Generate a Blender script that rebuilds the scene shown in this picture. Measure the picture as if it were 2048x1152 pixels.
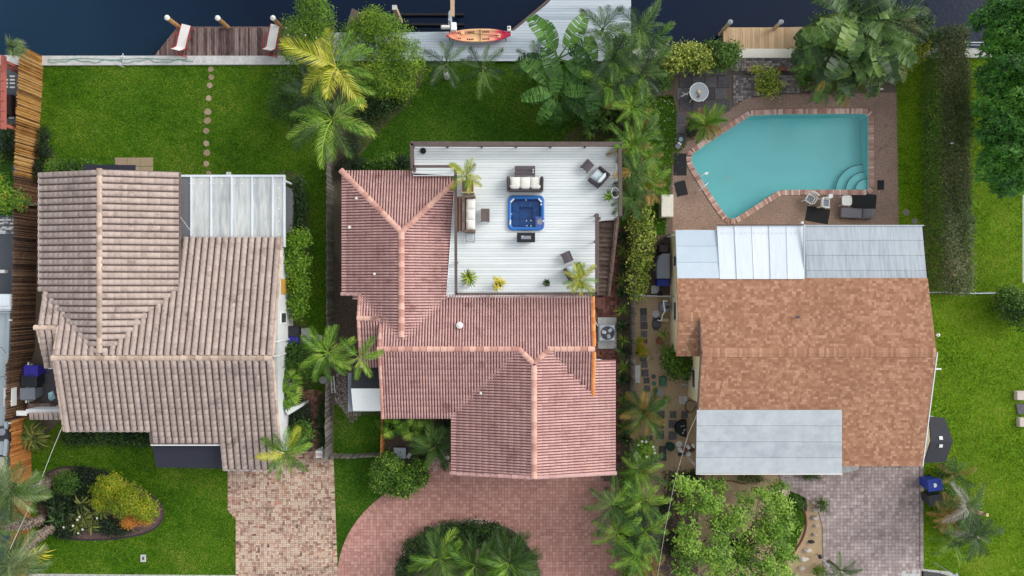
import bpy, math, random
import numpy as np
from mathutils import Vector, Matrix
from mathutils.geometry import tessellate_polygon
R = math.radians
random.seed(7)
for o in list(bpy.data.objects): bpy.data.objects.remove(o)
scn = bpy.context.scene
COL = scn.collection
# ---------------------------------------------------------------- camera, sky, sun, exposure
CAMH = 42.7; S = 32.0
cam = bpy.data.cameras.new('drone_camera'); camo = bpy.data.objects.new('drone_camera', cam); COL.objects.link(camo)
camo.location = (0, 0, CAMH); camo.rotation_euler = (0, 0, 0)
cam.sensor_width = 36; cam.lens = 36*CAMH/64.0; cam.clip_start = 0.5; cam.clip_end = 3000
scn.camera = camo
world = bpy.data.worlds.new('World'); scn.world = world; world.use_nodes = True
wn = world.node_tree; wn.nodes.clear()
SUN_EL, SUN_AZ = 35, 66          # azimuth clockwise from +y
sky = wn.nodes.new('ShaderNodeTexSky'); sky.sky_type = 'NISHITA'; sky.sun_disc = False
sky.sun_elevation = R(SUN_EL); sky.sun_rotation = R(SUN_AZ); sky.air_density = 1.0; sky.dust_density = 1.5; sky.ozone_density = 1.0
hs = wn.nodes.new('ShaderNodeHueSaturation'); hs.inputs['Saturation'].default_value = 0.22
bg = wn.nodes.new('ShaderNodeBackground'); bg.inputs['Strength'].default_value = 0.15
wo = wn.nodes.new('ShaderNodeOutputWorld')
wn.links.new(sky.outputs[0], hs.inputs['Color']); wn.links.new(hs.outputs[0], bg.inputs['Color']); wn.links.new(bg.outputs[0], wo.inputs[0])
sl = bpy.data.lights.new('overcast_sun', 'SUN'); sl.energy = .54; sl.angle = R(25); sl.color = (1, .965, .91)
so = bpy.data.objects.new('overcast_sun', sl); COL.objects.link(so)
d = Vector((math.sin(R(SUN_AZ))*math.cos(R(SUN_EL)), math.cos(R(SUN_AZ))*math.cos(R(SUN_EL)), math.sin(R(SUN_EL))))
so.rotation_euler = d.to_track_quat('Z', 'Y').to_euler(); so.location = (20, 20, 60)
scn.view_settings.view_transform = 'Standard'; scn.view_settings.look = 'None'
scn.view_settings.gamma = 1; scn.view_settings.use_curve_mapping = False
scn.view_settings.exposure = 0.98
scn.render.engine = 'CYCLES'
scn.cycles.max_bounces = 6; scn.cycles.transparent_max_bounces = 6; scn.cycles.diffuse_bounces = 3; scn.cycles.glossy_bounces = 2
scn.cycles.caustics_reflective = False; scn.cycles.caustics_refractive = False

# ---------------------------------------------------------------- coordinates: photograph pixel at height z -> metres
def w(px, py, z=0.0):
    k = (CAMH-z)/CAMH/S
    return ((px-1024)*k, -(py-576)*k)
def W(px, py, z=0.0):
    a = w(px, py, z); return (a[0], a[1], z)
def wp(pts, z=0.0): return [w(a, b, z) for a, b in pts]
def rnd(a, b): return random.uniform(a, b)

# ---------------------------------------------------------------- materials
def srgb(r, g, b):
    f = lambda c: (c/255/12.92) if c <= 10 else ((c/255+.055)/1.055)**2.4
    return (f(r), f(g), f(b), 1)
class N:
    def __init__(s, m): s.t = m.node_tree; s.n = s.t.nodes; s.l = s.t.links
    def __call__(s, typ, **kw):
        x = s.n.new('ShaderNode'+typ)
        for k, v in kw.items():
            if k[0] == '_': setattr(x, k[1:], v)
            else:
                x.inputs[int(k[1:]) if k[0] == 'i' and k[1:].isdigit() else k].default_value = v
        return x
    def math(s, op, a, b=None, clamp=False):
        x = s.n.new('ShaderNodeMath'); x.operation = op; x.use_clamp = clamp
        for i, q in enumerate((a, b)):
            if q is None: continue
            if isinstance(q, (int, float)): x.inputs[i].default_value = q
            else: s.l.new(q, x.inputs[i])
        return x.outputs[0]
def pm(name, cols, rough=.85, ns=9., na=.5, ls=.35, la=.18, bump=0., bs=40., metal=0., spec=.25, amp=.5, scl=(1, 1, 1), trans=0., dirt=None, ds=.6, dth=.55, coat=0.):
    """cols: list of 2-4 sRGB triples spread by piece value, fine noise; la: broad mottling; dirt: colour of stains."""
    m = bpy.data.materials.new(name); m.use_nodes = True; q = N(m); q.n.clear()
    out = q('OutputMaterial'); bs_ = q('BsdfPrincipled')
    geo = q('NewGeometry'); mp = q('Mapping'); mp.inputs['Scale'].default_value = scl
    q.l.new(geo.outputs['Position'], mp.inputs['Vector'])
    n1 = q('TexNoise', Scale=ns, Detail=4., Roughness=.65); q.l.new(mp.outputs[0], n1.inputs['Vector'])
    n2 = q('TexNoise', Scale=ls, Detail=3., Roughness=.6); q.l.new(geo.outputs['Position'], n2.inputs['Vector'])
    av = q('Attribute', _attribute_name='v'); ar = q('Attribute', _attribute_name='r'); oi = q('ObjectInfo')
    rr = q.math('MULTIPLY', q.math('SUBTRACT', oi.outputs['Random'], .5), q.math('MULTIPLY', ar.outputs['Fac'], 2.))
    val = q.math('MULTIPLY', q.math('ADD', av.outputs['Fac'], rr), amp)
    nz = q.math('MULTIPLY', q.math('SUBTRACT', n1.outputs['Fac'], .5), na*2)
    f = q.math('ADD', q.math('ADD', val, nz), .5, True)
    cr = q('ValToRGB'); e = cr.color_ramp.elements
    while len(e) < len(cols): e.new(.5)
    for i, c in enumerate(cols): e[i].position = i/(len(cols)-1); e[i].color = srgb(*c)
    q.l.new(f, cr.inputs[0])
    br = q.math('ADD', q.math('MULTIPLY', q.math('SUBTRACT', n2.outputs['Fac'], .5), la*2.6), 1.)
    vm = q.n.new('ShaderNodeVectorMath'); vm.operation = 'SCALE'; q.l.new(cr.outputs[0], vm.inputs[0]); q.l.new(br, vm.inputs['Scale'])
    colr = vm.outputs[0]
    if dirt:
        n3 = q('TexNoise', Scale=ds, Detail=6., Roughness=.72); q.l.new(mp.outputs[0], n3.inputs['Vector'])
        dm = q.math('MULTIPLY', q.math('SUBTRACT', n3.outputs['Fac'], dth), 6., True)
        mx = q.n.new('ShaderNodeMix'); mx.data_type = 'RGBA'; q.l.new(dm, mx.inputs[0]); q.l.new(colr, mx.inputs[6]); mx.inputs[7].default_value = srgb(*dirt)
        colr = mx.outputs[2]
    q.l.new(colr, bs_.inputs['Base Color'])
    bs_.inputs['Roughness'].default_value = rough; bs_.inputs['Metallic'].default_value = metal
    bs_.inputs['Specular IOR Level'].default_value = spec; bs_.inputs['Coat Weight'].default_value = coat
    if bump:
        nb = q('TexNoise', Scale=bs, Detail=3.); q.l.new(mp.outputs[0], nb.inputs['Vector'])
        b = q('Bump', Strength=bump, Distance=.02); q.l.new(nb.outputs['Fac'], b.inputs['Height']); q.l.new(b.outputs[0], bs_.inputs['Normal'])
    if trans:
        tr = q('BsdfTranslucent'); q.l.new(colr, tr.inputs['Color']); mxs = q('MixShader', Fac=trans)
        q.l.new(bs_.outputs[0], mxs.inputs[1]); q.l.new(tr.outputs[0], mxs.inputs[2]); q.l.new(mxs.outputs[0], out.inputs[0])
    else: q.l.new(bs_.outputs[0], out.inputs[0])
    return m
def plain(name, c, **k): 
    c2 = tuple(min(255, int(x*1.06)+3) for x in c); c1 = tuple(int(x*.92) for x in c)
    k.setdefault('na', .35); k.setdefault('la', .06); return pm(name, [c1, c2], **k)
def leafm(name, cols, **k):
    k.setdefault('rough', .5); k.setdefault('spec', .35); k.setdefault('trans', .22); k.setdefault('na', .12); k.setdefault('ns', 3.); k.setdefault('la', .12); k.setdefault('ls', .8)
    return pm(name, cols, **k)

M = {}
M['soil'] = pm('soil', [(70, 60, 50), (104, 92, 78), (126, 112, 96)], ns=14, bump=.6, bs=25)
M['grass_a'] = pm('lawn_mid', [(34, 66, 4), (58, 96, 6), (92, 124, 14)], ns=7, na=1.1, ls=.28, la=.3, bump=.5, bs=60)
M['grass_b'] = pm('lawn_deep', [(28, 60, 6), (44, 84, 8), (70, 108, 14)], ns=7, na=1.1, ls=.3, la=.3, bump=.5, bs=60)
M['grass_c'] = pm('lawn_bright', [(56, 88, 4), (86, 124, 4), (122, 148, 12)], ns=7, na=1.1, ls=.22, la=.35, bump=.5, bs=60)
M['blade_a'] = leafm('grass_blades_mid', [(40, 80, 6), (72, 118, 12), (104, 144, 22), (152, 156, 70)], spec=.08, rough=.8)
M['blade_b'] = leafm('grass_blades_deep', [(38, 74, 8), (64, 108, 14), (94, 132, 26), (136, 144, 66)], spec=.08, rough=.8)
M['blade_c'] = leafm('grass_blades_bright', [(58, 92, 6), (96, 134, 12), (128, 160, 26), (168, 170, 72)], spec=.08, rough=.8)
M['concrete'] = pm('concrete', [(140, 138, 134), (186, 186, 182), (206, 205, 200)], ns=4, na=.6, la=.15, bump=.2, dirt=(112, 106, 96), dth=.6)
M['concrete_white'] = pm('painted_concrete', [(206, 200, 184), (228, 224, 210)], ns=6, dirt=(160, 148, 124), ds=1.2, dth=.62)
M['pool_deck'] = pm('pebble_deck', [(106, 86, 76), (142, 118, 104), (178, 156, 140)], ns=22, na=1.3, ls=.5, la=.35, bump=.3, bs=30, dirt=(92, 74, 64), ds=.5, dth=.58)
M['joint'] = pm('sand_joint', [(58, 46, 42), (92, 78, 68)], ns=20)
M['joint_dark'] = pm('dark_joint', [(66, 60, 58), (96, 88, 84)], ns=20)
M['gravel'] = pm('tan_gravel', [(128, 108, 82), (174, 150, 118), (206, 184, 152)], ns=26, na=1.3, la=.25, bump=.7, bs=30)
M['mulch'] = pm('mulch', [(58, 48, 42), (90, 78, 66), (122, 106, 92)], ns=28, na=1., bump=.8, bs=30)
M['mulch_red'] = pm('red_brown_mulch', [(68, 50, 48), (98, 78, 74), (124, 104, 98)], ns=28, na=1., bump=.8, bs=30)
M['brick_pink'] = pm('pink_paver', [(150, 108, 98), (178, 132, 120), (198, 154, 142)], ns=4, na=.25, ls=.35, la=.16, amp=.28, bump=.2)
M['brick_mix'] = pm('weathered_paver', [(74, 62, 58), (164, 126, 108), (186, 156, 138), (196, 174, 152), (202, 184, 162), (192, 118, 90)], ns=3, na=.5, ls=.4, la=.18, amp=.36, bump=.2, dirt=(98, 76, 68), ds=.7, dth=.54)
M['brick_red'] = pm('red_brick', [(104, 68, 58), (146, 100, 86), (172, 130, 112)], ns=4, na=.4, ls=.6, la=.25, amp=.5, bump=.2)
M['brick_dark'] = pm('dark_red_brick', [(74, 46, 42), (118, 74, 64), (142, 98, 86)], ns=4, na=.4, la=.25, amp=.5, bump=.2)
M['oct'] = pm('grey_pink_paver', [(126, 113, 110), (166, 151, 147), (196, 182, 176)], ns=1.2, na=.55, ls=.35, la=.4, amp=.25, bump=.2, dirt=(98, 92, 96), ds=.35, dth=.56)
M['cobble'] = pm('grey_cobble', [(86, 80, 80), (128, 120, 118), (164, 154, 150)], ns=4, amp=.45, bump=.3)
M['coping'] = pm('pink_coping_brick', [(164, 122, 110), (192, 156, 142), (212, 190, 178)], ns=5, na=.4, amp=.5, bump=.2)
M['slab'] = pm('dark_slab', [(64, 62, 66), (88, 86, 90), (112, 108, 110)], ns=5, na=.6, la=.15, amp=.3, bump=.25)
M['step_stone'] = pm('tan_stepping_stone', [(132, 114, 88), (164, 146, 120)], ns=8, amp=.4, bump=.4)
M['tile_a'] = pm('greyish_roof_tile', [(134, 118, 110), (162, 145, 136), (178, 161, 152), (190, 170, 152)], ns=5, na=.5, ls=.3, la=.1, amp=.17, bump=.3, bs=25, dirt=(112, 98, 92), ds=1.1, dth=.56)
M['tile_b'] = pm('terracotta_roof_tile', [(170, 128, 122), (186, 146, 140), (198, 160, 154), (208, 160, 142)], ns=5, na=.3, ls=.35, la=.1, amp=.2, bump=.25, bs=25, dirt=(142, 100, 96), ds=.8, dth=.56)
M['pan_a'] = pm('dark_pan_tile', [(92, 78, 74), (122, 106, 100)], ns=6, na=.8)  # roof deck colour, darker than the tiles, visible in the grooves between ribs
M['pan_b'] = pm('dark_pink_pan_tile', [(118, 80, 78), (150, 108, 104)], ns=6, na=.8)  # pink roof's deck, likewise darker than its tiles where the grooves expose it
M['cap_b'] = pm('terracotta_ridge_tile', [(176, 128, 116), (198, 152, 138), (212, 170, 152)], ns=6, na=.5, amp=.6, bump=.25, dirt=(150, 108, 100), ds=1.2, dth=.58)
M['cap_orange'] = pm('orange_ridge_tile', [(190, 118, 64), (214, 146, 90)], ns=3, amp=.5, bump=.25)
M['cap_a'] = pm('buff_ridge_tile', [(160, 140, 124), (186, 165, 148), (200, 178, 158)], ns=6, na=.5, amp=.6, dirt=(130, 114, 102), ds=1.2, dth=.58, bump=.25)
M['shingle'] = pm('brown_shingle', [(136, 96, 72), (154, 111, 85), (167, 125, 98), (192, 150, 122)], ns=10, na=.4, ls=.3, la=.1, amp=.36, bump=.3, bs=70)
M['white_wall'] = pm('white_stucco', [(206, 208, 206), (226, 228, 226)], ns=3, bump=.2, bs=30)
M['beige_wall'] = pm('cream_stucco', [(236, 220, 176), (244, 232, 192)], ns=3, bump=.2, bs=30)
M['white'] = plain('white_paint', (232, 234, 232), rough=.5)
M['offwhite'] = plain('off_white_plastic', (222, 222, 216), rough=.45)
M['deck_white'] = pm('white_deck_board', [(200, 208, 208), (222, 227, 225), (234, 236, 234)], ns=2, na=.45, ls=.4, la=.05, amp=.25, rough=.7, scl=(.3, 3, 1), dirt=(206, 202, 192), ds=.8, dth=.6)
M['deck_grey'] = pm('grey_dock_board', [(150, 162, 172), (178, 188, 196), (196, 202, 206)], ns=2, na=.5, la=.06, amp=.35, scl=(.3, 3, 1))
M['dock_brown'] = pm('weathered_brown_board', [(62, 48, 48), (92, 74, 72), (118, 98, 92), (138, 124, 116)], ns=3, na=.8, la=.15, amp=.45, scl=(5, .7, 1), bump=.3)
M['dock_tan'] = pm('tan_board', [(164, 136, 102), (188, 160, 124), (202, 176, 142)], ns=3, na=.4, la=.08, amp=.35, scl=(5, .7, 1))
M['rail'] = pm('brown_grey_rail', [(76, 64, 60), (96, 84, 80), (112, 98, 92)], ns=3, amp=.3)
M['stair'] = pm('weathered_stair_wood', [(84, 68, 60), (112, 94, 84), (136, 118, 106)], ns=4, na=.8, amp=.4)
M['bamboo'] = pm('bamboo_cane', [(72, 48, 26), (142, 98, 48), (176, 128, 68), (190, 156, 104)], ns=5, na=.5, ls=.25, la=.35, amp=.6, scl=(1, 1, .3))
M['bamboo_dark'] = pm('dark_bamboo_cane', [(46, 34, 26), (82, 58, 42), (112, 82, 60), (136, 108, 84)], ns=5, na=.5, la=.3, amp=.55)
M['fence_orange'] = pm('cedar_picket', [(128, 76, 34), (172, 110, 54), (192, 130, 74)], ns=4, na=.5, amp=.4)
M['fence_grey'] = pm('grey_picket', [(84, 80, 76), (116, 110, 104), (140, 134, 126)], ns=5, na=.7, amp=.4)
M['metal_white'] = pm('white_metal_panel', [(200, 209, 215), (222, 228, 232)], ns=1.5, amp=.3, na=.8, la=.06, rough=.5, scl=(4, .3, 1), dirt=(190, 196, 200), ds=2, dth=.62)
M['metal_blue'] = pm('pale_blue_metal_panel', [(174, 189, 200), (192, 203, 211)], ns=1.5, amp=.3, na=.6, la=.05, rough=.5)
M['metal_grey'] = pm('weathered_metal_panel', [(142, 151, 158), (168, 176, 182), (182, 188, 192)], ns=2, amp=.2, na=1.0, la=.08, rough=.6, scl=(6, .35, 1), dirt=(134, 138, 146), ds=1.4, dth=.6)
M['metal_patio'] = pm('streaked_metal_panel', [(158, 164, 164), (192, 194, 190), (208, 211, 210)], ns=2, amp=.3, na=1.0, la=.08, rough=.6, scl=(3.2, .35, 1))
M['metal_dark'] = plain('dark_weathered_metal', (112, 112, 116), na=.6)
M['metal_carport'] = pm('carport_metal', [(152, 159, 164), (176, 182, 185), (192, 197, 198)], ns=1.6, amp=.14, na=.7, la=.1, rough=.6, dirt=(132, 136, 138), ds=1.3, dth=.66)
M['black'] = plain('black_mat', (36, 37, 40), rough=.8)
M['charcoal'] = plain('charcoal_roofing', (58, 59, 64), rough=.85, na=.5)
M['awning'] = plain('navy_black_awning', (46, 47, 58), rough=.8)
M['black_plastic'] = plain('black_plastic', (48, 49, 54), rough=.45)
M['blue_plastic'] = plain('blue_plastic', (44, 62, 150), rough=.45)
M['violet_plastic'] = plain('violet_blue_plastic', (62, 54, 158), rough=.45)
M['grey_plastic'] = plain('grey_plastic', (128, 132, 140), rough=.5)
M['green_plastic'] = plain('green_plastic', (62, 112, 84), rough=.5)
M['yellow_plastic'] = plain('yellow_plastic', (222, 196, 32), rough=.5)
M['ltblue_plastic'] = plain('light_blue_plastic', (72, 118, 188), rough=.5)
M['red_metal'] = plain('red_painted_metal', (170, 36, 40), rough=.4)
M['sling'] = plain('white_sling_fabric', (214, 212, 206), rough=.8)
M['wicker'] = pm('dark_wicker', [(58, 52, 54), (84, 76, 78)], ns=60, na=1., bump=.6, bs=80)
M['wicker_top'] = pm('wicker_slats', [(74, 68, 72), (104, 96, 100)], ns=5, amp=.6)
M['cushion'] = plain('cream_cushion', (222, 219, 210), rough=.9, bump=.3, bs=6.)
M['cushion_red'] = plain('rust_red_cushion', (142, 72, 60), rough=.9)
M['cushion_grey'] = plain('pale_grey_cushion', (196, 208, 208), rough=.9)
M['lounge'] = plain('grey_lounger_fabric', (108, 108, 114), rough=.85)
M['tan_wood'] = plain('tan_wood', (150, 118, 88), na=.6)
M['red_wood'] = plain('red_stained_wood', (164, 92, 80), na=.5)
M['pile'] = pm('treated_pile', [(132, 96, 58), (168, 128, 82), (186, 148, 104)], ns=8, na=.8)
M['pile_pale'] = plain('pale_pile', (182, 158, 128), na=.6)
M['pile_green'] = pm('mossy_pile', [(78, 92, 84), (118, 130, 120)], ns=6, na=.8)
M['alu'] = plain('bare_aluminium', (176, 182, 188), rough=.4, metal=.3)
M['steel'] = plain('stainless_steel', (206, 210, 214), rough=.3, metal=.5)
M['pot_tan'] = plain('tan_planter', (196, 178, 152), rough=.7)
M['pot_dark'] = plain('dark_pot', (60, 54, 56), rough=.6)
M['pot_white'] = plain('white_pot', (214, 216, 214), rough=.5)
M['terracotta'] = plain('terracotta_pot', (128, 84, 66))
M['trunk'] = pm('grey_brown_bark', [(92, 82, 70), (130, 118, 104), (160, 148, 132)], ns=10, na=.8, bump=.8, bs=14)
M['trunk_boot'] = pm('palm_boots', [(104, 84, 66), (158, 142, 128), (196, 186, 176)], ns=14, na=.8, amp=.6, bump=.5)
M['twig'] = plain('pale_twig', (122, 112, 96), na=.7)
M['spa_blue'] = pm('blue_acrylic', [(28, 90, 158), (44, 114, 186)], ns=2, rough=.25, spec=.5, la=.1)
M['spa_deep'] = pm('deep_blue_acrylic', [(26, 90, 160), (40, 112, 186)], ns=3, rough=.25, spec=.5)
M['pool_shell'] = pm('turquoise_plaster', [(180, 240, 240), (196, 247, 246)], ns=2.5, na=.3, ls=.5, la=.05)
M['window'] = plain('dark_glass', (62, 66, 72), rough=.12, spec=.6)
M['boat'] = pm('grey_boat_hull', [(148, 158, 162), (176, 184, 188)], ns=1, la=.05, rough=.4)
M['gravel_dark'] = pm('dark_gravel', [(56, 60, 66), (84, 88, 94), (112, 114, 118)], ns=28, na=1.2, bump=.6, bs=30)
M['rock'] = pm('pale_rock', [(166, 154, 144), (206, 196, 188)], ns=8, bump=.6, bs=12, amp=.6)
M['wire'] = plain('pale_cable', (196, 194, 186))
M['hose'] = plain('green_hose', (98, 152, 136), rough=.5)
M['cable_black'] = plain('black_strap', (34, 32, 34))
M['road'] = pm('asphalt', [(60, 60, 60), (84, 82, 82)], ns=30, na=.8, bump=.3)
M['stoned'] = pm('pebbles', [(104, 94, 84), (150, 140, 130), (184, 174, 166)], ns=9, amp=.7)
def water_mat(name, tint, transparent):
    m = bpy.data.materials.new(name); m.use_nodes = True; q = N(m); q.n.clear(); out = q('OutputMaterial')
    geo = q('NewGeometry'); nb = q('TexNoise', Scale=2.2 if transparent else 3.5, Detail=6., Roughness=.65); q.l.new(geo.outputs['Position'], nb.inputs['Vector'])
    b = q('Bump', Strength=.3 if transparent else .22, Distance=.05); q.l.new(nb.outputs['Fac'], b.inputs['Height'])
    if transparent:
        t = q('BsdfTransparent', Color=tint); g = q('BsdfGlossy', Roughness=.05); fr = q('Fresnel', IOR=1.33); mx = q('MixShader')
        q.l.new(b.outputs[0], g.inputs['Normal']); q.l.new(b.outputs[0], fr.inputs['Normal'])
        q.l.new(fr.outputs[0], mx.inputs[0]); q.l.new(t.outputs[0], mx.inputs[1]); q.l.new(g.outputs[0], mx.inputs[2]); q.l.new(mx.outputs[0], out.inputs[0])
    else:
        n2 = q('TexNoise', Scale=.06, Detail=3.); q.l.new(geo.outputs['Position'], n2.inputs['Vector'])
        sx = q('SeparateXYZ'); q.l.new(geo.outputs['Position'], sx.inputs[0])
        f = q.math('ADD', q.math('MULTIPLY', sx.outputs[0], -.02), q.math('SUBTRACT', n2.outputs['Fac'], .78), True)
        cr = q('ValToRGB'); cr.color_ramp.elements[0].color = srgb(8, 24, 46); cr.color_ramp.elements[1].color = srgb(34, 72, 92)
        q.l.new(f, cr.inputs[0]); p = q('BsdfPrincipled', Roughness=.1); p.inputs['IOR'].default_value = 1.33; p.inputs['Specular IOR Level'].default_value = .35
        q.l.new(cr.outputs[0], p.inputs['Base Color']); q.l.new(b.outputs[0], p.inputs['Normal']); q.l.new(p.outputs[0], out.inputs[0])
    return m
M['pool_water'] = water_mat('pool_water', (.76, .99, .985, 1), True)
M['spa_water'] = water_mat('spa_water', (.86, .94, .98, 1), True)
M['canal'] = water_mat('canal_water', None, False)

# ---------------------------------------------------------------- mesh building
def set_attr(me, name, vals):
    a = me.attributes.new(name, 'FLOAT', 'FACE'); a.data.foreach_set('value', np.asarray(vals, dtype=np.float32))
class MB:
    def __init__(s): s.v = []; s.f = []; s.a = []
    def add(s, vs, fs, val=0.):
        o = len(s.v); s.v += [tuple(x) for x in vs]; s.f += [tuple(i+o for i in f) for f in fs]; s.a += [val]*len(fs); return s
    def box(s, c, d, rz=0., val=0., tilt=None):
        x, y, z = d[0]/2, d[1]/2, d[2]/2
        m = Matrix.Rotation(rz, 3, 'Z')
        if tilt: m = m @ Matrix.Rotation(tilt[0], 3, 'X') @ Matrix.Rotation(tilt[1], 3, 'Y')
        vs = [Vector(c)+m @ Vector((a*x, b*y, e*z)) for e in (-1, 1) for a, b in ((-1, -1), (1, -1), (1, 1), (-1, 1))]
        return s.add(vs, [(3, 2, 1, 0), (4, 5, 6, 7), (0, 1, 5, 4), (1, 2, 6, 5), (2, 3, 7, 6), (3, 0, 4, 7)], val)
    def bevbox(s, c, d, rz=0., b=.03, val=0.):
        """box with a bevelled top edge"""
        m = Matrix.Rotation(rz, 3, 'Z'); L = []
        for (e, k) in ((-.5*d[2], 0), (.5*d[2]-b, 0), (.5*d[2], b)):
            for a, q in ((-1, -1), (1, -1), (1, 1), (-1, 1)):
                L.append(Vector(c)+m @ Vector((a*(d[0]/2-k), q*(d[1]/2-k), e)))
        F = [(3, 2, 1, 0), (8, 9, 10, 11)]
        for r in (0, 4):
            for i in range(4): F.append((r+i, r+(i+1) % 4, r+4+(i+1) % 4, r+4+i))
        return s.add(L, F, val)
    def prism(s, poly, z0, z1, val=0.):
        """vertical prism over a plan polygon, z1 may be a function of x, y"""
        n = len(poly); f = z1 if callable(z1) else (lambda x, y: z1); g = z0 if callable(z0) else (lambda x, y: z0)
        vs = [(x, y, g(x, y)) for x, y in poly]+[(x, y, f(x, y)) for x, y in poly]
        area = sum(poly[i][0]*poly[(i+1) % n][1]-poly[(i+1) % n][0]*poly[i][1] for i in range(n))
        tr = tessellate_polygon([[Vector((x, y, 0)) for x, y in poly]])
        F = []
        for t in tr:
            a, b, c = t
            ar = (poly[b][0]-poly[a][0])*(poly[c][1]-poly[a][1])-(poly[c][0]-poly[a][0])*(poly[b][1]-poly[a][1])
            if ar < 0: a, b, c = c, b, a
            F.append((a+n, b+n, c+n)); F.append((c, b, a))
        for i in range(n):
            j = (i+1) % n
            F.append((i, j, j+n, i+n) if area > 0 else (j, i, i+n, j+n))
        return s.add(vs, F, val)
    def sheet(s, poly, z, holes=(), val=0.):
        loops = [[Vector((x, y, 0)) for x, y in poly]]+[[Vector((x, y, 0)) for x, y in h] for h in holes]
        flat = [(v.x, v.y, z) for l in loops for v in l]
        F = []
        for a, b, c in tessellate_polygon(loops):
            ar = (flat[b][0]-flat[a][0])*(flat[c][1]-flat[a][1])-(flat[c][0]-flat[a][0])*(flat[b][1]-flat[a][1])
            F.append((a, b, c) if ar > 0 else (c, b, a))
        return s.add(flat, F, val)
    def tube(s, pts, r, n=6, val=0., cap=True):
        pts = [Vector(p) for p in pts]; m = len(pts); rs = r if isinstance(r, (list, tuple)) else [r]*m
        vs = []; up = Vector((0, 0, 1))
        for i, p in enumerate(pts):
            t = (pts[min(i+1, m-1)]-pts[max(i-1, 0)]).normalized()
            a = t.cross(up if abs(t.z) < .95 else Vector((1, 0, 0))).normalized(); b = a.cross(t)
            for k in range(n):
                an = 2*math.pi*k/n; vs.append(p+(a*math.cos(an)+b*math.sin(an))*rs[i])
        F = [(i*n+k, i*n+(k+1) % n, (i+1)*n+(k+1) % n, (i+1)*n+k) for i in range(m-1) for k in range(n)]
        if cap: F += [tuple(range(n)), tuple((m-1)*n+k for k in reversed(range(n)))]
        return s.add(vs, F, val)
    def lathe(s, c, prof, n=16, val=0.):
        vs = [(c[0]+r*math.cos(2*math.pi*k/n), c[1]+r*math.sin(2*math.pi*k/n), c[2]+z) for r, z in prof for k in range(n)]
        F = [(i*n+k, i*n+(k+1) % n, (i+1)*n+(k+1) % n, (i+1)*n+k) for i in range(len(prof)-1) for k in range(n)]
        F += [tuple(reversed(range(n))), tuple((len(prof)-1)*n+k for k in range(n))]
        return s.add(vs, F, val)
    def grid(s, rows, val=0., close=False):
        m = len(rows[0]); vs = [p for r in rows for p in r]
        F = [(i*m+k, i*m+k+1, (i+1)*m+k+1, (i+1)*m+k) for i in range(len(rows)-1) for k in range(m-1)]
        return s.add(vs, F, val)
    def mesh(s, name, mat, smooth=False, r=0., org=None):
        me = bpy.data.meshes.new(name)
        vs = s.v if org is None else [(a-org[0], b-org[1], c-org[2]) for a, b, c in s.v]
        me.from_pydata(vs, [], s.f); me.materials.append(mat)
        set_attr(me, 'v', s.a)
        if r: set_attr(me, 'r', [r]*len(s.f))
        if smooth: me.polygons.foreach_set('use_smooth', [True]*len(me.polygons))
        me.update(); return me
    def build(s, name, mat, parent=None, smooth=False, kind=None, label=None, cat=None, group=None, r=0., local=False):
        """link as one object; coordinates are world ones unless local"""
        if local: og = (0, 0, 0); ol = (0, 0, 0)
        elif parent: og = org(parent); ol = (0, 0, 0)
        elif kind == 'structure' or kind == 'stuff': og = (0, 0, 0); ol = og
        else:
            a = np.array(s.v); og = (float((a[:, 0].min()+a[:, 0].max())/2), float((a[:, 1].min()+a[:, 1].max())/2), float(a[:, 2].min())); ol = og
        o = bpy.data.objects.new(name, s.mesh(name, mat, smooth, r, og)); COL.objects.link(o); o.location = ol
        if parent: o.parent = parent
        tag(o, label, cat, group, kind); return o
def org(o):
    v = Vector((0, 0, 0))
    while o: v = v+Vector(o.location); o = o.parent
    return v
def tag(o, label=None, cat=None, group=None, kind=None):
    if label: o['label'] = label
    if cat: o['category'] = cat
    if group: o['group'] = group
    if kind: o['kind'] = kind
    return o
def thing(name, label, cat, loc=(0, 0, 0), rz=0., group=None):
    o = bpy.data.objects.new(name, None); COL.objects.link(o); o.empty_display_size = .2
    o.location = loc; o.rotation_euler = (0, 0, rz); return tag(o, label, cat, group)
def inst(me, name, parent, loc, rot=(0, 0, 0), sc=(1, 1, 1), mat3=None, wloc=True):
    o = bpy.data.objects.new(name, me); COL.objects.link(o); o.parent = parent
    l = Vector(loc)-(org(parent) if wloc else Vector((0, 0, 0)))
    if mat3 is not None:
        o.matrix_local = Matrix.Translation(l) @ mat3.to_4x4() @ Matrix.Diagonal((*sc, 1))
    else: o.location = l; o.rotation_euler = rot; o.scale = sc
    return o
def copy_thing(root, loc, rz, label=None, group=None, sc=None):
    def cp(o, par):
        c = o.copy(); COL.objects.link(c)
        if par: c.parent = par
        for k in o.children: cp(k, c)
        return c
    r = cp(root, None); r.location = loc; r.rotation_euler = (0, 0, rz)
    if sc: r.scale = (sc, sc, sc)
    if label: r['label'] = label
    if group: r['group'] = group
    return r
def inpoly(x, y, poly):
    x = np.asarray(x, float); y = np.asarray(y, float); ins = np.zeros(x.shape, bool); n = len(poly)
    for i in range(n):
        x0, y0 = poly[i]; x1, y1 = poly[(i+1) % n]
        if y0 == y1: continue
        c = ((y0 > y) != (y1 > y)) & (x < (x1-x0)*(y-y0)/(y1-y0)+x0); ins ^= c
    return ins
def bbox(poly):
    a = np.array(poly); return a[:, 0].min(), a[:, 1].min(), a[:, 0].max(), a[:, 1].max()
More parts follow.
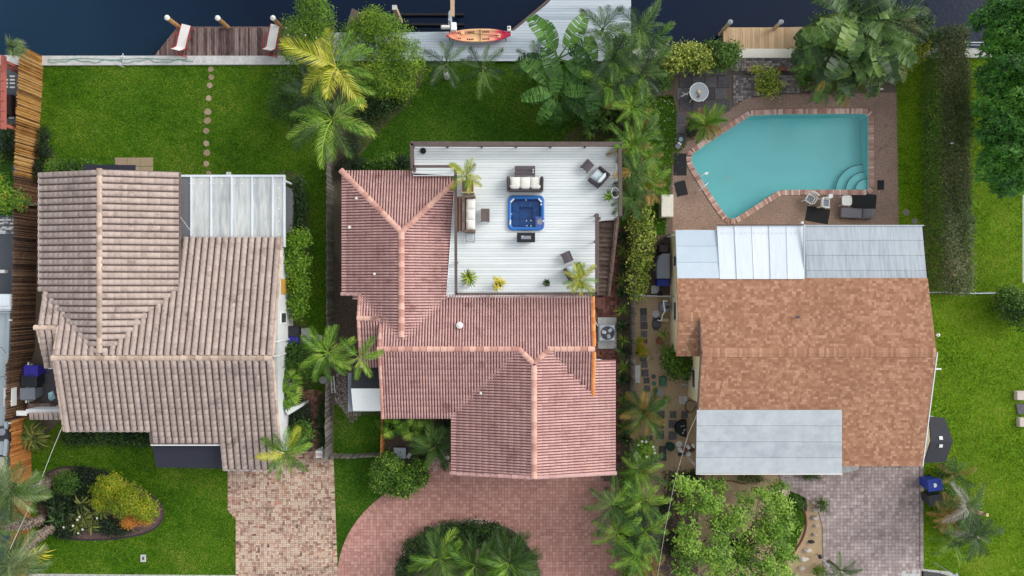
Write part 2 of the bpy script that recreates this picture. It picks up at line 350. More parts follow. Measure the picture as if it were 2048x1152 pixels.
def smooth_poly(pts, it=2, closed=True):
    for _ in range(it):
        q = []; n = len(pts)
        for i in range(n if closed else n-1):
            a, b = pts[i], pts[(i+1) % n]
            q += [(a[0]*.75+b[0]*.25, a[1]*.75+b[1]*.25), (a[0]*.25+b[0]*.75, a[1]*.25+b[1]*.75)]
        pts = q if closed else [pts[0]]+q+[pts[-1]]
    return pts
ORD = ['first', 'second', 'third', 'fourth', 'fifth', 'sixth', 'seventh', 'eighth', 'ninth', 'tenth', 'eleventh', 'twelfth', 'thirteenth', 'fourteenth', 'fifteenth', 'sixteenth', 'seventeenth', 'eighteenth']
def npmesh(name, V, F4, vals, mat, parent=None, kind=None, nv=4):
    """big soup of polygons with nv corners each; V (n*nv,3) world coordinates"""
    n = len(V)//nv; og = np.array(org(parent)) if parent else np.zeros(3)
    me = bpy.data.meshes.new(name); me.vertices.add(len(V)); me.vertices.foreach_set('co', (V-og).astype(np.float32).ravel())
    F = np.asarray(F4); k = F.shape[1]; me.loops.add(F.size); me.loops.foreach_set('vertex_index', F.astype(np.int32).ravel())
    me.polygons.add(len(F)); me.polygons.foreach_set('loop_start', (np.arange(len(F))*k).astype(np.int32))
    me.polygons.foreach_set('loop_total', np.full(len(F), k, np.int32))
    me.update(calc_edges=True); me.validate()
    set_attr(me, 'v', vals[:len(me.polygons)]); me.materials.append(mat)
    o = bpy.data.objects.new(name, me); COL.objects.link(o)
    if parent: o.parent = parent
    if kind: o['kind'] = kind
    return o
# ================================================================ GROUND, WATER, PAVING
POOL = smooth_poly(wp([(1504, 229), (1722, 227), (1736, 229), (1737, 243), (1737, 364), (1737, 380), (1722, 380), (1566, 380), (1552, 384), (1482, 430), (1464, 440), (1450, 432), (1390, 340), (1380, 318), (1388, 304), (1490, 238)]), 1)
TUBX = (1016, 391, 1089, 461)
sheet_g = MB().sheet([(-400, -400), (400, -400), (400, 14.2), (-400, 14.2)], 0, holes=[POOL])
sheet_g.build('ground', M['soil'], kind='structure')
MB().sheet([(-600, 14.0), (600, 14.0), (600, 700), (-600, 700)], -.85).build('canal_water', M['canal'], kind='structure')
def layer(name, pts, z, mat, world=False, hole=None, sm=0):
    p = pts if world else wp(pts)
    if sm: p = smooth_poly(p, sm)
    MB().sheet(p, z, holes=hole or []).build(name, mat, kind='structure'); return p
rng = np.random.default_rng(3)
def blades(name, polys, mat, dens, excl=(), h=.055, seed=1, z=.008):
    rg = np.random.default_rng(seed); P = []
    for p in polys:
        x0, y0, x1, y1 = bbox(p); n = int((x1-x0)*(y1-y0)*dens)
        x = rg.uniform(x0, x1, n); y = rg.uniform(y0, y1, n); k = inpoly(x, y, p)
        for e in excl: k &= ~inpoly(x, y, e)
        P.append(np.stack([x[k], y[k]], 1))
    P = np.concatenate(P); n = len(P); nb = 3
    P = np.repeat(P, nb, 0)+rg.normal(0, .015, (n*nb, 2)); m = len(P)
    a = rg.uniform(0, 2*np.pi, m); ln = rg.uniform(.6, 1.7, m)*h; hh = rg.uniform(.3, 1.0, m)*h; wd = rg.uniform(.008, .02, m)
    V = np.zeros((m, 3, 3)); dx, dy = np.cos(a), np.sin(a)
    V[:, 0] = np.stack([P[:, 0]-dy*wd, P[:, 1]+dx*wd, np.full(m, z)], 1); V[:, 1] = np.stack([P[:, 0]+dy*wd, P[:, 1]-dx*wd, np.full(m, z)], 1)
    V[:, 2] = np.stack([P[:, 0]+dx*ln, P[:, 1]+dy*ln, z+hh], 1)
    # broad patches of tone plus single straws
    pt = .4*np.sin(P[:, 0]*.9+1.3*np.sin(P[:, 1]*.7+seed))+.4*np.sin(P[:, 1]*1.3+P[:, 0]*.5+seed)+.5*np.sin(P[:, 0]*3.1+2*np.sin(P[:, 1]*2.3))*np.sin(P[:, 1]*3.7+1.5*np.sin(P[:, 0]*1.9+seed))
    cl = np.repeat(rg.normal(0, .45, n), nb); dry = np.sin(P[:, 0]*.63+2.2*np.sin(P[:, 1]*.41+seed))*np.sin(P[:, 1]*.71+1.7*np.sin(P[:, 0]*.37+seed)); cl = cl+np.where(dry > .72, (dry-.72)*2.4, 0); v = np.clip(pt*.55+cl+rg.normal(0, .25, m)-.1, -1, .85); v[rg.random(m) < .02] = 1.
    npmesh(name, V.reshape(-1, 3), np.arange(m*3).reshape(-1, 3), v, mat, kind='stuff', nv=3)
LA_back = [(84, 131), (660, 131), (668, 300), (668, 640), (648, 790), (560, 800), (540, 480), (470, 380), (350, 380), (100, 380), (72, 420), (74, 250)]
LA_front = [(122, 840), (320, 850), (458, 920), (458, 1020), (474, 1034), (476, 1340), (40, 1340), (60, 1152), (62, 900)]
LB_back = [(700, 123), (1240, 123), (1240, 320), (830, 340), (690, 350)]
LB_front = [(668, 810), (760, 812), (775, 905), (760, 960), (842, 945), (780, 985), (735, 1022), (702, 1064), (684, 1108), (678, 1152), (668, 1330), (662, 1330)]
LC_a = [(1793, 115), (1880, 110), (1880, 460), (1850, 452), (1797, 452)]
LC_b = [(1912, 113), (2150, 113), (2150, 590), (1912, 590)]
LC_c = [(1850, 585), (2150, 585), (2150, 1340), (1843, 1340), (1843, 930), (1862, 700)]
LC_d = [(1282, 195), (1345, 190), (1372, 290), (1345, 330), (1330, 470), (1300, 470)]
LC_e = [(1560, 960), (1608, 985), (1612, 1040), (1585, 1110), (1560, 1130), (1540, 1000)]
for i, (nm, pts, mt) in enumerate([('lawn', LA_back, 'grass_a'), ('lawn', LA_front, 'grass_a'), ('lawn', LB_back, 'grass_b'), ('lawn', LB_front, 'grass_b'), ('lawn', LC_a, 'grass_c'), ('lawn', LC_b, 'grass_c'), ('lawn', LC_c, 'grass_c'), ('lawn', LC_d, 'grass_b'), ('lawn', LC_e, 'grass_b')]):
    layer(nm, pts, .004, M[mt])
BED_A = smooth_poly(wp([(90, 1060), (75, 1010), (78, 960), (110, 935), (160, 932), (215, 945), (270, 970), (320, 1000), (332, 1030), (310, 1062), (240, 1078), (160, 1080)]), 2)
blades('lawn_blades', [wp(LA_back), wp(LA_front)], M['blade_a'], 260, [BED_A], seed=2)
blades('lawn_blades', [wp(LB_back), wp(LB_front)], M['blade_b'], 260, seed=5)
blades('lawn_blades', [wp(LC_a), wp(LC_b), wp(LC_c)], M['blade_c'], 240, seed=9)
blades('lawn_blades', [wp(LC_d), wp(LC_e)], M['blade_b'], 220, seed=12, h=.08)

# --- seawall caps
def seawall(pts, mat='concrete', wide=.56):
    MB().prism(wp(pts), -1.6, .15).build('seawall', M[mat], kind='structure')
seawall([(-400, 112), (60, 112), (60, 131), (-400, 131)])
seawall([(86, 113), (600, 113), (668, 113), (668, 130), (600, 130), (86, 132)])
seawall([(669, 108), (1262, 108), (1262, 122), (669, 122)])
seawall([(1263, 99), (1476, 99), (1476, 118), (1263, 118)])
seawall([(1477, 99), (1584, 99), (1584, 117), (1477, 117)], 'concrete_white')
seawall([(1585, 100), (1900, 98), (2500, 98), (2500, 114), (1585, 118)])
# joints cut as thin dark recess strips between wall lengths are real gaps: drop a kerb length here and there
# --- docks: boards one by one
def boards_v(parent, poly, pitch, z, th, mat, gap=.012, axis='y', zj=.004, holes=()):
    """boards running along `axis`, clipped to a plan polygon"""
    x0, y0, x1, y1 = bbox(poly); lo, hi = (x0, x1) if axis == 'y' else (y0, y1); n = int((hi-lo)/pitch)
    for i in range(n+1):
        a = lo+i*pitch; b = min(a+pitch-gap, hi)
        if b-a < .03: continue
        for seg in strip(poly, a, b, axis, holes):
            o = MB().prism(seg, z-th, z, 0).build('deck_board', mat, parent, r=1.)
            o.location.z += rnd(-zj, zj)
def clip_half(poly, axis, val, keep_ge):
    out = []; n = len(poly); k = 0 if axis == 'x' else 1
    for i in range(n):
        p, q = poly[i], poly[(i+1) % n]; ip = (p[k] >= val) == keep_ge; iq = (q[k] >= val) == keep_ge
        if ip: out.append(p)
        if ip != iq:
            t = (val-p[k])/(q[k]-p[k]); out.append((p[0]+(q[0]-p[0])*t, p[1]+(q[1]-p[1])*t))
    return out
def strip(poly, a, b, axis, holes=()):
    """parts of polygon between a and b across the boards; returns quads (handles several intervals)"""
    k = 0 if axis == 'y' else 1; j = 1-k; res = []
    def ivs(c):
        xs = []
        for lp in [poly]+list(holes):
            n = len(lp)
            for i in range(n):
                p, q = lp[i], lp[(i+1) % n]
                if (p[k] > c) != (q[k] > c): xs.append(p[j]+(q[j]-p[j])*(c-p[k])/(q[k]-p[k]))
        return sorted(xs)
    ia, ib = ivs(a+1e-4), ivs(b-1e-4); im = ivs((a+b)/2)
    if len(ia) != len(im): ia = im
    if len(ib) != len(im): ib = im
    for t in range(0, len(im)-1, 2):
        q = [(a, ia[t]), (b, ib[t]), (b, ib[t+1]), (a, ia[t+1])]
        res.append(q if k == 0 else [(y, x) for x, y in q])
    return res
dockA = thing('boat_dock', 'weathered dark brown wooden dock with two red framed loungers on it', 'dock', W(455, 85, .1))
boards_v(dockA, wp([(353, 56), (640, 56), (640, 113), (308, 113)], .1), .115, .12, .04, M['dock_brown'])
MB().box(W(500, 57, -.1), (9, .15, .25)).box(W(500, 106, -.1), (9, .15, .25)).build('joist', M['dock_brown'], dockA)
dockB = thing('boat_dock', 'pale grey composite dock with a slanting corner, under the orange kayak', 'dock', W(1100, 80, .1))
boards_v(dockB, wp([(640, 66), (1022, 66), (1094, 8), (1130, -30), (1262, -30), (1262, 122), (640, 122)], .18), .172, .18, .03, M['deck_grey'], axis='x')
MB().prism(wp([(1018, 64), (1090, 4), (1128, -30), (1134, -30), (1094, 6), (1023, 68)], .1), -.1, .14).build('edge_board', M['rail'], dockB)
MB().box(W(830, 68, -.05), (12, .1, .25)).build('edge_board', M['deck_grey'], dockB)
dockC = thing('boat_dock', 'new tan wooden dock before the pool garden', 'dock', W(1540, 78, .1))
boards_v(dockC, wp([(1447, 57), (1665, 53), (1665, 99), (1447, 99)], .1), .15, .12, .04, M['dock_tan'])
MB().box(W(1550, 58, -.1), (6.6, .12, .2)).box(W(1448, 78, -.08), (.1, 1.3, .2)).build('joist', M['dock_tan'], dockC)
def piling(px, py, top, h, mat, lab, r=.14, cap=True, grp=None, zb=-1.6):
    x, y = w(px, py, .1); t = thing('mooring_pile', lab, 'piling', (x, y, zb), group=grp)
    MB().tube([(x, y, zb), (x, y, h)], [r, r*.92], 12).build('post', M[mat], t, smooth=False)
    if cap: MB().lathe((x, y, h), [(r*1.15, .0), (r*1.15, .05), (.01, .22)], 14).build('cap', M['offwhite'] if cap is True else M[cap], t)
g = 'timber piles along the brown dock'
piling(358, 54, 0, 1.55, 'pile', 'round timber pile with white cap at the left corner of the brown dock', grp=g)
piling(455, 54, 0, 1.5, 'pile', 'round timber pile with white cap at the middle of the brown dock', grp=g)
piling(562, 54, 0, 1.5, 'pile', 'timber pile with white cap at the right end of the brown dock beside the bush', grp=g)
g = 'timber piles along the tan dock'
piling(1449, 58, 0, 1.2, 'pile_pale', 'pale round pile at the left corner of the tan dock', cap='alu', grp=g, r=.13)
piling(1548, 58, 0, 1.2, 'pile_pale', 'pale round pile at the middle of the tan dock', cap='alu', grp=g, r=.13)
piling(1655, 58, 0, 1.2, 'pile_pale', 'pale round pile at the right end of the tan dock', cap='alu', grp=g, r=.13)
# slanting green mooring pole
x0 = W(1885, 76, -.8); x1 = W(2003, 5, 2.5)
MB().tube([x0, x1], .13, 10).build('mooring_pole', M['pile_green'], label='slanting mossy green mooring pole leaning over the water by the hedge', cat='pole')

# --- pavers
def add_bricks(mb, poly, bw, bh, pat, z0, z1, gap=.012, excl=(), ox=0., oy=0., jit=.004):
    x0, y0, x1, y1 = bbox(poly); items = []
    if pat == 'run':
        r = 0; y = y0
        while y < y1:
            x = x0-(bw/2 if r % 2 else 0)
            while x < x1: items.append((x+bw/2, y+bh/2, bw, bh)); x += bw
            y += bh; r += 1
    elif pat == 'grid':
        y = y0
        while y < y1:
            x = x0
            while x < x1: items.append((x+bw/2, y+bh/2, bw, bh)); x += bw
            y += bh
    elif pat == 'basket':
        k = bw; j = 0; y = y0
        while y < y1:
            x = x0; i = 0
            while x < x1:
                if (i+j) % 2: items += [(x+k/2, y+k/4, k, k/2), (x+k/2, y+3*k/4, k, k/2)]
                else: items += [(x+k/4, y+k/2, k/2, k), (x+3*k/4, y+k/2, k/2, k)]
                x += k; i += 1
            y += k; j += 1
    A = np.array(items); k = inpoly(A[:, 0], A[:, 1], poly)
    for e in excl: k &= ~inpoly(A[:, 0], A[:, 1], e)
    A = A[k]; V = mb.v; F = mb.f
    for cx, cy, a, b in A:
        a = a/2-gap/2; b = b/2-gap/2; z = z1+rnd(-jit, jit); o = len(V)
        V += [(cx-a, cy-b, z0), (cx+a, cy-b, z0), (cx+a, cy+b, z0), (cx-a, cy+b, z0), (cx-a, cy-b, z), (cx+a, cy-b, z), (cx+a, cy+b, z), (cx-a, cy+b, z)]
        F += [(o+4, o+5, o+6, o+7), (o, o+1, o+5, o+4), (o+1, o+2, o+6, o+5), (o+2, o+3, o+7, o+6), (o+3, o, o+4, o+7)]
        mb.a += [rnd(-1, 1)]*5
DRV_B = smooth_poly(wp([(900, 925), (1240, 925), (1252, 1152), (1256, 1340), (676, 1340), (677, 1152), (683, 1108), (701, 1064), (734, 1020), (780, 983), (840, 945), (862, 925)]), 1)
ISL = smooth_poly(wp([(786, 1340), (788, 1152), (798, 1118), (830, 1080), (872, 1054), (930, 1041), (985, 1043), (1032, 1066), (1062, 1100), (1079, 1140), (1082, 1340)]), 1)
layer('driveway', DRV_B, .006, M['joint'], True)
mb = MB(); inner = DRV_B
add_bricks(mb, DRV_B, .20, .20, 'grid', .0, .03, excl=[ISL])
mb.build('driveway_pavers', M['brick_pink'], kind='stuff')
def edge_course(name, px_pts, mat, wdt=.22, bl=.13, sm=3, top=.045):
    mb = MB(); e_ = smooth_poly(wp(px_pts), sm, False); q = [Vector(a) for a in e_]
    for i in range(len(q)-1):
        sg = q[i+1]-q[i]; L = sg.length; nn = max(1, round(L/bl)); an = math.atan2(sg.y, sg.x)
        for k in range(nn):
            c = q[i]+sg*((k+.5)/nn); mb.bevbox((c.x, c.y, top-.025), (L/nn-.012, wdt, .05), an, .008, rnd(-1, 1))
    mb.build(name, mat, kind='stuff')
mb = MB(); edge = smooth_poly(wp([(676, 1340), (677, 1152), (683, 1108), (701, 1064), (734, 1020), (780, 983), (840, 945), (862, 925)]), 3, False)
pts = [Vector((a, b)) for a, b in edge]; acc = 0
for i in range(len(pts)-1):
    sg = pts[i+1]-pts[i]; L = sg.length; nn = max(1, round(L/.13)); an = math.atan2(sg.y, sg.x)
    for k in range(nn):
        c = pts[i]+sg*((k+.5)/nn); mb.bevbox((c.x, c.y, .02), (L/nn-.012, .22, .05), an, .008, rnd(-1, 1))
mb.build('driveway_edging', M['brick_pink'], kind='stuff')
DRV_A = wp([(458, 925), (560, 930), (590, 900), (662, 905), (672, 1152), (672, 1340), (476, 1340), (475, 1040), (460, 1024)])
layer('driveway', DRV_A, .006, M['joint_dark'], True)
mb = MB(); add_bricks(mb, DRV_A, .24, .12, 'basket', 0, .03, gap=.016, jit=.008); mb.build('driveway_pavers', M['brick_mix'], kind='stuff')
edge_course('driveway_edging', [(459, 930), (459, 1020), (475, 1036), (475, 1340)], M['brick_mix'], .2, .12, 0); edge_course('driveway_edging', [(663, 906), (672, 1152), (672, 1340)], M['brick_mix'], .24, .12, 0)
PATH_A = wp([(552, 815), (560, 790), (600, 775), (640, 780), (648, 800), (648, 905), (620, 915), (560, 925)])
layer('garden_path', PATH_A, .005, M['joint_dark'], True)
mb = MB(); add_bricks(mb, PATH_A, .24, .12, 'basket', 0, .028, gap=.016, excl=[wp([(578, 905), (578, 800), (605, 795), (622, 805), (624, 905)])], jit=.008); mb.build('path_bricks', M['brick_red'], kind='stuff')
PATH_B = wp([(1180, 440), (1238, 440), (1238, 925), (1180, 925)])
layer('side_path', PATH_B, .005, M['joint_dark'], True)
mb = MB(); add_bricks(mb, PATH_B, .24, .12, 'basket', 0, .028, gap=.016, jit=.008); mb.build('path_bricks', M['brick_dark'], kind='stuff')
DRV_C = wp([(1692, 915), (1843, 915), (1843, 1120), (1838, 1340), (1640, 1340), (1650, 1152), (1647, 1020), (1610, 990), (1570, 975), (1556, 940), (1600, 930)])
layer('driveway', DRV_C, .006, M['joint_dark'], True)
mb = MB(); x0, y0, x1, y1 = bbox(DRV_C); pch = .215; nx = int((x1-x0)/pch); ny = int((y1-y0)/pch)
for j in range(ny):
    for i in range(nx):
        cx = x0+(i+.5)*pch; cy = y0+(j+.5)*pch
        if not inpoly(cx, cy, DRV_C): continue
        r = pch*.52; z = .03+rnd(-.003, .003); vv = [(cx+r*math.cos(R(22.5+45*k)), cy+r*math.sin(R(22.5+45*k))) for k in range(8)]
        o = len(mb.v); mb.v += [(a, b, 0) for a, b in vv]+[(a, b, z) for a, b in vv]
        mb.f += [tuple(o+8+k for k in range(8))]+[(o+k, o+(k+1) % 8, o+8+(k+1) % 8, o+8+k) for k in range(8)]; mb.a += [rnd(-1, 1)]*9
mb.build('driveway_pavers', M['oct'], kind='stuff')
mb = MB()
for j in range(ny+1):
    for i in range(nx+1):
        cx = x0+i*pch; cy = y0+j*pch
        if inpoly(cx, cy, DRV_C): mb.box((cx, cy, .012), (.075, .075, .03), R(45), rnd(-1, 0))
mb.build('small_square_pavers', M['oct'], kind='stuff')
edge_course('driveway_edging', [(1843, 918), (1843, 1340)], M['oct'], .2, .2, 0); edge_course('driveway_edging', [(1556, 938), (1570, 975), (1610, 990), (1647, 1020), (1650, 1152), (1640, 1340)], M['oct'], .2, .2, 1)
# pool deck and coping
PDK = wp([(1345, 305), (1372, 285), (1470, 212), (1492, 197), (1560, 189), (1793, 185), (1798, 475), (1345, 475)])
layer('pool_deck', PDK, .01, M['pool_deck'], True, hole=[POOL])
pool = thing('swimming_pool', 'angular turquoise swimming pool with pink brick coping and corner steps', 'pool', (w(1560, 300)[0], w(1560, 300)[1], -1.2))
n = len(POOL); vs = [(x, y, .0) for x, y in POOL]+[(x, y, -1.1) for x, y in POOL]
mb = MB(); ar = sum(POOL[i][0]*POOL[(i+1) % n][1]-POOL[(i+1) % n][0]*POOL[i][1] for i in range(n))
mb.add(vs, [((i+1) % n, i, i+n, (i+1) % n+n) if ar < 0 else (i, (i+1) % n, (i+1) % n+n, i+n) for i in range(n)]); mb.sheet(POOL, -1.1)
mb.build('basin', M['pool_shell'], pool)
MB().sheet(POOL, -.10).build('pool_water', M['pool_water'], pool)
cx, cy = w(1737, 380)
for r, z in ((1.72, -.75), (1.2, -.5), (.72, -.26)):
    arc = [(cx, cy)]+[(cx+r*math.cos(R(a)), cy+r*math.sin(R(a))) for a in range(90, 181, 6)]
    MB().prism(arc, -1.09, z).build('pool_step', M['pool_shell'], pool)
    MB().tube([(cx+(r+.0)*math.cos(R(a)), cy+r*math.sin(R(a)), z+.005) for a in range(90, 181, 6)], .022, 5).build('step_nosing', M['slab'], pool)
me = MB().bevbox((0, 0, .025), (.125, .33, .06), 0, .008).mesh('coping_brick', M['coping'], r=1.)
pp = [Vector(p) for p in POOL]; per = [(pp[(i+1) % n]-pp[i]).length for i in range(n)]; tot = sum(per); nbk = int(tot/.142)
sgn = 1 if ar > 0 else -1
for k in range(nbk):
    s = k*tot/nbk; i = 0
    while s > per[i]: s -= per[i]; i += 1
    dv = (pp[(i+1) % n]-pp[i]).normalized(); nrm = Vector((dv.y, -dv.x))*sgn; c = pp[i]+dv*s+nrm*.15
    inst(me, 'brick', pool, (c.x, c.y, .005+rnd(0, .006)), (0, 0, math.atan2(dv.y, dv.x)+rnd(-.03, .03)))
for px, py in ((1413, 346), (1413, 366)):
    a = W(px-20, py+11 if py < 350 else py+18, .0); b = W(px, py, .0)
    MB().tube([a, (a[0], a[1], .6), (a[0]*.3+b[0]*.7, a[1]*.3+b[1]*.7, .75), (b[0], b[1], .4), (b[0]+.05, b[1]+.03, -.6)], .028, 8).build('grab_rail', M['steel'], pool, smooth=True)
MB().lathe(W(1413, 347, -.093), [(.09, 0), (.09, .02), (.05, .02)], 14).build('skimmer_float', M['white'], pool)
MB().lathe(W(1458, 355, -1.095), [(.11, 0), (.11, .02)], 14).build('drain', M['white'], pool)
# areas in the pool garden
layer('gravel_garden', [(1266, 590), (1345, 590), (1410, 640), (1410, 945), (1390, 945), (1345, 950), (1330, 990), (1266, 1000)], .003, M['gravel'])
layer('side_strip', [(1266, 190), (1282, 195), (1300, 470), (1345, 470), (1345, 590), (1266, 590)], .003, M['mulch'])
layer('weedy_ground', [(1266, 1001), (1330, 991), (1345, 951), (1395, 948), (1395, 1300), (1266, 1300)], .003, M['mulch_red'])
layer('gravel_bed', [(1396, 948), (1560, 945), (1650, 1000), (1650, 1152), (1640, 1300), (1396, 1300)], .003, M['gravel'])
layer('paver_patio', [(1462, 118), (1590, 118), (1600, 190), (1560, 188), (1492, 196), (1465, 214)], .006, M['joint_dark'])
mb = MB(); add_bricks(mb, wp([(1462, 118), (1592, 118), (1598, 142), (1462, 142)]), .16, .16, 'grid', 0, .04, gap=.02); add_bricks(mb, wp([(1466, 152), (1598, 152), (1598, 188), (1560, 188), (1492, 196), (1466, 212)]), .16, .16, 'grid', 0, .035, gap=.018)
mb.build('patio_pavers', M['cobble'], kind='stuff')
layer('planting_bed', [(1594, 150), (1660, 150), (1660, 190), (1594, 190)], .008, M['mulch_red'])
layer('planting_bed', [(1180, 230), (1262, 190), (1262, 330), (1100, 330), (1110, 290)], .008, M['mulch_red'], sm=2)
layer('planting_bed', [(1238, 330), (1266, 330), (1266, 1152), (1238, 1152)], .008, M['mulch'])
layer('planting_bed', [(668, 100), (860, 122), (830, 200), (760, 260), (700, 340), (668, 420)], .009, M['mulch'], sm=1)
layer('planting_bed', [(668, 500), (720, 590), (765, 640), (765, 830), (700, 830), (668, 780)], .007, M['mulch'])
layer('planting_bed', [(760, 830), (905, 830), (905, 935), (870, 940), (830, 960), (775, 930), (765, 905)], .009, M['mulch'])
MB().sheet([(-400, -60), (400, -60), (400, -23.4), (-400, -23.4)], .006).build('road', M['road'], kind='structure')
layer('planting_bed', ISL, .034, M['mulch'], True)
layer('planting_bed', BED_A, .03, M['mulch_red'], True)
layer('planting_bed', [(72, 290), (110, 300), (115, 345), (82, 420), (70, 420)], .009, M['mulch'], sm=1)
layer('planting_bed', [(1318, 118), (1462, 112), (1462, 150), (1350, 150), (1350, 200), (1282, 200), (1266, 130)], .004, M['mulch'])
layer('planting_bed', [(1850, 92), (1925, 92), (1930, 590), (1845, 590)], .011, M['mulch'])
layer('planting_bed', [(556, 340), (600, 345), (625, 480), (610, 640), (640, 700), (640, 770), (560, 790)], .007, M['mulch'])
layer('pebble_strip', [(668, 690), (745, 740), (742, 800), (716, 836), (700, 845), (690, 826), (668, 800)], .012, M['mulch'], sm=1)
def scatter_stones(name, poly, n, s0, s1, mat, z=.01, seed=4, avoid=None):
    rg = random.Random(seed); mb = MB(); x0, y0, x1, y1 = bbox(poly); c = 0
    while c < n:
        x, y = rg.uniform(x0, x1), rg.uniform(y0, y1)
        if not inpoly(x, y, poly) or (avoid and inpoly(x, y, avoid)): continue
        c += 1; r = rg.uniform(s0, s1); a0 = rg.uniform(0, 6); m = 6
        b = [(x+r*rg.uniform(.7, 1.2)*math.cos(a0+k*6.283/m), y+r*rg.uniform(.6, 1.1)*math.sin(a0+k*6.283/m), z) for k in range(m)]
        mb.add(b+[(x+rg.uniform(-.2, .2)*r, y, z+r*.7)], [(k, (k+1) % m, m) for k in range(m)], rg.uniform(-1, 1))
    mb.build(name, mat, kind='stuff')
scatter_stones('pebbles', wp([(672, 735), (730, 760), (738, 805), (712, 842), (700, 846), (690, 826), (670, 800)]), 1300, .03, .07, M['stoned'])
scatter_stones('leaf_litter', wp([(668, 500), (712, 590), (755, 700), (700, 830), (668, 780)]), 1500, .02, .05, M['mulch'], seed=5)
scatter_stones('pebbles', wp([(846, 935), (882, 905), (900, 915), (870, 945)]), 200, .03, .07, M['rock'], seed=6)
scatter_stones('pebbles', smooth_poly(wp([(790, 1150), (800, 1115), (832, 1076), (874, 1050), (930, 1037), (985, 1039), (985, 1048), (930, 1048), (876, 1062), (840, 1086), (806, 1122), (798, 1150)]), 1), 700, .02, .05, M['rock'], seed=7, z=.03)
scatter_stones('gravel_chips', wp([(1268, 590), (1345, 590), (1370, 720), (1405, 860), (1400, 960), (1340, 1152), (1268, 1152)]), 5200, .012, .03, M['gravel'], seed=8, z=.004)
scatter_stones('mulch_chips', BED_A, 2500, .02, .045, M['mulch_red'], seed=18, z=.03)
scatter_stones('gravel_chips', wp([(1600, 990), (1650, 1000), (1650, 1240), (1560, 1240), (1350, 1200), (1400, 960), (1560, 950)]), 3600, .012, .03, M['gravel'], seed=9, z=.004)
scatter_stones('fallen_leaves', PDK, 90, .02, .05, M['stoned'], seed=21, z=.014, avoid=POOL)
scatter_stones('fallen_leaves', [p for p in wp([(690, 1000), (900, 960), (1240, 960), (1240, 1150), (1090, 1150), (1060, 1090), (980, 1036), (860, 1046), (780, 1120), (690, 1130)])], 120, .015, .04, M['mulch'], seed=22, z=.03)
scatter_stones('fallen_leaves', wp([(1285, 200), (1345, 195), (1360, 290), (1340, 450), (1305, 460)]), 220, .02, .045, M['stoned'], seed=23, z=.05)
scatter_stones('fallen_leaves', wp([(1700, 930), (1840, 930), (1840, 1140), (1660, 1140)]), 90, .015, .04, M['mulch'], seed=24, z=.03)
# dark slabs round the glass table and along the gravel
slabs = thing('slab_patio', 'dark square slab paving round the glass topped table', 'paving', W(1405, 190))
ys = [138, 152, 176, 200, 223]
for j in range(4):
    xs = [1352+25.5*i+(6 if j % 2 else 0) for i in range(5)]
    for i in range(4):
        if j == 0: pass
        x0, y0 = w(xs[i]+.8, ys[j+1]-.8); x1, y1 = w(xs[i+1]-.8, ys[j]+.8)
        MB().bevbox(((x0+x1)/2, (y0+y1)/2, .015), (x1-x0, y1-y0, .05), rnd(-.01, .01), .01).build('slab', M['slab'], slabs, r=1.)
for (px, py, a, b) in ((1361, 236, 18, 20), (1361, 257, 18, 20), (1361, 278, 17, 19)):
    x, y = w(px, py); MB().bevbox((x, y, .015), (a/32, b/32, .05), rnd(-.02, .02), .01).build('slab', M['slab'], slabs, r=1.)
sl2 = thing('slab_path', 'dark square slabs laid in tan gravel beside the cream house', 'paving', W(1290, 700))
for (px, py, a) in ((1287, 623, 13), (1287, 636, 13), (1288, 651, 14), (1288, 668, 13), (1290, 682, 9), (1286, 716, 13), (1289, 729, 12), (1290, 746, 14), (1293, 761, 12), (1294, 777, 12), (1321, 808, 14), (1321, 829, 16), (1321, 849, 15), (1320, 870, 16), (1346, 829, 13), (1369, 829, 13), (1345, 848, 16), (1345, 871, 16), (1299, 876, 12), (1301, 892, 11), (1307, 922, 13), (1312, 635, 12), (1312, 655, 11)):
    x, y = w(px, py); MB().bevbox((x, y, .015), (a/32, a/32*rnd(.93, 1.05), .05), rnd(-.06, .06), .01).build('slab', M['slab'], sl2, r=1.)
for px, py, a, b in ((1325, 907, 15, 30),):
    x, y = w(px, py); MB().bevbox((x, y, .015), (a/32, b/32, .05), .02, .01).build('slab', M['slab'], sl2, r=1.)
for i, (px, py, r, mt, lb) in enumerate(((1304, 717, .14, 'step_stone', 'small round tan stepping stone beside the dark slabs'), (1324, 715, .15, 'slab', 'round grey stepping stone beside the flowering shrub by the cream house'), (1307, 753, .15, 'slab', 'dark round stone next to the slab path, above the pale green one'), (1308, 767, .14, 'green_plastic', 'pale green round stepping stone beside the dark slabs'), (1310, 781, .17, 'terracotta', 'larger red round stepping stone below the pale green one'), (1311, 793, .15, 'terracotta', 'smaller red round stepping stone, lowest of the coloured ones'))):
    MB().lathe(W(px, py, 0), [(r, 0), (r, .03), (r-.02, .04)], 14).build('stepping_stone', M[mt], label=lb, cat='stepping stone')
# left garden stepping stones
for i, (px, py) in enumerate(((422, 139), (423, 155), (420, 171), (418, 197), (416, 224), (415, 242), (413, 262), (413, 287), (414, 306), (413, 328), (418, 347))):
    r = rnd(.17, .23); x, y = w(px, py)
    p = [(x+r*rnd(.85, 1.1)*math.cos(a*.6283), y+r*rnd(.85, 1.1)*math.sin(a*.6283)) for a in range(10)]
    MB().prism(p, 0, .05).build('stepping_stone', M['step_stone'], label=('%s tan stepping stone down the left lawn, counted from the seawall' % ORD[i]), cat='stepping stone', group='stepping stones down the left lawn', r=1.)
sp = thing('slab_landing', 'small tan landing of six slabs behind the grey tiled house', 'paving', W(269, 330))
for i in range(3):
    for j in range(2):
        x, y = w(243+i*25.5, 324+j*18); MB().bevbox((x, y, .02), (.78, .54, .06), 0, .01).build('slab', M['step_stone'], sp, r=1.)
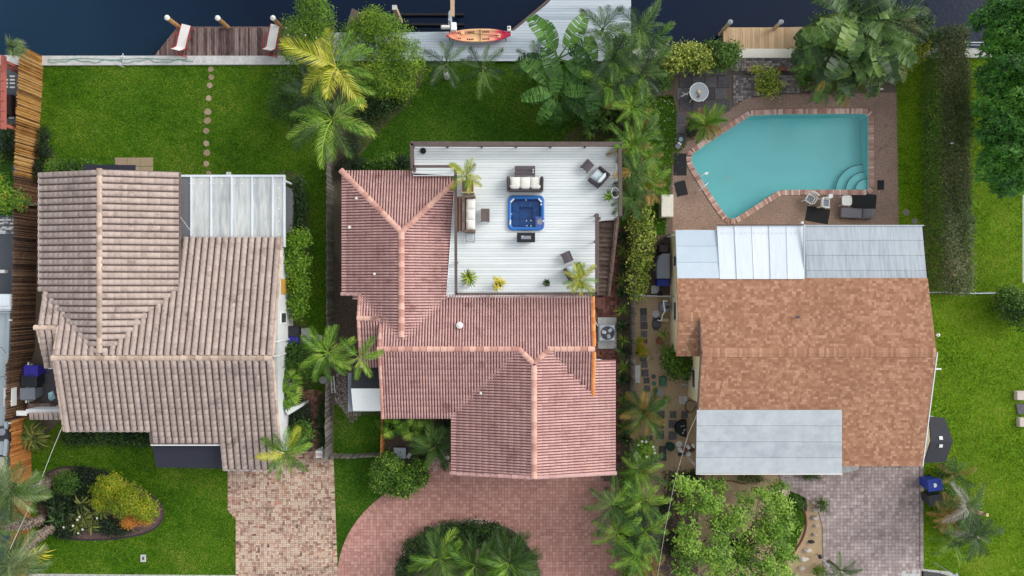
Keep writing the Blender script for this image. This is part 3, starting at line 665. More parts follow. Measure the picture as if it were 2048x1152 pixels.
# AC pad, small pads
MB().bevbox((*w(1214, 666), .05), (1.16, 1.95, .1), 0, .01).build('concrete_pad', M['concrete'], label='pale concrete pad under the air conditioner beside the pink roof', cat='concrete pad')
MB().bevbox((*w(613, 672), .03), (.62, .95, .07), 0, .01).build('concrete_pad', M['concrete'], label='square grey pad beside the black and violet bins of the grey tiled house', cat='concrete pad')
for px, py, r, lb in ((638, 676, .22, 'round pale stone near the bins, upper of two by the fence'), (646, 760, .24, 'round pale stone by the fence, lower of two')):
    MB().lathe(W(px, py), [(r, 0), (r, .04)], 12).build('stepping_stone', M['concrete'], label=lb, cat='stepping stone')
for px, py, lb in ((1812, 425, 'round stone in grass by the hedge, left of two'), (1829, 442, 'round stone in grass by the hedge, right of two')):
    MB().lathe(W(px, py), [(.2, 0), (.2, .03)], 10).build('stepping_stone', M['cobble'], label=lb, cat='stepping stone')
# kerb and road bottom right
MB().prism(wp([(1790, 1152), (1800, 1142), (1840, 1137), (1900, 1143), (1935, 1160), (1990, 1400), (1780, 1400)]), 0, .03).build('road_apron', M['concrete'], kind='structure')
MB().prism(wp([(1842, 1141), (1880, 1146), (1910, 1156), (1930, 1400), (1842, 1400)]), 0, .045).build('road', M['road'], kind='structure')
MB().prism(wp([(60, 1147), (300, 1149), (474, 1150), (474, 1190), (40, 1190)]), 0, .03).build('pavement', M['concrete'], kind='structure')
# curb edges
def kerb(name, pts, mat, r=.05, zz=.04, sm=2, lab=None, kind='structure'):
    p = smooth_poly(wp(pts), sm, False); MB().tube([(a, b, zz) for a, b in p], r, 6).build(name, M[mat], kind=kind)
kerb('bed_edging', [(90, 1060), (75, 1010), (78, 960), (110, 935), (160, 932), (215, 945), (270, 970), (320, 1000), (332, 1030), (310, 1062), (240, 1078), (160, 1080), (120, 1075)], 'pot_dark', .05)
kerb('bed_edging', [(1566, 970), (1562, 985), (1575, 1003), (1605, 1010), (1614, 1040), (1608, 1075), (1585, 1108)], 'terracotta', .06)
kerb('bed_edging', [(1400, 972), (1420, 962), (1455, 960), (1490, 968)], 'terracotta', .04)
kerb('bed_edging', [(1368, 1000), (1356, 1010), (1354, 1030), (1362, 1042)], 'terracotta', .04)
kerb('island_kerb', [(1082, 1200), (1079, 1140), (1062, 1100), (1032, 1066), (1010, 1054)], 'slab', .06)
# neighbour's patio at the left edge
layer('neighbour_yard', [(-300, 110), (62, 110), (70, 320), (60, 1152), (-300, 1152)], .004, M['gravel_dark'])
layer('neighbour_lawn', [(-300, 330), (40, 300), (40, 430), (-300, 440)], .006, M['grass_b'])
nb = thing('neighbour_patio', 'grey patio with rows of white paving bars at the left edge', 'paving', W(15, 200))
MB().prism(wp([(-60, 118), (55, 118), (52, 200), (38, 262), (-60, 262)]), 0, .03).build('patio_base', M['gravel_dark'], nb)
for k in range(17):
    px, py = ((12, 160), (12, 167), (12, 174), (26, 153), (26, 160), (26, 167), (26, 175), (24, 222), (24, 229), (24, 236), (6, 440), (18, 440), (4, 447), (26, 447), (10, 455), (24, 455), (8, 463))[k]
    x, y = w(px, py); MB().box((x, y, .03), (.32, .1, .06)).build('paving_bar', M['concrete_white'], nb)
mb = MB(); add_bricks(mb, wp([(-40, 434), (38, 434), (38, 468), (-40, 468)]), .4, .13, 'run', 0, .03, gap=.01)
mb.build('patio_pavers', pm('grey_white_pavers', [(92, 98, 104), (106, 110, 116), (206, 210, 212)], amp=.5, ns=4), kind='stuff')
# ================================================================ TILED ROOFS AND HOUSES
def clip_faces(vs, fs, p, nrm):
    """keep the side of a vertical plane (p, nrm in plan) that nrm points to"""
    out_v = []; out_f = []
    for f in fs:
        pts = [vs[i] for i in f]; res = []; m = len(pts)
        for i in range(m):
            a, b = pts[i], pts[(i+1) % m]
            da = (a[0]-p[0])*nrm[0]+(a[1]-p[1])*nrm[1]; db = (b[0]-p[0])*nrm[0]+(b[1]-p[1])*nrm[1]
            if da >= 0: res.append(a)
            if (da >= 0) != (db >= 0):
                t = da/(da-db); res.append(tuple(a[k]+(b[k]-a[k])*t for k in range(3)))
        if len(res) >= 3:
            o = len(out_v); out_v += res; out_f.append(tuple(range(o, o+len(res))))
    return out_v, out_f
def barrel_tile(tw, tl, ribs, hgt, gapf):
    """ribbed roof tile: x across, y up the slope, z out of it; lower end stands proud so that courses step"""
    pr = []
    for k in range(ribs):
        a = -tw/2+k*tw/ribs; p = tw/ribs; gw = p*gapf
        for t in range(6):
            th = math.pi*t/5; pr.append((a+gw/2+(p-gw)*(.5-.5*math.cos(th)), .012+hgt*math.sin(th)**.8))
    y0, y1 = -.53*tl, .5*tl; st = .014
    lo = [(x, y0, z+st) for x, z in pr]; hi = [(x, y1, z) for x, z in pr]; bt = [(x, y0, max(z-.02, -.0)) for x, z in pr]
    n = len(pr); vs = lo+hi+bt
    fs = [(i, i+1, n+i+1, n+i) for i in range(n-1) if i % 6 != 5]+[(2*n+i, 2*n+i+1, i+1, i) for i in range(n-1) if i % 6 != 5]
    return vs, fs
class Roof:
    def __init__(s, house, mat, tw, tl, ribs, hgt, gapf, nmax=300):
        s.h = house; s.mat = mat; s.tw = tw; s.tl = tl; s.tv, s.tf = barrel_tile(tw, tl, ribs, hgt, gapf)
        mb = MB(); mb.add(s.tv, s.tf); s.me = mb.mesh('roof_tile', mat, True, 1.); s.singles = []; s.soup = MB(); s.nmax = nmax; s.cnt = 0
        s.under = MB(); s.part = bpy.data.objects.new('roof', None)
    def slope(s, poly, base, up, p, expand=None, clips=(), thick=.1, skip=None, phase=(0, 0)):
        """poly: exact plan outline; expand: outline used to accept tiles"""
        up = Vector((up[0], up[1])).normalized(); cz = 1/math.sqrt(1+p*p)
        U = Vector((up.x*cz, up.y*cz, p*cz)); Rv = Vector((up.y, -up.x, 0)); Nn = Rv.cross(U)
        zf = lambda x, y: base[2]+p*((x-base[0])*up.x+(y-base[1])*up.y)
        s.under.prism(poly, lambda x, y: zf(x, y)-thick, lambda x, y: zf(x, y)-.004)
        acc = expand or poly
        uu = [(Vector(q)-Vector(base[:2])).dot(Rv.xy) for q in acc]; vv = [(Vector(q)-Vector(base[:2])).dot(up)/cz for q in acc]
        i0, i1 = math.floor(min(uu)/s.tw)-1, math.ceil(max(uu)/s.tw)+1; j0, j1 = math.floor(min(vv)/s.tl)-1, math.ceil(max(vv)/s.tl)+1
        m3 = Matrix((Rv, U, Nn)).transposed(); B = Vector(base)
        for j in range(j0, j1):
            for i in range(i0, i1):
                c = B+Rv*((i+.5)*s.tw+phase[0])+U*((j+.5)*s.tl+phase[1])
                if not inpoly(c.x, c.y, acc): continue
                if skip and inpoly(c.x, c.y, skip): continue
                v = rnd(-1, 1) if random.random() > .05 else rnd(1.0, 1.6)
                jz = rnd(-.004, .006); ja = rnd(-.012, .012)
                m = m3 @ Matrix.Rotation(ja, 3, 'Z'); c2 = c+Nn*jz
                P = [tuple(c2+m @ Vector(q)) for q in s.tv]; F = s.tf; cut = False
                for cp, cn in clips:
                    ds = [(q[0]-cp[0])*cn[0]+(q[1]-cp[1])*cn[1] for q in P]
                    if max(ds) < 0: P = None; break
                    if min(ds) < 0: P, F = clip_faces(P, F, cp, cn); cut = True
                if P is None or not F: continue
                s.singles.append((c2, m, P, F, cut, v))
    def finish(s, undermat):
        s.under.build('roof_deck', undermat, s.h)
        whole = [t for t in s.singles if not t[4]]; random.Random(5).shuffle(whole)
        whole.sort(key=lambda t: -round(t[0].z*2)/2)
        ids = set(id(t) for t in whole[:s.nmax])
        for t in s.singles:
            if id(t) in ids: inst(s.me, 'roof_tile', s.h, t[0], mat3=t[1])
            else: s.soup.add(t[2], t[3], t[5])
        o = s.soup.build('roof_tiles', s.mat, s.h, smooth=True, kind='stuff')
def caps(house, a, b, mat, r=.15, l=.40, name='ridge_tile', sag=.0, flat=.8):
    a, b = Vector(a), Vector(b); n = max(1, round((b-a).length/l)); d = (b-a)/n; L = d.length
    prof = [(math.cos(math.pi*k/6)*r, math.sin(math.pi*k/6)*r*flat) for k in range(7)]
    mb = MB(); mb.add([(-.02*L-L*.04, x*1.12, z*1.12+.012) for x, z in prof]+[(L, x*.94, z*.94) for x, z in prof]+[(-.06*L, x*1.0, z*.9) for x, z in prof],
        [(i, i+1, 8+i, 7+i) for i in range(6)]+[(14+i, 15+i, i+1, i) for i in range(6)]+[(13, 7, 7+1, 7+2, 7+3, 7+4, 7+5)])
    me = mb.mesh('ridge_tile', mat, False, 1.)
    dx = d.normalized(); zz = Vector((0, 0, 1)); yy = zz.cross(dx).normalized(); zz = dx.cross(yy); m3 = Matrix((dx, yy, zz)).transposed()
    for k in range(n): inst(me, name, house, a+d*k+Vector((0, 0, -.02)), mat3=m3 @ Matrix.Rotation(rnd(-.02, .02), 3, 'Z'))
def gutter(house, a, b, name='gutter', mat='white', wd=.07, h=.12):
    a, b = Vector(a), Vector(b); c = (a+b)/2; d = b-a
    MB().box(c, (d.length, wd, h), math.atan2(d.y, d.x)).build(name, M[mat], house)

# ---------------------------------------------------------------- house A (left, greyish barrel tiles)
HA = thing('house', 'house with greyish buff barrel tile roof and white walls, left of the picture', 'house', (-20, -2, 0))
pa = .22; ZA = 4.3; yr = -3.934; xr = -23.16
zmN = lambda y: ZA-pa*(y-yr); zmS = lambda y: ZA-pa*(yr-y)
xL, xRt = -25.75, -13.45; yN = 2.95; xwE, xwW = -19.08, -27.2; yW = 6.68
s1, s2, s3 = -8.2, -9.05, -10.6     # stepped south eaves
xs1 = w(302, 885, 3.1)[0]; xs2 = w(447, 940, 3)[0]
ra = Roof(HA, M['tile_a'], .385, .345, 1, .12, .20)
yk = w(0, 655, 3.9)[1]              # small side ridge
xk = w(75, 655, 3.9)[0]
# main north slope (with the piece that runs on west above the little side gable)
yvE = yr+(xwE-xr)                   # valley foot on the east side
yvW = yr+(xr-xwW)
polyN = [(xRt, yr), (xRt, yN), (xwE+.02, yN), (xwE+.02, yvE), (xr, yr)]
expN = [(xRt, yr), (xRt, yN-.1), (xwE-.25, yN-.1), (xwE-.25, yvE), (xr-.15, yr)]
ra.slope(polyN, (xRt, yN, zmN(yN)), (0, -1), pa, expN, clips=[((xRt-.02, 0), (-1, 0)), ((0, yr+.02), (0, 1))])
polyNW = [(xr, yr), (xwW+.55, yvW-.55+.0), (xk+.15, yvW-.55), (xk, yk), (xL, yk), (xL, yr)]
expNW = [(xr+.15, yr), (xr, yr+.35), (xwW+.6, yvW-.3), (xk, yvW-.3), (xk, yk), (xL, yk), (xL, yr)]
ra.slope(polyNW, (xRt, yN, zmN(yN)), (0, -1), pa, expNW, clips=[((xk, 0), (1, 0)), ((0, yr+.02), (0, 1))])
# main south slope
polyS = [(xL, yr), (xL, s1), (xs1, s1), (xs1, s2), (xs2, s2), (xs2, s3), (xRt, s3), (xRt, yr)]
ra.slope(polyS, (xRt, s3, zmS(s3)), (0, 1), pa, None, clips=[((xL+.03, 0), (1, 0)), ((xRt-.02, 0), (-1, 0)), ((0, yr-.02), (0, -1))])
# little side gable, south slope
zk = zmN(yk); yke = w(0, 735, 3.4)[1]
polyK = [(xk, yk), (xL+.05, yk), (xL+.05, yke), (xk+.25, yke)]
ra.slope(polyK, (xL, yke, zk-pa*(yk-yke)), (0, 1), pa, None, clips=[((xk+.05, 0), (1, 0)), ((0, yk-.02), (0, -1))])
# wing: east and west slopes
zw = lambda x: ZA-pa*abs(x-xr)-.0
ra.slope([(xr, yr), (xr, yW), (xwE, yW), (xwE, yvE)], (xwE, yW, zw(xwE)), (-1, 0), pa, [(xr, yr-.1), (xr, yW), (xwE, yW), (xwE, yvE-.2)], clips=[((xr+.02, 0), (1, 0)), ((xwE-.02, 0), (-1, 0))])
ra.slope([(xr, yr), (xwW+.0, yvW-.1), (xwW, yW-.1), (xr, yW)], (xwW, yW, zw(xwW)), (1, 0), pa, [(xr, yr-.1), (xwW, yvW-.2), (xwW, yW-.12), (xr, yW)], clips=[((xr-.02, 0), (-1, 0)), ((xwW+.02, 0), (1, 0))])
ra.finish(M['pan_a'])
caps(HA, (xL-.05, yr, ZA+.05), (xRt+.02, yr, ZA+.05), M['cap_a'], r=.15, l=.42)
caps(HA, (xr, yW, ZA+.05), (xr, yr+.3, ZA+.05), M['cap_a'], r=.15, l=.42)
caps(HA, (xk-.1, yk, zk+.05), (xL-.1, yk, zk+.05), M['cap_a'], r=.14, l=.40)
caps(HA, (xL-.0, s1, zmS(s1)+.02), (xL, yr-.1, ZA+.02), M['cap_a'], r=.10, l=.4, name='rake_tile')
caps(HA, (xL-.0, yr+.1, ZA), (xL, yk+.1, zk+.02), M['cap_a'], r=.10, l=.4, name='rake_tile')
caps(HA, (xk+.22, yke, zk-pa*(yk-yke)+.02), (xk+.02, yk-.1, zk+.02), M['cap_a'], r=.10, l=.4, name='rake_tile')
caps(HA, (xRt, s3, zmS(s3)+.02), (xRt, yr-.1, ZA+.02), M['cap_a'], r=.09, l=.4, name='rake_tile')
caps(HA, (xRt, yN, zmN(yN)+.02), (xRt, yr+.1, ZA+.02), M['cap_a'], r=.09, l=.4, name='rake_tile')
gutter(HA, (xL+.1, s1-.05, zmS(s1)-.1), (xs1, s1-.05, zmS(s1)-.1)); gutter(HA, (xs1, s2-.05, zmS(s2)-.1), (xs2, s2-.05, zmS(s2)-.1)); gutter(HA, (xs2, s3-.05, zmS(s3)-.1), (xRt, s3-.05, zmS(s3)-.1))
gutter(HA, (xk+.25, yke-.05, zk-pa*(yk-yke)-.08), (xL+.05, yke-.05, zk-pa*(yk-yke)-.08))
MB().box((xwW-.03, (yW+yvW)/2, zw(xwW)-.06), (.04, yW-yvW-.3, .12)).build('fascia', M['white'], HA)
mb = MB().prism([(-25.2, -7.7), (xs1+.4, -7.7), (xs1+.4, -8.4), (xs2+.4, -8.4), (xs2+.4, -9.9), (xRt-.22, -9.9), (xRt-.22, 2.4), (-19.5, 2.4), (-19.5, 6.2), (-26.8, 6.2), (-26.8, -.3), (-25.2, -.3)], 0, 2.72)
mb.prism([(xRt-.62, yr-5.9), (xRt-.22, yr-5.9), (xRt-.22, yN-.6), (xRt-.62, yN-.6)], 2.72, lambda x, y: ZA-.14-pa*abs(y-yr))
mb.add([(-25.2, yr-4, 2.7), (-25.2, yr+3, 2.7), (-25.2, yr, ZA-.2), (-25.0, yr-4, 2.7), (-25.0, yr+3, 2.7), (-25.0, yr, ZA-.2)], [(0, 2, 1), (3, 4, 5), (0, 3, 5, 2), (1, 2, 5, 4)])
mb.build('wall', M['white_wall'], HA)
MB().box((xRt-.1, yr-3.35, ZA-pa*3.35-.09), (.05, 6.9, .18), tilt=(pa*.98, 0)).box((xRt-.1, yr+3.4, ZA-pa*3.4-.09), (.05, 6.9, .18), tilt=(-pa*.98, 0)).build('bargeboard', M['white'], HA)
def wall_window(house, x, y, z, wy, hz, side, frame='white'):
    f = MB().box((x, y, z), (.08, wy+.16, hz+.16)).build('window_frame', M[frame], house)
    MB().box((x+side*.03, y, z), (.04, wy, hz)).build('pane', M['window'], f)
xw = xRt-.22
wall_window(HA, xw, w(0, 635, 1.5)[1], 1.9, .55, .75, 1)
o = MB().box((xw+.02, w(0, 573, 1)[1], 1.3), (.06, .9, 2.0)).build('side_door', plain('ochre_door', (196, 150, 72)), HA)
MB().box((xw+.05, w(0, 578, 1)[1], 1.05), (.08, .1, .06)).build('handle', M['steel'], o)
for py in (676, 702): MB().tube([(xw+.05, w(0, py)[1], .0), (xw+.05, w(0, py)[1], 2.6), (xw-.1, w(0, py)[1], 3.6)], .05, 6).build('downpipe', M['white'], HA)
MB().prism(wp([(578, 818), (582, 812), (606, 806), (606, 812), (584, 826)], 1.2), 0, 1.9).build('entrance_screen', M['white_wall'], HA)
MB().box(w(213, 348, 2)+(2.6,), (2.0, .9, .08)).build('rear_awning', M['awning'], HA)
x0, y0 = w(236, 337, 2.5); MB().box((x0, y0, 2.55), (2.1, .4, .06), tilt=(-.15, 0)).build('rear_awning', M['awning'], HA)
# black awning in front
q = [W(302, 882, 2.75), W(446, 882, 2.75), W(450, 937, 2.2), W(313, 935, 2.2)]
MB().add(q+[(a, b, c-.06) for a, b, c in q], [(3, 2, 1, 0), (4, 5, 6, 7), (0, 1, 5, 4), (1, 2, 6, 5), (2, 3, 7, 6), (3, 0, 4, 7)]).build('front_awning', M['awning'], HA)
# patio roof with standing seams
zp = 2.7; PR = thing('patio_roof', 'streaked silver metal patio roof with raised seams behind the grey tiled house', 'patio cover', W(465, 415))
xx = [362, 383, 423, 464, 505, 546, 570]
for i in range(6):
    a = wp([(xx[i], 353), (xx[i+1]-.4, 353), (xx[i+1]-.4, 480), (xx[i], 480)], zp)
    MB().prism(a, zp-.05+.012*(i % 2), lambda x, y: zp+(.0 if y > 5 else .02)+.012*(i % 2)).build('roof_panel', M['metal_dark'] if i == 0 else M['metal_patio'], PR, r=1.)
    if i: MB().box(w(xx[i], 415, zp)+(zp+.05,), (.09, 3.68, .07)).build('seam', M['metal_white'], PR)
MB().box(w(466, 352, zp)+(zp-.0,), (6.12, .12, .16)).build('gutter', M['metal_white'], PR)
MB().box(w(569, 424, zp)+(zp+.0,), (.1, 4.1, .14)).build('gutter', M['metal_white'], PR)
mb = MB()
for px in (380, 387, 402, 420, 427, 444, 462, 469, 484, 503, 509, 544, 550, 566): mb.lathe(W(px, 367, zp+.02), [(.035, 0), (.035, .02)], 8)
for py in (377, 396, 417, 442, 469): mb.lathe(W(558, py, zp+.02), [(.035, 0), (.035, .02)], 8)
mb.build('screw_caps', M['white'], PR)
for px in (372, 466, 566): MB().box(w(px, 360, 2.6)+(1.32,), (.1, .1, 2.6)).build('post', M['white'], PR)
MB().box(w(458, 348, 2.7)+(2.72,), (.25, .22, .1)).build('bracket', M['concrete'], PR)
MB().prism(wp([(571, 372), (583, 378), (586, 400), (584, 450), (577, 478), (571, 480)], 1.2), 0, 1.35).build('storage_cover', M['metal_dark'], label='dark grey covered storage box beside the streaked patio roof', cat='storage box')
# gate pier wall with tiled cap, left
gw = thing('garden_wall', 'low white wall capped with barrel tiles left of the grey tiled house', 'wall', W(85, 825))
x0, y0 = w(40, 828, 1.6); x1, _ = w(125, 828, 1.6)
MB().box(((x0+x1)/2+.2, y0+.15, .8), (x1-x0-.3, .25, 1.6)).build('wall', M['white_wall'], gw)
mb2 = MB(); mb2.add(*barrel_tile(.3, .45, 1, .07, .15)); cme = mb2.mesh('wall_tile', M['tile_a'], True, 1.)
for i in range(8): inst(cme, 'wall_tile', gw, (x0+.75+i*.295, y0-.08, 1.68), (R(12), 0, 0))
MB().bevbox((x0+.1, y0+.05, 1.62), (.6, .3, .14), 0, .05).build('pier_cap', M['offwhite'], gw)

# ---------------------------------------------------------------- house B (centre, terracotta tiles)
HB = thing('house', 'house with pink terracotta tile roof wrapped round the white deck, centre', 'house', (0, -4, 0))
pb = .25; ZB = 4.1; yrb = w(0, 698, ZB)[1]; xRb = w(1188, 700, ZB)[0]; xLb = w(759, 700, ZB)[0]
ySb = w(0, 836, 3.07)[1]; yNb = w(0, 594, 3.3)[1]
ZG = ZB+.2; xg = w(1068, 800, ZG)[0]; hw = 4.78; zge = ZG-pb*hw; xgW, xgE = xg-hw, xg+hw; yg0 = yrb-.8; ygS = w(0, 946, zge)[1]; ygS2 = w(0, 955, ZG)[1]
ZWg = 3.98; xrw = w(803, 560, ZWg)[0]; hww = 3.62; xWw = xrw-hww; xEw = xrw+hww; yNw = w(0, 342, ZWg-pb*hww)[1]; yap = yNw-hww
rb = Roof(HB, M['tile_b'], .325, .375, 2, .075, .34)
zbN = lambda y: ZB-pb*(y-yrb); zbS = lambda y: ZB-pb*(yrb-y)
DECK_Z = 3.42
deckpoly = wp([(824, 291), (1238, 291), (1238, 443), (1192, 443), (1192, 593), (893, 594), (912, 350), (824, 350)], DECK_Z)
# wing: valley meets main N slope
yve = yrb+ (ZB-ZWg)/pb          # where the wing ridge meets the main slope
skipdeck = wp([(826, 293), (1236, 293), (1236, 580), (900, 584), (918, 352), (826, 346)], DECK_Z)
kx = lambda y: xrw+(y-yve)      # SE valley line x at y
rb.slope([(xrw, yve), (xrw, yap), (xEw-.3, yNw-.3), (xEw-.3, yve+hww-.3)], (xEw, yNw, ZWg-pb*hww), (-1, 0), pb,
         [(xrw, yve-.2), (xrw, yap+.3), (xEw, yNw+.3), (xEw, yve+hww), (xrw+.4, yve-.1)], clips=[((xrw+.02, 0), (1, 0)), ((xrw, yap), (.707, -.707))], skip=skipdeck)
yws = w(0, 588, 3.2)[1]
rb.slope([(xrw, yve), (xrw, yap), (xWw, yNw), (xWw, yws), (xrw-(yws-yve), yws)], (xWw, yNw, ZWg-pb*hww), (1, 0), pb,
         [(xrw, yve-.2), (xrw, yap+.3), (xWw, yNw+.3), (xWw, yws), (xrw-(yws-yve)-.1, yws-.2)], clips=[((xrw-.02, 0), (-1, 0)), ((xrw, yap), (-.707, -.707)), ((0, yws), (0, 1)) if False else ((xWw+.02, 0), (1, 0))])
rb.slope([(xrw, yap), (xWw, yNw), (xEw, yNw)], (xrw, yNw, ZWg-pb*hww), (0, -1), pb, [(xrw, yap-.3), (xWw-.3, yNw), (xEw+.3, yNw)],
         clips=[((xrw, yap), (.707, .707)), ((xrw, yap), (-.707, .707))], skip=skipdeck)
# main north slope
xk2 = w(716, 620, 3.8)[0]; yk2 = w(0, 637, 3.85)[1]
rb.slope([(xRb, yrb), (xRb, yNb+.5), (kx(yNb+.5), yNb+.5), (xrw, yve), (xrw, yrb)], (xRb, yNb, zbN(yNb)), (0, -1), pb,
         [(xRb, yrb-.0), (xRb, yNb+.4), (kx(yNb)-.1, yNb+.4), (xrw-.1, yve), (xrw-.1, yrb)], clips=[((xRb-.02, 0), (-1, 0)), ((0, yrb+.02), (0, 1)), ], skip=skipdeck)
rb.slope([(xrw, yrb), (xrw, yve), (xk2, yws-.02), (xk2, yk2), (xLb, yk2), (xLb, yrb)], (xRb, yNb, zbN(yNb)), (0, -1), pb,
         [(xrw, yrb), (xrw, yve+.2), (xk2+.3, yws+.0), (xk2, yws+.0), (xk2, yk2), (xLb, yk2), (xLb, yrb)], clips=[((xk2, 0), (1, 0)), ((0, yrb+.02), (0, 1))])
# piece of the north plane between the two short hips of the garage ridge
rb.slope([(xg-.8, yrb+.0), (xg+.8, yrb), (xg, yg0)], (xRb, yNb, zbN(yNb)), (0, -1), pb, [(xg-1.0, yrb+.1), (xg+1.0, yrb+.1), (xg, yg0-.1)], clips=[((xg, yg0), (.707, .707)), ((xg, yg0), (-.707, .707))])
# main south slopes (west and east of the garage wing)
vw = lambda y: xg-.8-(yrb-y); ve = lambda y: xg+.8+(yrb-y)
rb.slope([(xLb, yrb), (xLb, ySb), (vw(ySb), ySb), (xg-.8, yrb)], (xRb, ySb, zbS(ySb)), (0, 1), pb, [(xLb, yrb), (xLb, ySb), (vw(ySb)+.3, ySb), (xg-.5, yrb)], clips=[((xLb+.02, 0), (1, 0)), ((0, yrb-.02), (0, -1))])
yEe = yrb-(xRb-xg-.8)
rb.slope([(xg+.8, yrb), (xRb, yEe), (xRb, yrb)], (xRb, ySb, zbS(ySb)), (0, 1), pb, [(xg+.5, yrb), (xRb, yEe-.3), (xRb, yrb)], clips=[((xRb-.02, 0), (-1, 0)), ((0, yrb-.02), (0, -1))])
# garage wing
rb.slope([(xg, yg0), (xg-.8, yrb), (xgW, yrb-(xg-.8-xgW)), (xgW, ygS), (xg, ygS2)], (xgW, ygS, zge), (1, 0), pb, [(xg, yg0), (xg-.9, yrb), (xgW, yrb-(xg-.8-xgW)+.25), (xgW, ygS), (xg, ygS2)],
         clips=[((xg-.02, 0), (-1, 0)), ((xg, yg0), (-.707, -.707)) if False else ((xgW+.02, 0), (1, 0))])
yEt = w(0, 720, 3.2)[1]
rb.slope([(xg, yg0), (xg, ygS2), (xgE, ygS), (xgE, yEt), (xRb, yEt), (xRb, yEe), (xg+.8, yrb)], (xgE, ygS, zge), (-1, 0), pb, [(xg, yg0), (xg, ygS2), (xgE, ygS), (xgE, yEt), (xRb-.1, yEt), (xRb-.2, yEe+.1), (xg+.85, yrb)],
         clips=[((xg+.02, 0), (1, 0)), ((xgE-.02, 0), (-1, 0))])
# little side roof, south slope
zk2 = zbN(yk2); yk3 = w(0, 735, 3.3)[1]
rb.slope([(xk2, yk2), (xLb, yk2), (xLb, yk3), (xk2, yk3)], (xLb, yk3, zk2-pb*(yk2-yk3)), (0, 1), pb, None, clips=[((0, yk2-.02), (0, -1))])
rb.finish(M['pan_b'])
cb = M['cap_b']
caps(HB, (xLb-.1, yrb, ZB+.04), (xg-.8, yrb, ZB+.04), cb); caps(HB, (xg+.8, yrb, ZB+.04), (xRb+.05, yrb, ZB+.04), cb)
caps(HB, (xg-.85, yrb, ZB+.04), (xg, yg0, ZG+.05), cb); caps(HB, (xg+.85, yrb, ZB+.04), (xg, yg0, ZG+.05), cb)
caps(HB, (xg, ygS2, ZG+.05), (xg, yg0-.1, ZG+.05), cb, r=.16)
caps(HB, (xrw, yve+.2, ZWg+.05), (xrw, yap, ZWg+.05), cb, r=.17)
caps(HB, (xWw-.02, yNw+.02, ZWg-pb*hww+.04), (xrw, yap, ZWg+.05), cb, r=.16)
tt = .86; caps(HB, (xrw+hww*tt, yap+hww*tt, ZWg-pb*hww*tt+.04), (xrw, yap, ZWg+.05), cb, r=.16)
caps(HB, (xLb, ySb, zbS(ySb)+.03), (xLb, yrb-.1, ZB+.03), cb, r=.10, name='rake_tile'); caps(HB, (xLb, yrb+.1, ZB+.03), (xLb, yk2-.3, zbN(yk2)+.0), cb, r=.12, name='rake_tile')
caps(HB, (xk2-.05, yk2, zk2+.04), (xLb-.1, yk2, zk2+.04), cb, r=.14)
caps(HB, (xk2, yws+.05, zbN(yws)+.03), (xk2, yk2, zk2+.03), cb, r=.10, name='rake_tile'); caps(HB, (xk2, yk3, zk2-pb*(yk2-yk3)+.03), (xk2, yk2-.1, zk2+.03), cb, r=.10, name='rake_tile')
caps(HB, (xWw, yws, ZWg-pb*hww+.03), (xrw-(yws-yve), yws, zbN(yws)+.03), M['tile_b'], r=.10, name='rake_tile')
co = M['cap_orange']
caps(HB, (xRb, yEe-.1, zbS(yEe)+.03), (xRb, yrb-.15, ZB+.03), co, r=.12, name='rake_tile'); caps(HB, (xRb, yNb, zbN(yNb)+.03), (xRb, yrb+.15, ZB+.03), co, r=.12, name='rake_tile')
caps(HB, (xgW, ygS, zge+.03), (xg, ygS2, ZG+.03), M['tile_b'], r=.11, name='rake_tile'); caps(HB, (xgE, ygS, zge+.03), (xg, ygS2, ZG+.03), M['tile_b'], r=.11, name='rake_tile')
mb = MB().prism([(xLb+.4, ySb+.5), (xgW+.4, ySb+.5), (xgW+.4, ygS+.5), (xgE-.4, ygS+.5), (xgE-.4, yEt-.3), (xRb-.35, yEt-.3), (xRb-.35, -.9), (xRb-.35, 3.7), (-3.3, 3.7), (-3.3, yNw-.5), (xWw+.5, yNw-.5), (xWw+.5, yws+.4), (xLb+.4, yws+.3)], 0, 2.7)
mb.prism([(xRb-.8, yEt), (xRb-.35, yEt), (xRb-.35, -.9), (xRb-.8, -.9)], 2.7, lambda x, y: ZB-.16-pb*abs(y-yrb)); mb.build('wall', M['white_wall'], HB)
def vent(px, py, z, lab, mat='offwhite', r=.09, h=.3):
    MB().lathe(W(px, py, z), [(r, -.1), (r, h), (r*1.5, h), (r*1.5, h+.06), (r*.4, h+.12)], 12).build('roof_vent', M[mat], HB, label=lab)
vent(920, 650, 3.75, 'white mushroom roof vent', r=.13, h=.22); vent(962, 785, 3.5, 'small white pipe vent', r=.05); vent(714, 397, 3.2, 'short pipe vent', r=.06, h=.12); vent(700, 455, 3.25, 'short pipe vent', r=.06, h=.12); vent(750, 548, 3.5, 'thin white pipe vent', r=.05, h=.15)
for k in range(9):
    x0, y0 = w(752+rnd(-5, 6), 630+rnd(-8, 10), 3.9)
    MB().tube([(x0, y0, 3.86), (x0+rnd(-.3, .3), y0+rnd(-.25, .25), 4.0), (x0+rnd(-.3, .3), y0+rnd(-.4, .2), 3.9)], .015, 4).build('fallen_twig', M['twig'], HB)

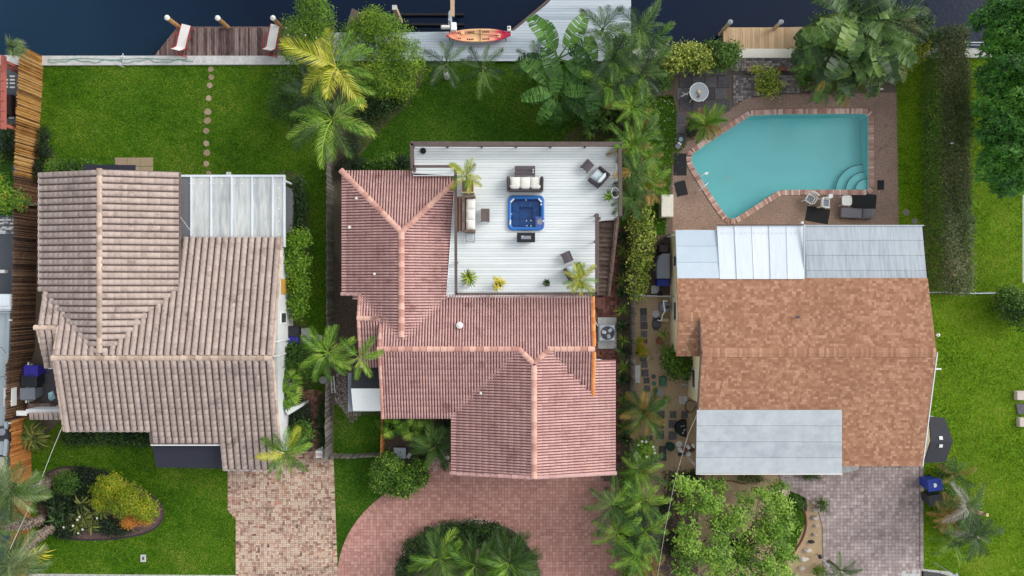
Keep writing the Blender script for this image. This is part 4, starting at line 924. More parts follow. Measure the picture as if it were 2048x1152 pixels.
# ---------------------------------------------------------------- house C (right, shingles)
HC = thing('house', 'cream walled house with brown shingle roof, right of the pool garden', 'house', (18, -4, 0))
pc = .2; ZC = 4.2; yrc = w(0, 705, ZC)[1]; xEc = w(1873, 700, ZC)[0]; xWc = w(1404, 700, ZC)[0]; ySc = w(0, 932, 2.86)[1]; yNc = w(0, 556, 3.3)[1]
zcN = lambda y: ZC-pc*(y-yrc); zcS = lambda y: ZC-pc*(yrc-y)
xk4 = w(1357, 640, 3.85)[0]; yk4 = w(0, 634, 3.9)[1]; yk5 = w(0, 713, 3.5)[1]; zk4 = zcN(yk4)
shv = MB()
def shingles(poly, base, upy, p, clipx=None):
    """rows of tabs, each an own raised tapering piece"""
    x0, y0, x1, y1 = bbox(poly); row = .158; tab = .2; cz = 1/math.sqrt(1+p*p); V = shv.v; F = shv.f
    yb = y0 if upy > 0 else y1; n = int((y1-y0)/(row*cz))+1
    for j in range(n):
        ya = yb+upy*j*row*cz; yb2 = ya+upy*row*cz*1.15
        x = x0-(rnd(0, tab))
        while x < x1:
            tw = tab*random.choice((.6, .8, 1., 1.2, 1.35)); xa, xb = max(x, x0), min(x+tw-.006, x1); x += tw
            if xb-xa < .03: continue
            cx = (xa+xb)/2; cy = ya+upy*row*.5
            if not inpoly(cx, cy, poly): continue
            za = base+p*abs(ya-yb)+.030+rnd(0, .008); zb = base+p*abs(yb2-yb)+.006; o = len(V)
            q = [(xa, ya, za), (xb, ya, za), (xb, yb2, zb), (xa, yb2, zb)]
            V += q+[(xa, ya, za-.032), (xb, ya, za-.032)]
            if upy > 0: F += [(o, o+1, o+2, o+3), (o+4, o+5, o+1, o)]
            else: F += [(o+3, o+2, o+1, o), (o, o+1, o+5, o+4)]
            shv.a += [rnd(-1, 1)]*2
polyCN = [(xWc, yrc), (xEc, yrc), (xEc, yNc), (xk4, yNc), (xk4, yk4), (xWc, yk4)]
polyCS = [(xWc, ySc), (xEc-.05, ySc), (xEc, yrc), (xWc, yrc)]
shingles(polyCN, zcN(yNc), -1, pc); shingles(polyCS, zcS(ySc), 1, pc); shingles([(xk4, yk5), (xWc+.02, yk5), (xWc+.02, yk4), (xk4, yk4)], zk4-pc*(yk4-yk5), 1, pc)
mb = MB(); mb.prism(polyCN, lambda x, y: zcN(y)-.12, lambda x, y: zcN(y)).prism([(xWc, ySc), (xEc, ySc), (xEc, yrc-.001), (xWc, yrc-.001)], lambda x, y: zcS(y)-.12, lambda x, y: zcS(y))
mb.prism([(xk4, yk5), (xWc+.4, yk5), (xWc+.4, yk4-.001), (xk4, yk4-.001)], lambda x, y: zk4-pc*(yk4-y)-.12, lambda x, y: zk4-pc*(yk4-y)-.002)
mb.build('roof_deck', M['shingle'], HC); shv.build('shingles', M['shingle'], HC, kind='stuff')
# ridge shingles
mer = MB().add([(-.08, -.26, -.04), (.1, -.26, -.052), (.1, 0, .0), (-.08, 0, .012), (.1, .26, -.052), (-.08, .26, -.04), (-.08, -.265, -.11), (.1, -.265, -.11), (.1, .265, -.11), (-.08, .265, -.11)], [(0, 1, 2, 3), (3, 2, 4, 5), (6, 7, 1, 0), (5, 4, 8, 9)]).mesh('ridge_shingle', M['shingle'], r=1.)
n = int((xEc-xWc)/.14)
for k in range(n): inst(mer, 'ridge_shingle', HC, (xWc+.1+k*(xEc-xWc-.1)/n, yrc, ZC+.052), (0, rnd(-.004, .004), 0))
for k in range(9): inst(mer, 'ridge_shingle', HC, (xk4+.08+k*.14, yk4, zk4+.052))
mb = MB().prism([(xk4+.33, ySc+3), (xWc+.4, ySc+3), (xWc+.4, ySc+.4), (xEc-.4, ySc+.4), (xEc-.4, yNc+2.9), (xk4+.33, yNc+2.9)], 0, 2.66) if False else MB()
wx1 = w(1340, 600)[0]; wx2 = w(1376, 760)[0]
mb.prism([(wx1, w(0, 465, 1)[1]), (wx1, w(0, 700)[1]), (wx2, w(0, 700)[1]), (wx2, ySc+3.6), (xWc+.8, ySc+3.4), (xWc+4.5, ySc+3.4), (xWc+9, ySc+.4), (xEc-.4, ySc+.4), (xEc-.4, 3.2), (wx1+.6, 3.4)], 0, 2.8)
mb.prism([(wx1+.005, -.6), (wx1+.005, w(0, 700)[1]), (wx1+.3, w(0, 700)[1]), (wx1+.3, -.6)], 2.8, lambda x, y: zcN(max(y, yk4)) - .15 if y > yk4 else zk4-pc*(yk4-y)-.15)
mb.prism([(wx2, -1.5), (wx2, ySc+3.7), (wx2+.3, ySc+3.7), (wx2+.3, -1.5)], 2.8, lambda x, y: ZC-.15-pc*abs(y-yrc))
mb.build('wall', M['beige_wall'], HC)
for py, z, wy, x in ((522, 1.5, .55, wx1), (622, 1.5, 1.05, wx1), (757, 1.5, 1.05, wx2)):
    wall_window(HC, x-.01, w(0, py, z)[1], z, wy, .5, -1, 'offwhite')
MB().box((xWc-.04, yrc-1.85, ZC-pc*1.85-.05), (.06, 3.75, .2), tilt=(pc, 0)).box((xWc-.04, yrc+1., ZC-pc*1.-.05), (.06, 2.0, .2), tilt=(-pc, 0)).build('bargeboard', M['rail'], HC)
MB().box((xEc+.03, (yrc+ySc)/2, (ZC+zcS(ySc))/2-.05), (.05, 6.9, .18), tilt=(pc, 0)).build('bargeboard', M['offwhite'], HC)
MB().lathe(W(1594, 634, 3.9), [(.05, -.1), (.05, .2), (.09, .2), (.09, .22)], 10).build('pipe_vent', M['slab'], HC)
MB().tube([W(1862, 738, 2.6), W(1882, 738, 2.6)], .05, 8).build('spout', M['white'], HC); MB().lathe(W(1875, 670, 2.6), [(.1, 0), (.1, .1), (.02, .18)], 10).build('flood_lamp', M['white'], HC)
# metal patio covers at the north side
def metal_roof(lab, pts, zn, zs, mat, npan, axis, seam=None, nm='patio_roof', trim=None):
    """pts: 4 px corners tl,tr,br,bl"""
    zf = lambda py: zn+(zs-zn)*(py-pts[0][1])/(pts[3][1]-pts[0][1])
    t = thing(nm, lab, 'patio cover', W(sum(p[0] for p in pts)/4, sum(p[1] for p in pts)/4))
    L = lambda a, b, k: (a[0]+(b[0]-a[0])*k, a[1]+(b[1]-a[1])*k)
    for i in range(npan):
        a, b = i/npan, (i+1)/npan-.004
        if axis == 'x': q = [L(pts[0], pts[1], a), L(pts[0], pts[1], b), L(pts[3], pts[2], b), L(pts[3], pts[2], a)]
        else: q = [L(pts[0], pts[3], a), L(pts[1], pts[2], a), L(pts[1], pts[2], b), L(pts[0], pts[3], b)]
        P = [W(x, y, zf(y)+(.012 if i % 2 else 0)) for x, y in q]
        MB().add(P+[(x, y, z-.06) for x, y, z in P], [(3, 2, 1, 0), (4, 5, 6, 7), (0, 1, 5, 4), (1, 2, 6, 5), (2, 3, 7, 6), (3, 0, 4, 7)]).build('roof_panel', M[mat], t, r=1.)
        if seam and i:
            MB().tube([(P[0][0], P[0][1], P[0][2]+.02), ((P[3] if axis == 'x' else P[1])[0], (P[3] if axis == 'x' else P[1])[1], (P[3] if axis == 'x' else P[1])[2]+.02)], seam, 4).build('seam', M[mat], t)
    return t
t = metal_roof('pale blue metal patio roof of three wide panels, left of the white one', [(1351, 460), (1442, 460), (1446, 557), (1355, 557)], 3.0, 3.42, 'metal_blue', 3, 'y')
for px in (1356, 1438): MB().box(w(px, 467, 3.0)+(1.45,), (.09, .09, 2.9)).build('post', M['white'], t)
t = metal_roof('bright white metal patio roof between the pale blue and the grey one', [(1434, 452), (1607, 450), (1609, 558), (1440, 558)], 3.1, 3.44, 'metal_white', 5, 'x', .022)
MB().box(w(1520, 450, 3.1)+(3.16,), (5.0, .05, .1)).build('edge_trim', M['rail'], t)
MB().box(w(1608, 503, 3.3)+(3.34,), (.1, 3.1, .08)).build('edge_trim', M['alu'], t)
mb = MB(); [mb.lathe(W(1444+k*9.2, 466, 3.2), [(.028, 0), (.028, .02)], 6) for k in range(18)]; mb.build('screw_caps', M['alu'], t)
MB().lathe(W(1603, 446, 3.1), [(.08, 0), (.08, .12), (.03, .18)], 10).build('lamp', M['white'], t)
for px in (1440, 1604): MB().box(w(px, 459, 3.0)+(1.5,), (.09, .09, 3.0)).build('post', M['white'], t)
t = metal_roof('weathered grey metal patio roof, widest and rightmost of the three', [(1611, 451), (1844, 451), (1855, 571), (1613, 571)], 3.0, 3.42, 'metal_grey', 4, 'y')
for px in (1620, 1730, 1838): MB().box(w(px, 459, 3.0)+(1.45,), (.09, .09, 2.9)).build('post', M['white'], t)
MB().box(w(1728, 451, 3)+(3.02,), (6.9, .05, .1)).build('edge_trim', M['alu'], t)
t = metal_roof('pale metal carport roof of four panels at the front of the shingle house', [(1394, 820), (1684, 820), (1684, 948), (1392, 947)], 3.63, 3.02, 'metal_carport', 4, 'y', nm='carport_roof')
MB().box(w(1538, 948, 3)+(2.98,), (8.5, .05, .12)).build('edge_trim', M['offwhite'], t)
for px in (1400, 1540, 1678): MB().box(w(px, 938, 3.0)+(1.45,), (.1, .1, 2.9)).build('post', M['offwhite'], t)
MB().prism(wp([(1684, 928), (1722, 926), (1715, 940), (1690, 945), (1684, 945)], .6), .4, .6).build('entry_step', M['concrete'], label='grey step at the corner of the carport roof', cat='step')
# grey shed with ridge right of house C
sh = thing('garden_shed', 'small charcoal roofed shed with two roof lights beside the shingle house', 'shed', W(1865, 880))
zr_, ze_ = 2.5, 2.1; a0 = W(1858, 833, ze_); a1 = W(1890, 836, ze_); b0 = W(1862, 882, zr_); b1 = W(1906, 883, zr_); c0 = W(1848, 926, ze_); c1 = W(1891, 924, ze_)
mb = MB().add([a0, a1, b1, b0, c1, c0], [(3, 2, 1, 0), (5, 4, 2, 3)]).add([(x, y, z-.08) for x, y, z in (a0, a1, b1, b0, c1, c0)], [(0, 1, 2, 3), (3, 2, 4, 5)])
mb.build('roof', M['charcoal'], sh)
wl, wr = w(1862, 880, 2.3)[0]+.1, w(1893, 880, 2.3)[0]-.15; yt, ybm = a0[1]-.15, c0[1]+.15
MB().prism([(wl, ybm), (wr, ybm), (wr, yt), (wl, yt)], 0, 2.0).add([(wl, yt, 2.0), (wl, ybm, 2.0), (wl, b0[1], 2.42)], [(0, 1, 2)]).build('wall', M['white'], sh)
for py in (876, 892): MB().box((*w(1882, py, 2.47), 2.47-abs(py-884)*.001), (.2, .2, .03), tilt=(.3 if py > 884 else -.3, 0)).build('roof_light', M['offwhite'], sh)
# white shed beside house B
s2_ = thing('garden_shed', 'small shed with black and white roof slopes beside the pink roof', 'shed', W(730, 780))
P = [W(705, 733, 2.0), W(764, 733, 2.0), W(764, 777, 2.45), W(702, 777, 2.45), W(764, 822, 2.05), W(706, 822, 2.05)]
MB().add([P[0], P[1], P[2], P[3]]+[(x, y, z-.05) for x, y, z in P[:4]], [(3, 2, 1, 0), (4, 5, 6, 7), (0, 4, 7, 3)]).build('roof_slope', M['charcoal'], s2_)
MB().add([P[3], P[2], P[4], P[5]]+[(x, y, z-.05) for x, y, z in (P[3], P[2], P[4], P[5])], [(3, 2, 1, 0), (4, 5, 6, 7), (0, 4, 7, 3), (3, 7, 6, 2)]).build('roof_slope', M['white'], s2_)
x0, y0 = w(711, 818); MB().prism([(x0, y0+.2), (x0+1.6, y0+.2), (x0+1.6, y0+2.5), (x0, y0+2.5)], 0, 1.98).build('wall', M['grey_plastic'], s2_)
# ================================================================ ROOF DECK OF HOUSE B
DZ = DECK_Z
dk = thing('roof_deck_terrace', 'white boarded roof deck with dark brown rails above the pink tiled house', 'deck', (3, 4, 0))
_tc = W(1052, 426, DZ); tubhole = [(_tc[0]-.98, _tc[1]-.93), (_tc[0]+.98, _tc[1]-.93), (_tc[0]+.98, _tc[1]+.93), (_tc[0]-.98, _tc[1]+.93)]
boards_v(dk, deckpoly, .155, DZ, .04, M['deck_white'], gap=.016, axis='x', zj=.002, holes=[tubhole])
inner = wp([(828, 295), (1234, 295), (1234, 441), (1190, 441), (1190, 590), (896, 591), (915, 348), (828, 346)], DZ)
MB().sheet(inner, DZ-.06, holes=[tubhole]).build('deck_frame', M['concrete'], dk)
mb = MB()
for a, b in (((1190, 594), (894, 594)), ((893, 592), (911, 350)), ((912, 351), (826, 351))):
    p0, p1 = w(*a, DZ), w(*b, DZ); c = ((p0[0]+p1[0])/2, (p0[1]+p1[1])/2); L = math.dist(p0, p1)
    mb.box((*c, DZ-.07), (L, .03, .2), math.atan2(p1[1]-p0[1], p1[0]-p0[0]))
mb.build('fascia', M['white'], dk)
RZ = DZ+.95
def rail_run(a, b, n=None, wide=.17, low=True, z=RZ, d0=0.):
    """a, b photograph pixels of the top rail"""
    p0, p1 = Vector(w(*a, z)), Vector(w(*b, z)); L = (p1-p0).length; an = math.atan2((p1-p0).y, (p1-p0).x); c = (p0+p1)/2
    MB().box((c.x, c.y, z), (L, wide, .045), an).build('top_rail', M['rail'], dk)
    if low: 
        for zz in (DZ+.15, DZ+.42, DZ+.68): MB().box((c.x, c.y, zz), (L, .03, .09), an).build('lower_rail', M['rail'], dk)
    n = n or max(2, round(L/1.8)+1)
    for k in range(n):
        q = p0+(p1-p0)*(k/(n-1)); MB().box((q.x, q.y, DZ+.44), (.1, .1, .94), an).build('post', M['rail'], dk)
rail_run((822, 287), (1243, 288), 7, .24); rail_run((823, 287), (825, 337), 2, .2); rail_run((826, 333), (912, 333), 2, .14, False)
rail_run((911, 333), (912, 588), 5, .16, False); rail_run((912, 588), (1194, 587), 5, .16, False); rail_run((1240, 290), (1241, 432), 3, .2)
rail_run((1194, 428), (1194, 588), 4, .22, False)
# stair
st = thing('wooden_stair', 'weathered brown wooden stair down from the white deck', 'stair', (5.5, 1.5, 0))
xa, _ = w(1195.5, 443, DZ); xb, _ = w(1229, 443, DZ); ytop = w(0, 444, DZ)[1]; ybot = w(0, 590, 0)[1]; nt = 16
for k in range(nt):
    t = (k+.5)/nt; y = ytop+(ybot-ytop)*t; z = DZ*(1-(k+1)/(nt+1)); dy = (ytop-ybot)/nt
    MB().box(((xa+xb)/2, y, z), (xb-xa-.1, dy+.03, .045)).build('tread', M['stair'], st, r=1.)
    MB().box(((xa+xb)/2, y+dy/2+.01, z-.09), (xb-xa-.12, .02, .15)).build('riser', M['stair'], st, r=1.)
L = math.hypot(ytop-ybot, DZ); an = math.atan2(DZ, ytop-ybot)
for x, ex in ((xa-.02, 0), (xb+.02, 0)):
    MB().box((x, (ytop+ybot)/2, DZ/2+.02), (.05, L, .28), tilt=(an, 0)).build('stringer', M['stair'], st)
MB().box((xb+.06, (ytop+ybot)/2, DZ/2+.85), (.15, L+.1, .045), tilt=(an, 0)).build('handrail', M['stair'], st)
MB().box((xb+.06, (ytop+ybot)/2, DZ/2+.45), (.04, L, .09), tilt=(an, 0)).build('lower_rail', M['stair'], st)
for t in (0, .33, .66, .98):
    y = ytop+(ybot-ytop)*t; z0 = DZ*(1-t); MB().box((xb+.06, y, max(z0, .0)+.4), (.1, .1, .95)).build('post', M['rail'], st)
for x in (xa-.02, xb+.03): MB().box((x, ytop+.12, DZ+.5), (.12, .12, 1.04)).build('newel_post', M['rail'], st)
D = lambda px, py, h=0.: W(px, py, DZ+h)
# hot tub
tb = thing('hot_tub', 'square blue hot tub sunk in the white deck', 'hot tub', D(1052, 426))
c = Vector(D(1052, 426, .12)); hx, hy = 1.05, 1.0
def rrect(hx, hy, r, n=6):
    P = []
    for (sx, sy, a0) in ((1, 1, 0), (-1, 1, 90), (-1, -1, 180), (1, -1, 270)):
        for k in range(n+1):
            a = R(a0+90*k/n); P.append((sx*(hx-r)+r*math.cos(a), sy*(hy-r)+r*math.sin(a)))
    return P
def ringloft(prof, n=6):
    rows = []
    for hx, hy, r, z in prof:
        q = rrect(hx, hy, r, n); rows.append([(c.x+x, c.y+y, c.z+z) for x, y in q+[q[0]]])
    return rows
MB().grid([r[::-1] for r in ringloft([(hx, hy, .28, -.12), (hx, hy, .28, .02), (hx-.03, hy-.03, .26, .05), (hx-.17, hy-.17, .2, .04), (hx-.2, hy-.2, .18, -.02), (hx-.24, hy-.24, .16, -.3)])]).build('rim', M['spa_blue'], tb, smooth=True)
b2 = MB().grid([r[::-1] for r in ringloft([(hx-.24, hy-.24, .16, -.3), (.78, .74, .16, -.42), (.42, .40, .12, -.46), (.40, .38, .12, -.78)])])
b2.add([(c.x+x, c.y+y, c.z-.78) for x, y in rrect(.40, .38, .12)], [tuple(range(28))]); b2.build('basin', M['spa_deep'], tb, smooth=False)
mb = MB()
for a in range(0, 360, 45):
    x, y = math.cos(R(a+22)), math.sin(R(a+22)); mb.box((c.x+x*.62, c.y+y*.58, c.z-.40), (.34, .20, .08), R(a+22))
mb.build('seat_ridge', M['spa_blue'], tb)
MB().add([(c.x+x, c.y+y, c.z-.06) for x, y in rrect(hx-.2, hy-.2, .17)], [tuple(range(28))]).build('spa_water', M['spa_water'], tb)
for px, py, rz in ((1024.5, 401, .8), (1080, 400.5, -.8), (1020.5, 444.5, 1.5)):
    MB().bevbox((*w(px, py, c.z+.04), c.z+.04), (.28, .09, .07), rz, .02).build('pillow', M['offwhite'], tb)
mb = MB()
for px, py in ((1052, 400), (1053, 441.5), (1062, 441), (1054, 451.5), (1062, 452), (1023, 428), (1072, 437)): mb.lathe(W(px, py, c.z-.04), [(.03, 0), (.03, .02)], 8)
mb.build('jet', M['offwhite'], tb)
MB().bevbox((*w(1079, 444, c.z), c.z+.0), (.5, .62, .1), 0, .03).build('filter_cover', plain('violet_grey_plastic', (74, 92, 150)), tb)
MB().lathe(W(1079.5, 443.5, c.z+.05), [(.17, 0), (.17, .02), (.13, .02)], 16).build('filter_grille', M['grey_plastic'], tb)
for px, py in ((1082.5, 409), (1087, 442)): MB().lathe(W(px, py, c.z+.06), [(.05, 0), (.05, .03)], 10).build('knob', M['offwhite'], tb)
MB().sheet([(c.x+x, c.y+y) for x, y in rrect(hx+.07, hy+.08, .05)], DZ+.012, holes=[[(c.x+x, c.y+y) for x, y in rrect(hx-.1, hy-.1, .2)]]).build('tub_surround', M['offwhite'], tb)
# fire table
ft = thing('fire_table', 'black rectangular fire pit table beside the hot tub', 'fire table', D(1052, 475))
q = D(1052, 475, .6); MB().bevbox((q[0], q[1], q[2]), (1.03, .54, .05), 0, .012).build('table_top', M['black'], ft)
MB().box((q[0], q[1], DZ+.3), (.8, .38, .58)).build('base', M['black'], ft)
MB().box((q[0], q[1], q[2]+.027), (.56, .19, .02)).build('burner_tray', M['grey_plastic'], ft)
MB().box((q[0]-.2, q[1]+.07, q[2]+.04), (.13, .03, .02)).build('tray_handle', M['white'], ft)
# wicker furniture
def cushion(mb, c, d, rz=0., b=.05, sag=0.):
    """soft pillow shape"""
    m = Matrix.Rotation(rz, 3, 'Z'); rows = []; n = 6
    for s_, inset in ((-1, .06), (-.6, .0), (.6, .0), (1, .06)):
        pass
    V = []; nx, ny = 7, 7
    for side in (1, -1):
        for j in range(ny):
            for i in range(nx):
                u, v = -1+2*i/(nx-1), -1+2*j/(ny-1); e = max(0, (1-abs(u)**5)*(1-abs(v)**5))
                V.append(Vector(c)+m @ Vector((u*d[0]/2, v*d[1]/2, side*d[2]/2*(e**.5)*(1+.25*(1-u*u)*(1-v*v)))))
    F = [(j*nx+i, j*nx+i+1, (j+1)*nx+i+1, (j+1)*nx+i) for j in range(ny-1) for i in range(nx-1)]
    F += [tuple(reversed([49+k for k in f])) for f in F]
    return mb.add(V, F)
def sofa(lab, c, rz, W_, nseat, cush, back_right=True, dep=.8, backs=True, frame='wicker'):
    """local: x along the seat, back at -y"""
    t = thing('wicker_sofa' if nseat > 1 else 'wicker_armchair', lab, 'sofa' if nseat > 1 else 'armchair', c, rz)
    MB().box((0, 0, .2), (W_-.1, dep-.1, .22)).build('seat_base', M[frame], t, local=True)
    for s_ in (-1, 1):
        MB().grid([[(s_*W_/2+a, -dep/2, z), (s_*W_/2+a, -dep/4, z+.02), (s_*(W_/2+.02)+a, dep/4, z-.03), (s_*W_/2+a, dep/2-.03, z-.06)] for a, z in ((-.06, .02), (-.07, .58), (-.04, .64), (.04, .64), (.07, .58), (.06, .02))]).build('armrest', M[frame], t, local=True, smooth=True)
    MB().box((0, -dep/2+.04, .36), (W_-.05, .08, .68)).box((0, -dep/2+.0, .72), (W_, .09, .05)).build('backrest', M[frame], t, local=True)
    sw = (W_-.18)/nseat
    for k in range(nseat):
        x = -W_/2+.09+sw*(k+.5)
        cushion(MB(), (x, .06, .40), (sw-.012, dep-.2, .16)).build('seat_cushion', M[cush], t, local=True, smooth=True)
        if backs:
            mb = cushion(MB(), (0, 0, 0), (sw-.012, .46, .17)); rt = Matrix.Rotation(R(68), 3, 'X')
            mb.v = [tuple(rt @ Vector(v)+Vector((x, -dep/2+.19, .62))) for v in mb.v]
            mb.build('back_cushion', M[cush], t, local=True, smooth=True)
    for sx in (-1, 1):
        for sy in (-1, 1): MB().box((sx*(W_/2-.05), sy*(dep/2-.07), .05), (.06, .06, .1)).build('leg', M[frame], t, local=True)
    return t
sofa('dark wicker three seat sofa with cream cushions above the hot tub', D(1050, 370), 0, 1.92, 3, 'cushion', dep=.86)
sofa('dark wicker armchair with grey cushion, near the right rail of the deck', D(1196, 356), R(50), .86, 1, 'cushion_grey', dep=.8)
sofa('dark wicker armchair with pale seat under the palm fronds, lower right of the deck', D(1147, 543), R(24), .86, 1, 'cushion_grey', dep=.8, backs=True)
# sofa against west rail with brown backrest (swing seat)
sw_ = sofa('brown framed sofa with three cream cushions and rust red back, along the left rail', D(940, 430), R(-90), 1.95, 3, 'cushion', dep=.72, backs=False, frame='stair')
MB().box((0, -.50, .62), (2.0, .2, .05), tilt=(-.2, 0)).build('back_canopy', M['stair'], sw_, local=True)
MB().box((0, -.66, .55), (1.95, .17, .06), tilt=(-.3, 0)).build('back_cushion', M['cushion_red'], sw_, local=True)
def slat_table(lab, c, rz, a, b, n, h=.42, mat='wicker_top', name='coffee_table'):
    t = thing(name, lab, 'table', c, rz)
    MB().box((0, 0, h-.05), (a-.02, b-.02, .06)).build('frame', M['wicker'], t, local=True)
    me = MB().bevbox((0, 0, 0), (a, b/n-.008, .025), 0, .004).mesh('slat', M[mat], r=1.)
    for k in range(n): inst(me, 'slat', t, (0, -b/2+b/n*(k+.5), h), wloc=False)
    for sx in (-1, 1):
        for sy in (-1, 1): MB().box((sx*(a/2-.04), sy*(b/2-.04), h/2-.04), (.05, .05, h-.08)).build('leg', M['wicker'], t, local=True)
    return t
ct = slat_table('long dark slatted coffee table beside the cream wicker sofa', D(1049.5, 345), 0, 1.16, .6, 8)
slat_table('square dark slatted footstool near the upper right armchair', D(1173.5, 334), R(47), .6, .56, 6, name='footstool')
slat_table('square dark slatted footstool near the lower right armchair', D(1133, 515), R(113), .6, .56, 6, name='footstool')
slat_table('plain dark rectangular side table between sofa and hot tub', D(971, 432), R(90), .74, .5, 3, mat='rail', name='side_table')
for px, py in ((1066.5, 340), (1066, 345)): MB().lathe(D(px, py, .44), [(.045, 0), (.035, .1), (.04, .1)], 10).build('glass', M['offwhite'], label='small glass on the coffee table, %s of two' % ('upper' if py < 342 else 'lower'), cat='glass')
# little grey metal chair
gc = thing('metal_stool', 'small grey metal stool with open seat at the end of the brown sofa', 'stool', D(940.5, 475))
q = Vector(D(940.5, 475, .42))
def frame_ring(mb, c, hx, hy, r, tr):
    P = [(c[0]+x, c[1]+y, c[2]) for x, y in rrect(hx, hy, r, 4)]; mb.tube(P+[P[0], P[1]], tr, 6, cap=False); return mb
frame_ring(MB(), q, .24, .24, .1, .025).build('seat_ring', M['grey_plastic'], gc, smooth=True)
MB().box((q.x, q.y, q.z-.03), (.28, .28, .02)).build('seat', M['alu'], gc)
for sx in (-1, 1):
    for sy in (-1, 1): MB().tube([(q.x+sx*.2, q.y+sy*.2, q.z), (q.x+sx*.24, q.y+sy*.24, DZ)], .014, 6).build('leg', M['grey_plastic'], gc)
MB().lathe(D(846.5, 302), [(.17, 0), (.17, .1), (.13, .12), (.13, .1)], 20).build('floor_speaker', M['black'], label='round black drum shaped unit on the narrow end of the deck', cat='speaker')
# hose reel by the rail
hr = thing('hose_reel', 'white coiled hose on a reel at the right rail of the deck', 'hose reel', D(1230, 386))
q = Vector(D(1230, 386, .3)); MB().tube([(q.x+.22*math.cos(a*.4), q.y+.3*math.sin(a*.4), q.z+a*.004) for a in range(48)], .022, 5).build('hose', M['white'], hr)
MB().lathe((q.x, q.y, DZ), [(.12, 0), (.1, .35)], 12).build('reel', M['pot_dark'], hr)

# ================================================================ DOCK THINGS
def lounger_red(lab, px, py, rz):
    t = thing('sling_lounger', lab, 'lounger', W(px, py, .13), rz)
    # seat runs along local y: foot at +y, back (raised, short) at -y
    mb = MB(); pr = [(.98, .40), (.5, .43), (0, .42), (-.45, .40), (-.62, .62), (-.80, .95)]
    MB().grid([[(x, y, z) for y, z in pr] for x in (.27, .09, -.09, -.27)]).build('sling', M['sling'], t, local=True)
    for s_ in (-1, 1):
        MB().tube([(s_*.30, y, z-.01) for y, z in pr], .024, 6).build('side_rail', M['red_metal'], t, local=True)
        MB().tube([(s_*.36, .35, .40), (s_*.42, .25, .62), (s_*.44, -.25, .66), (s_*.42, -.6, .62), (s_*.36, -.62, .4)], .022, 6).build('armrest', M['red_metal'], t, local=True)
        for y in (.85, .3, -.4, -.9):
            MB().tube([(s_*.3, y*.9, .4), (s_*.34, y*1.02, .0)], .02, 6).build('leg', M['red_metal'], t, local=True)
    for y in (-.9, -.78): MB().tube([(-.34, y, .1), (.34, y, .1)], .018, 5).build('crossbar', M['red_metal'], t, local=True)
lounger_red('white sling lounger with red frame, left one on the brown dock', 371, 85, R(-14))
lounger_red('white sling lounger with red frame, right one by the bush on the brown dock', 549, 85, R(-11))
# hose and bits on seawall
MB().tube([(*w(100+k*2.35, 124+2.6*math.sin(k*.21)+1.5*math.sin(k*.5)), .18) for k in range(124)], .018, 5).build('garden_hose', M['hose'], label='pale green hose lying along the left seawall', cat='hose')
MB().tube([(*w(100+k*2.5, 120+1.5*math.sin(k*.13+1)), .18) for k in range(112)], .016, 5).build('garden_hose', M['hose'], label='thin second hose loop nearer the water on the left seawall', cat='hose')
pp_ = thing('hose_bib', 'small steel stand pipe on the seawall beside the hose', 'stand pipe', W(246, 120, .15))
MB().tube([W(246, 128, .16), W(246, 112, .3), W(246, 108, .7)], .03, 6).tube([W(232, 128, .2), W(248, 134, .2)], .025, 6).build('pipe', M['steel'], pp_); MB().box(W(246, 113, .3), (.15, .1, .12)).build('valve', M['offwhite'], pp_)
# kayak
kz = .62; kc = w(957, 71, kz); ky = thing('kayak', 'orange and pink sit-on-top kayak lying on its rack over the grey dock', 'kayak', (kc[0], kc[1], .18), R(1))
L2, hwk = 1.98, .40; rows = []; rws2 = []
mk = bpy.data.materials.new('kayak_plastic'); mk.use_nodes = True; q = N(mk); b = q.n['Principled BSDF']; b.inputs['Roughness'].default_value = .45
tc = q('TexCoord'); sx = q('SeparateXYZ'); q.l.new(tc.outputs['Object'], sx.inputs[0]); cr = q('ValToRGB'); ns_ = q('TexNoise', Scale=2.2, Detail=3.)
q.l.new(tc.outputs['Object'], ns_.inputs['Vector'])
f = q.math('ADD', q.math('MULTIPLY', q.math('ADD', sx.outputs[0], 2.), .25), q.math('MULTIPLY', q.math('SUBTRACT', ns_.outputs['Fac'], .5), .35), True); q.l.new(f, cr.inputs[0])
e = cr.color_ramp.elements; e[0].position = 0; e[0].color = srgb(214, 108, 92); e[1].position = 1; e[1].color = srgb(206, 24, 62)
for p_, c_ in ((.16, (232, 148, 118)), (.42, (238, 190, 138)), (.66, (240, 184, 140)), (.8, (232, 96, 104)), (.9, (214, 34, 76))): x = e.new(p_); x.color = srgb(*c_)
q.l.new(cr.outputs[0], b.inputs['Base Color'])
for i in range(33):
    s = -1+2*i/32; hw_ = hwk*max(.02, (1-abs(s)**2.6))**.8+.012; zt = .12*(abs(s)**3); x = s*L2
    rows.append([(x, y*hw_, z) for y, z in ((0, -.16+zt*.8), (-.55, -.15+zt*.8), (-.95, -.02+zt*.5), (-1, .06+zt), (-.93, .10+zt), (-.78, .10+zt), (-.66, .03+zt if abs(s) < .85 else .12+zt), (-.3, .02+zt if abs(s) < .85 else .14+zt), (0, .03+zt if abs(s) < .85 else .15+zt), (.3, .02+zt if abs(s) < .85 else .14+zt), (.66, .03+zt if abs(s) < .85 else .12+zt), (.78, .10+zt), (.93, .10+zt), (1, .06+zt), (.95, -.02+zt*.5), (.55, -.15+zt*.8), (0, -.16+zt*.8))])
h = MB().grid(rows).mesh('hull', mk, True); o = inst(h, 'hull', ky, (0, 0, kz-.05-.18), wloc=False)
zd = kz-.18-.02
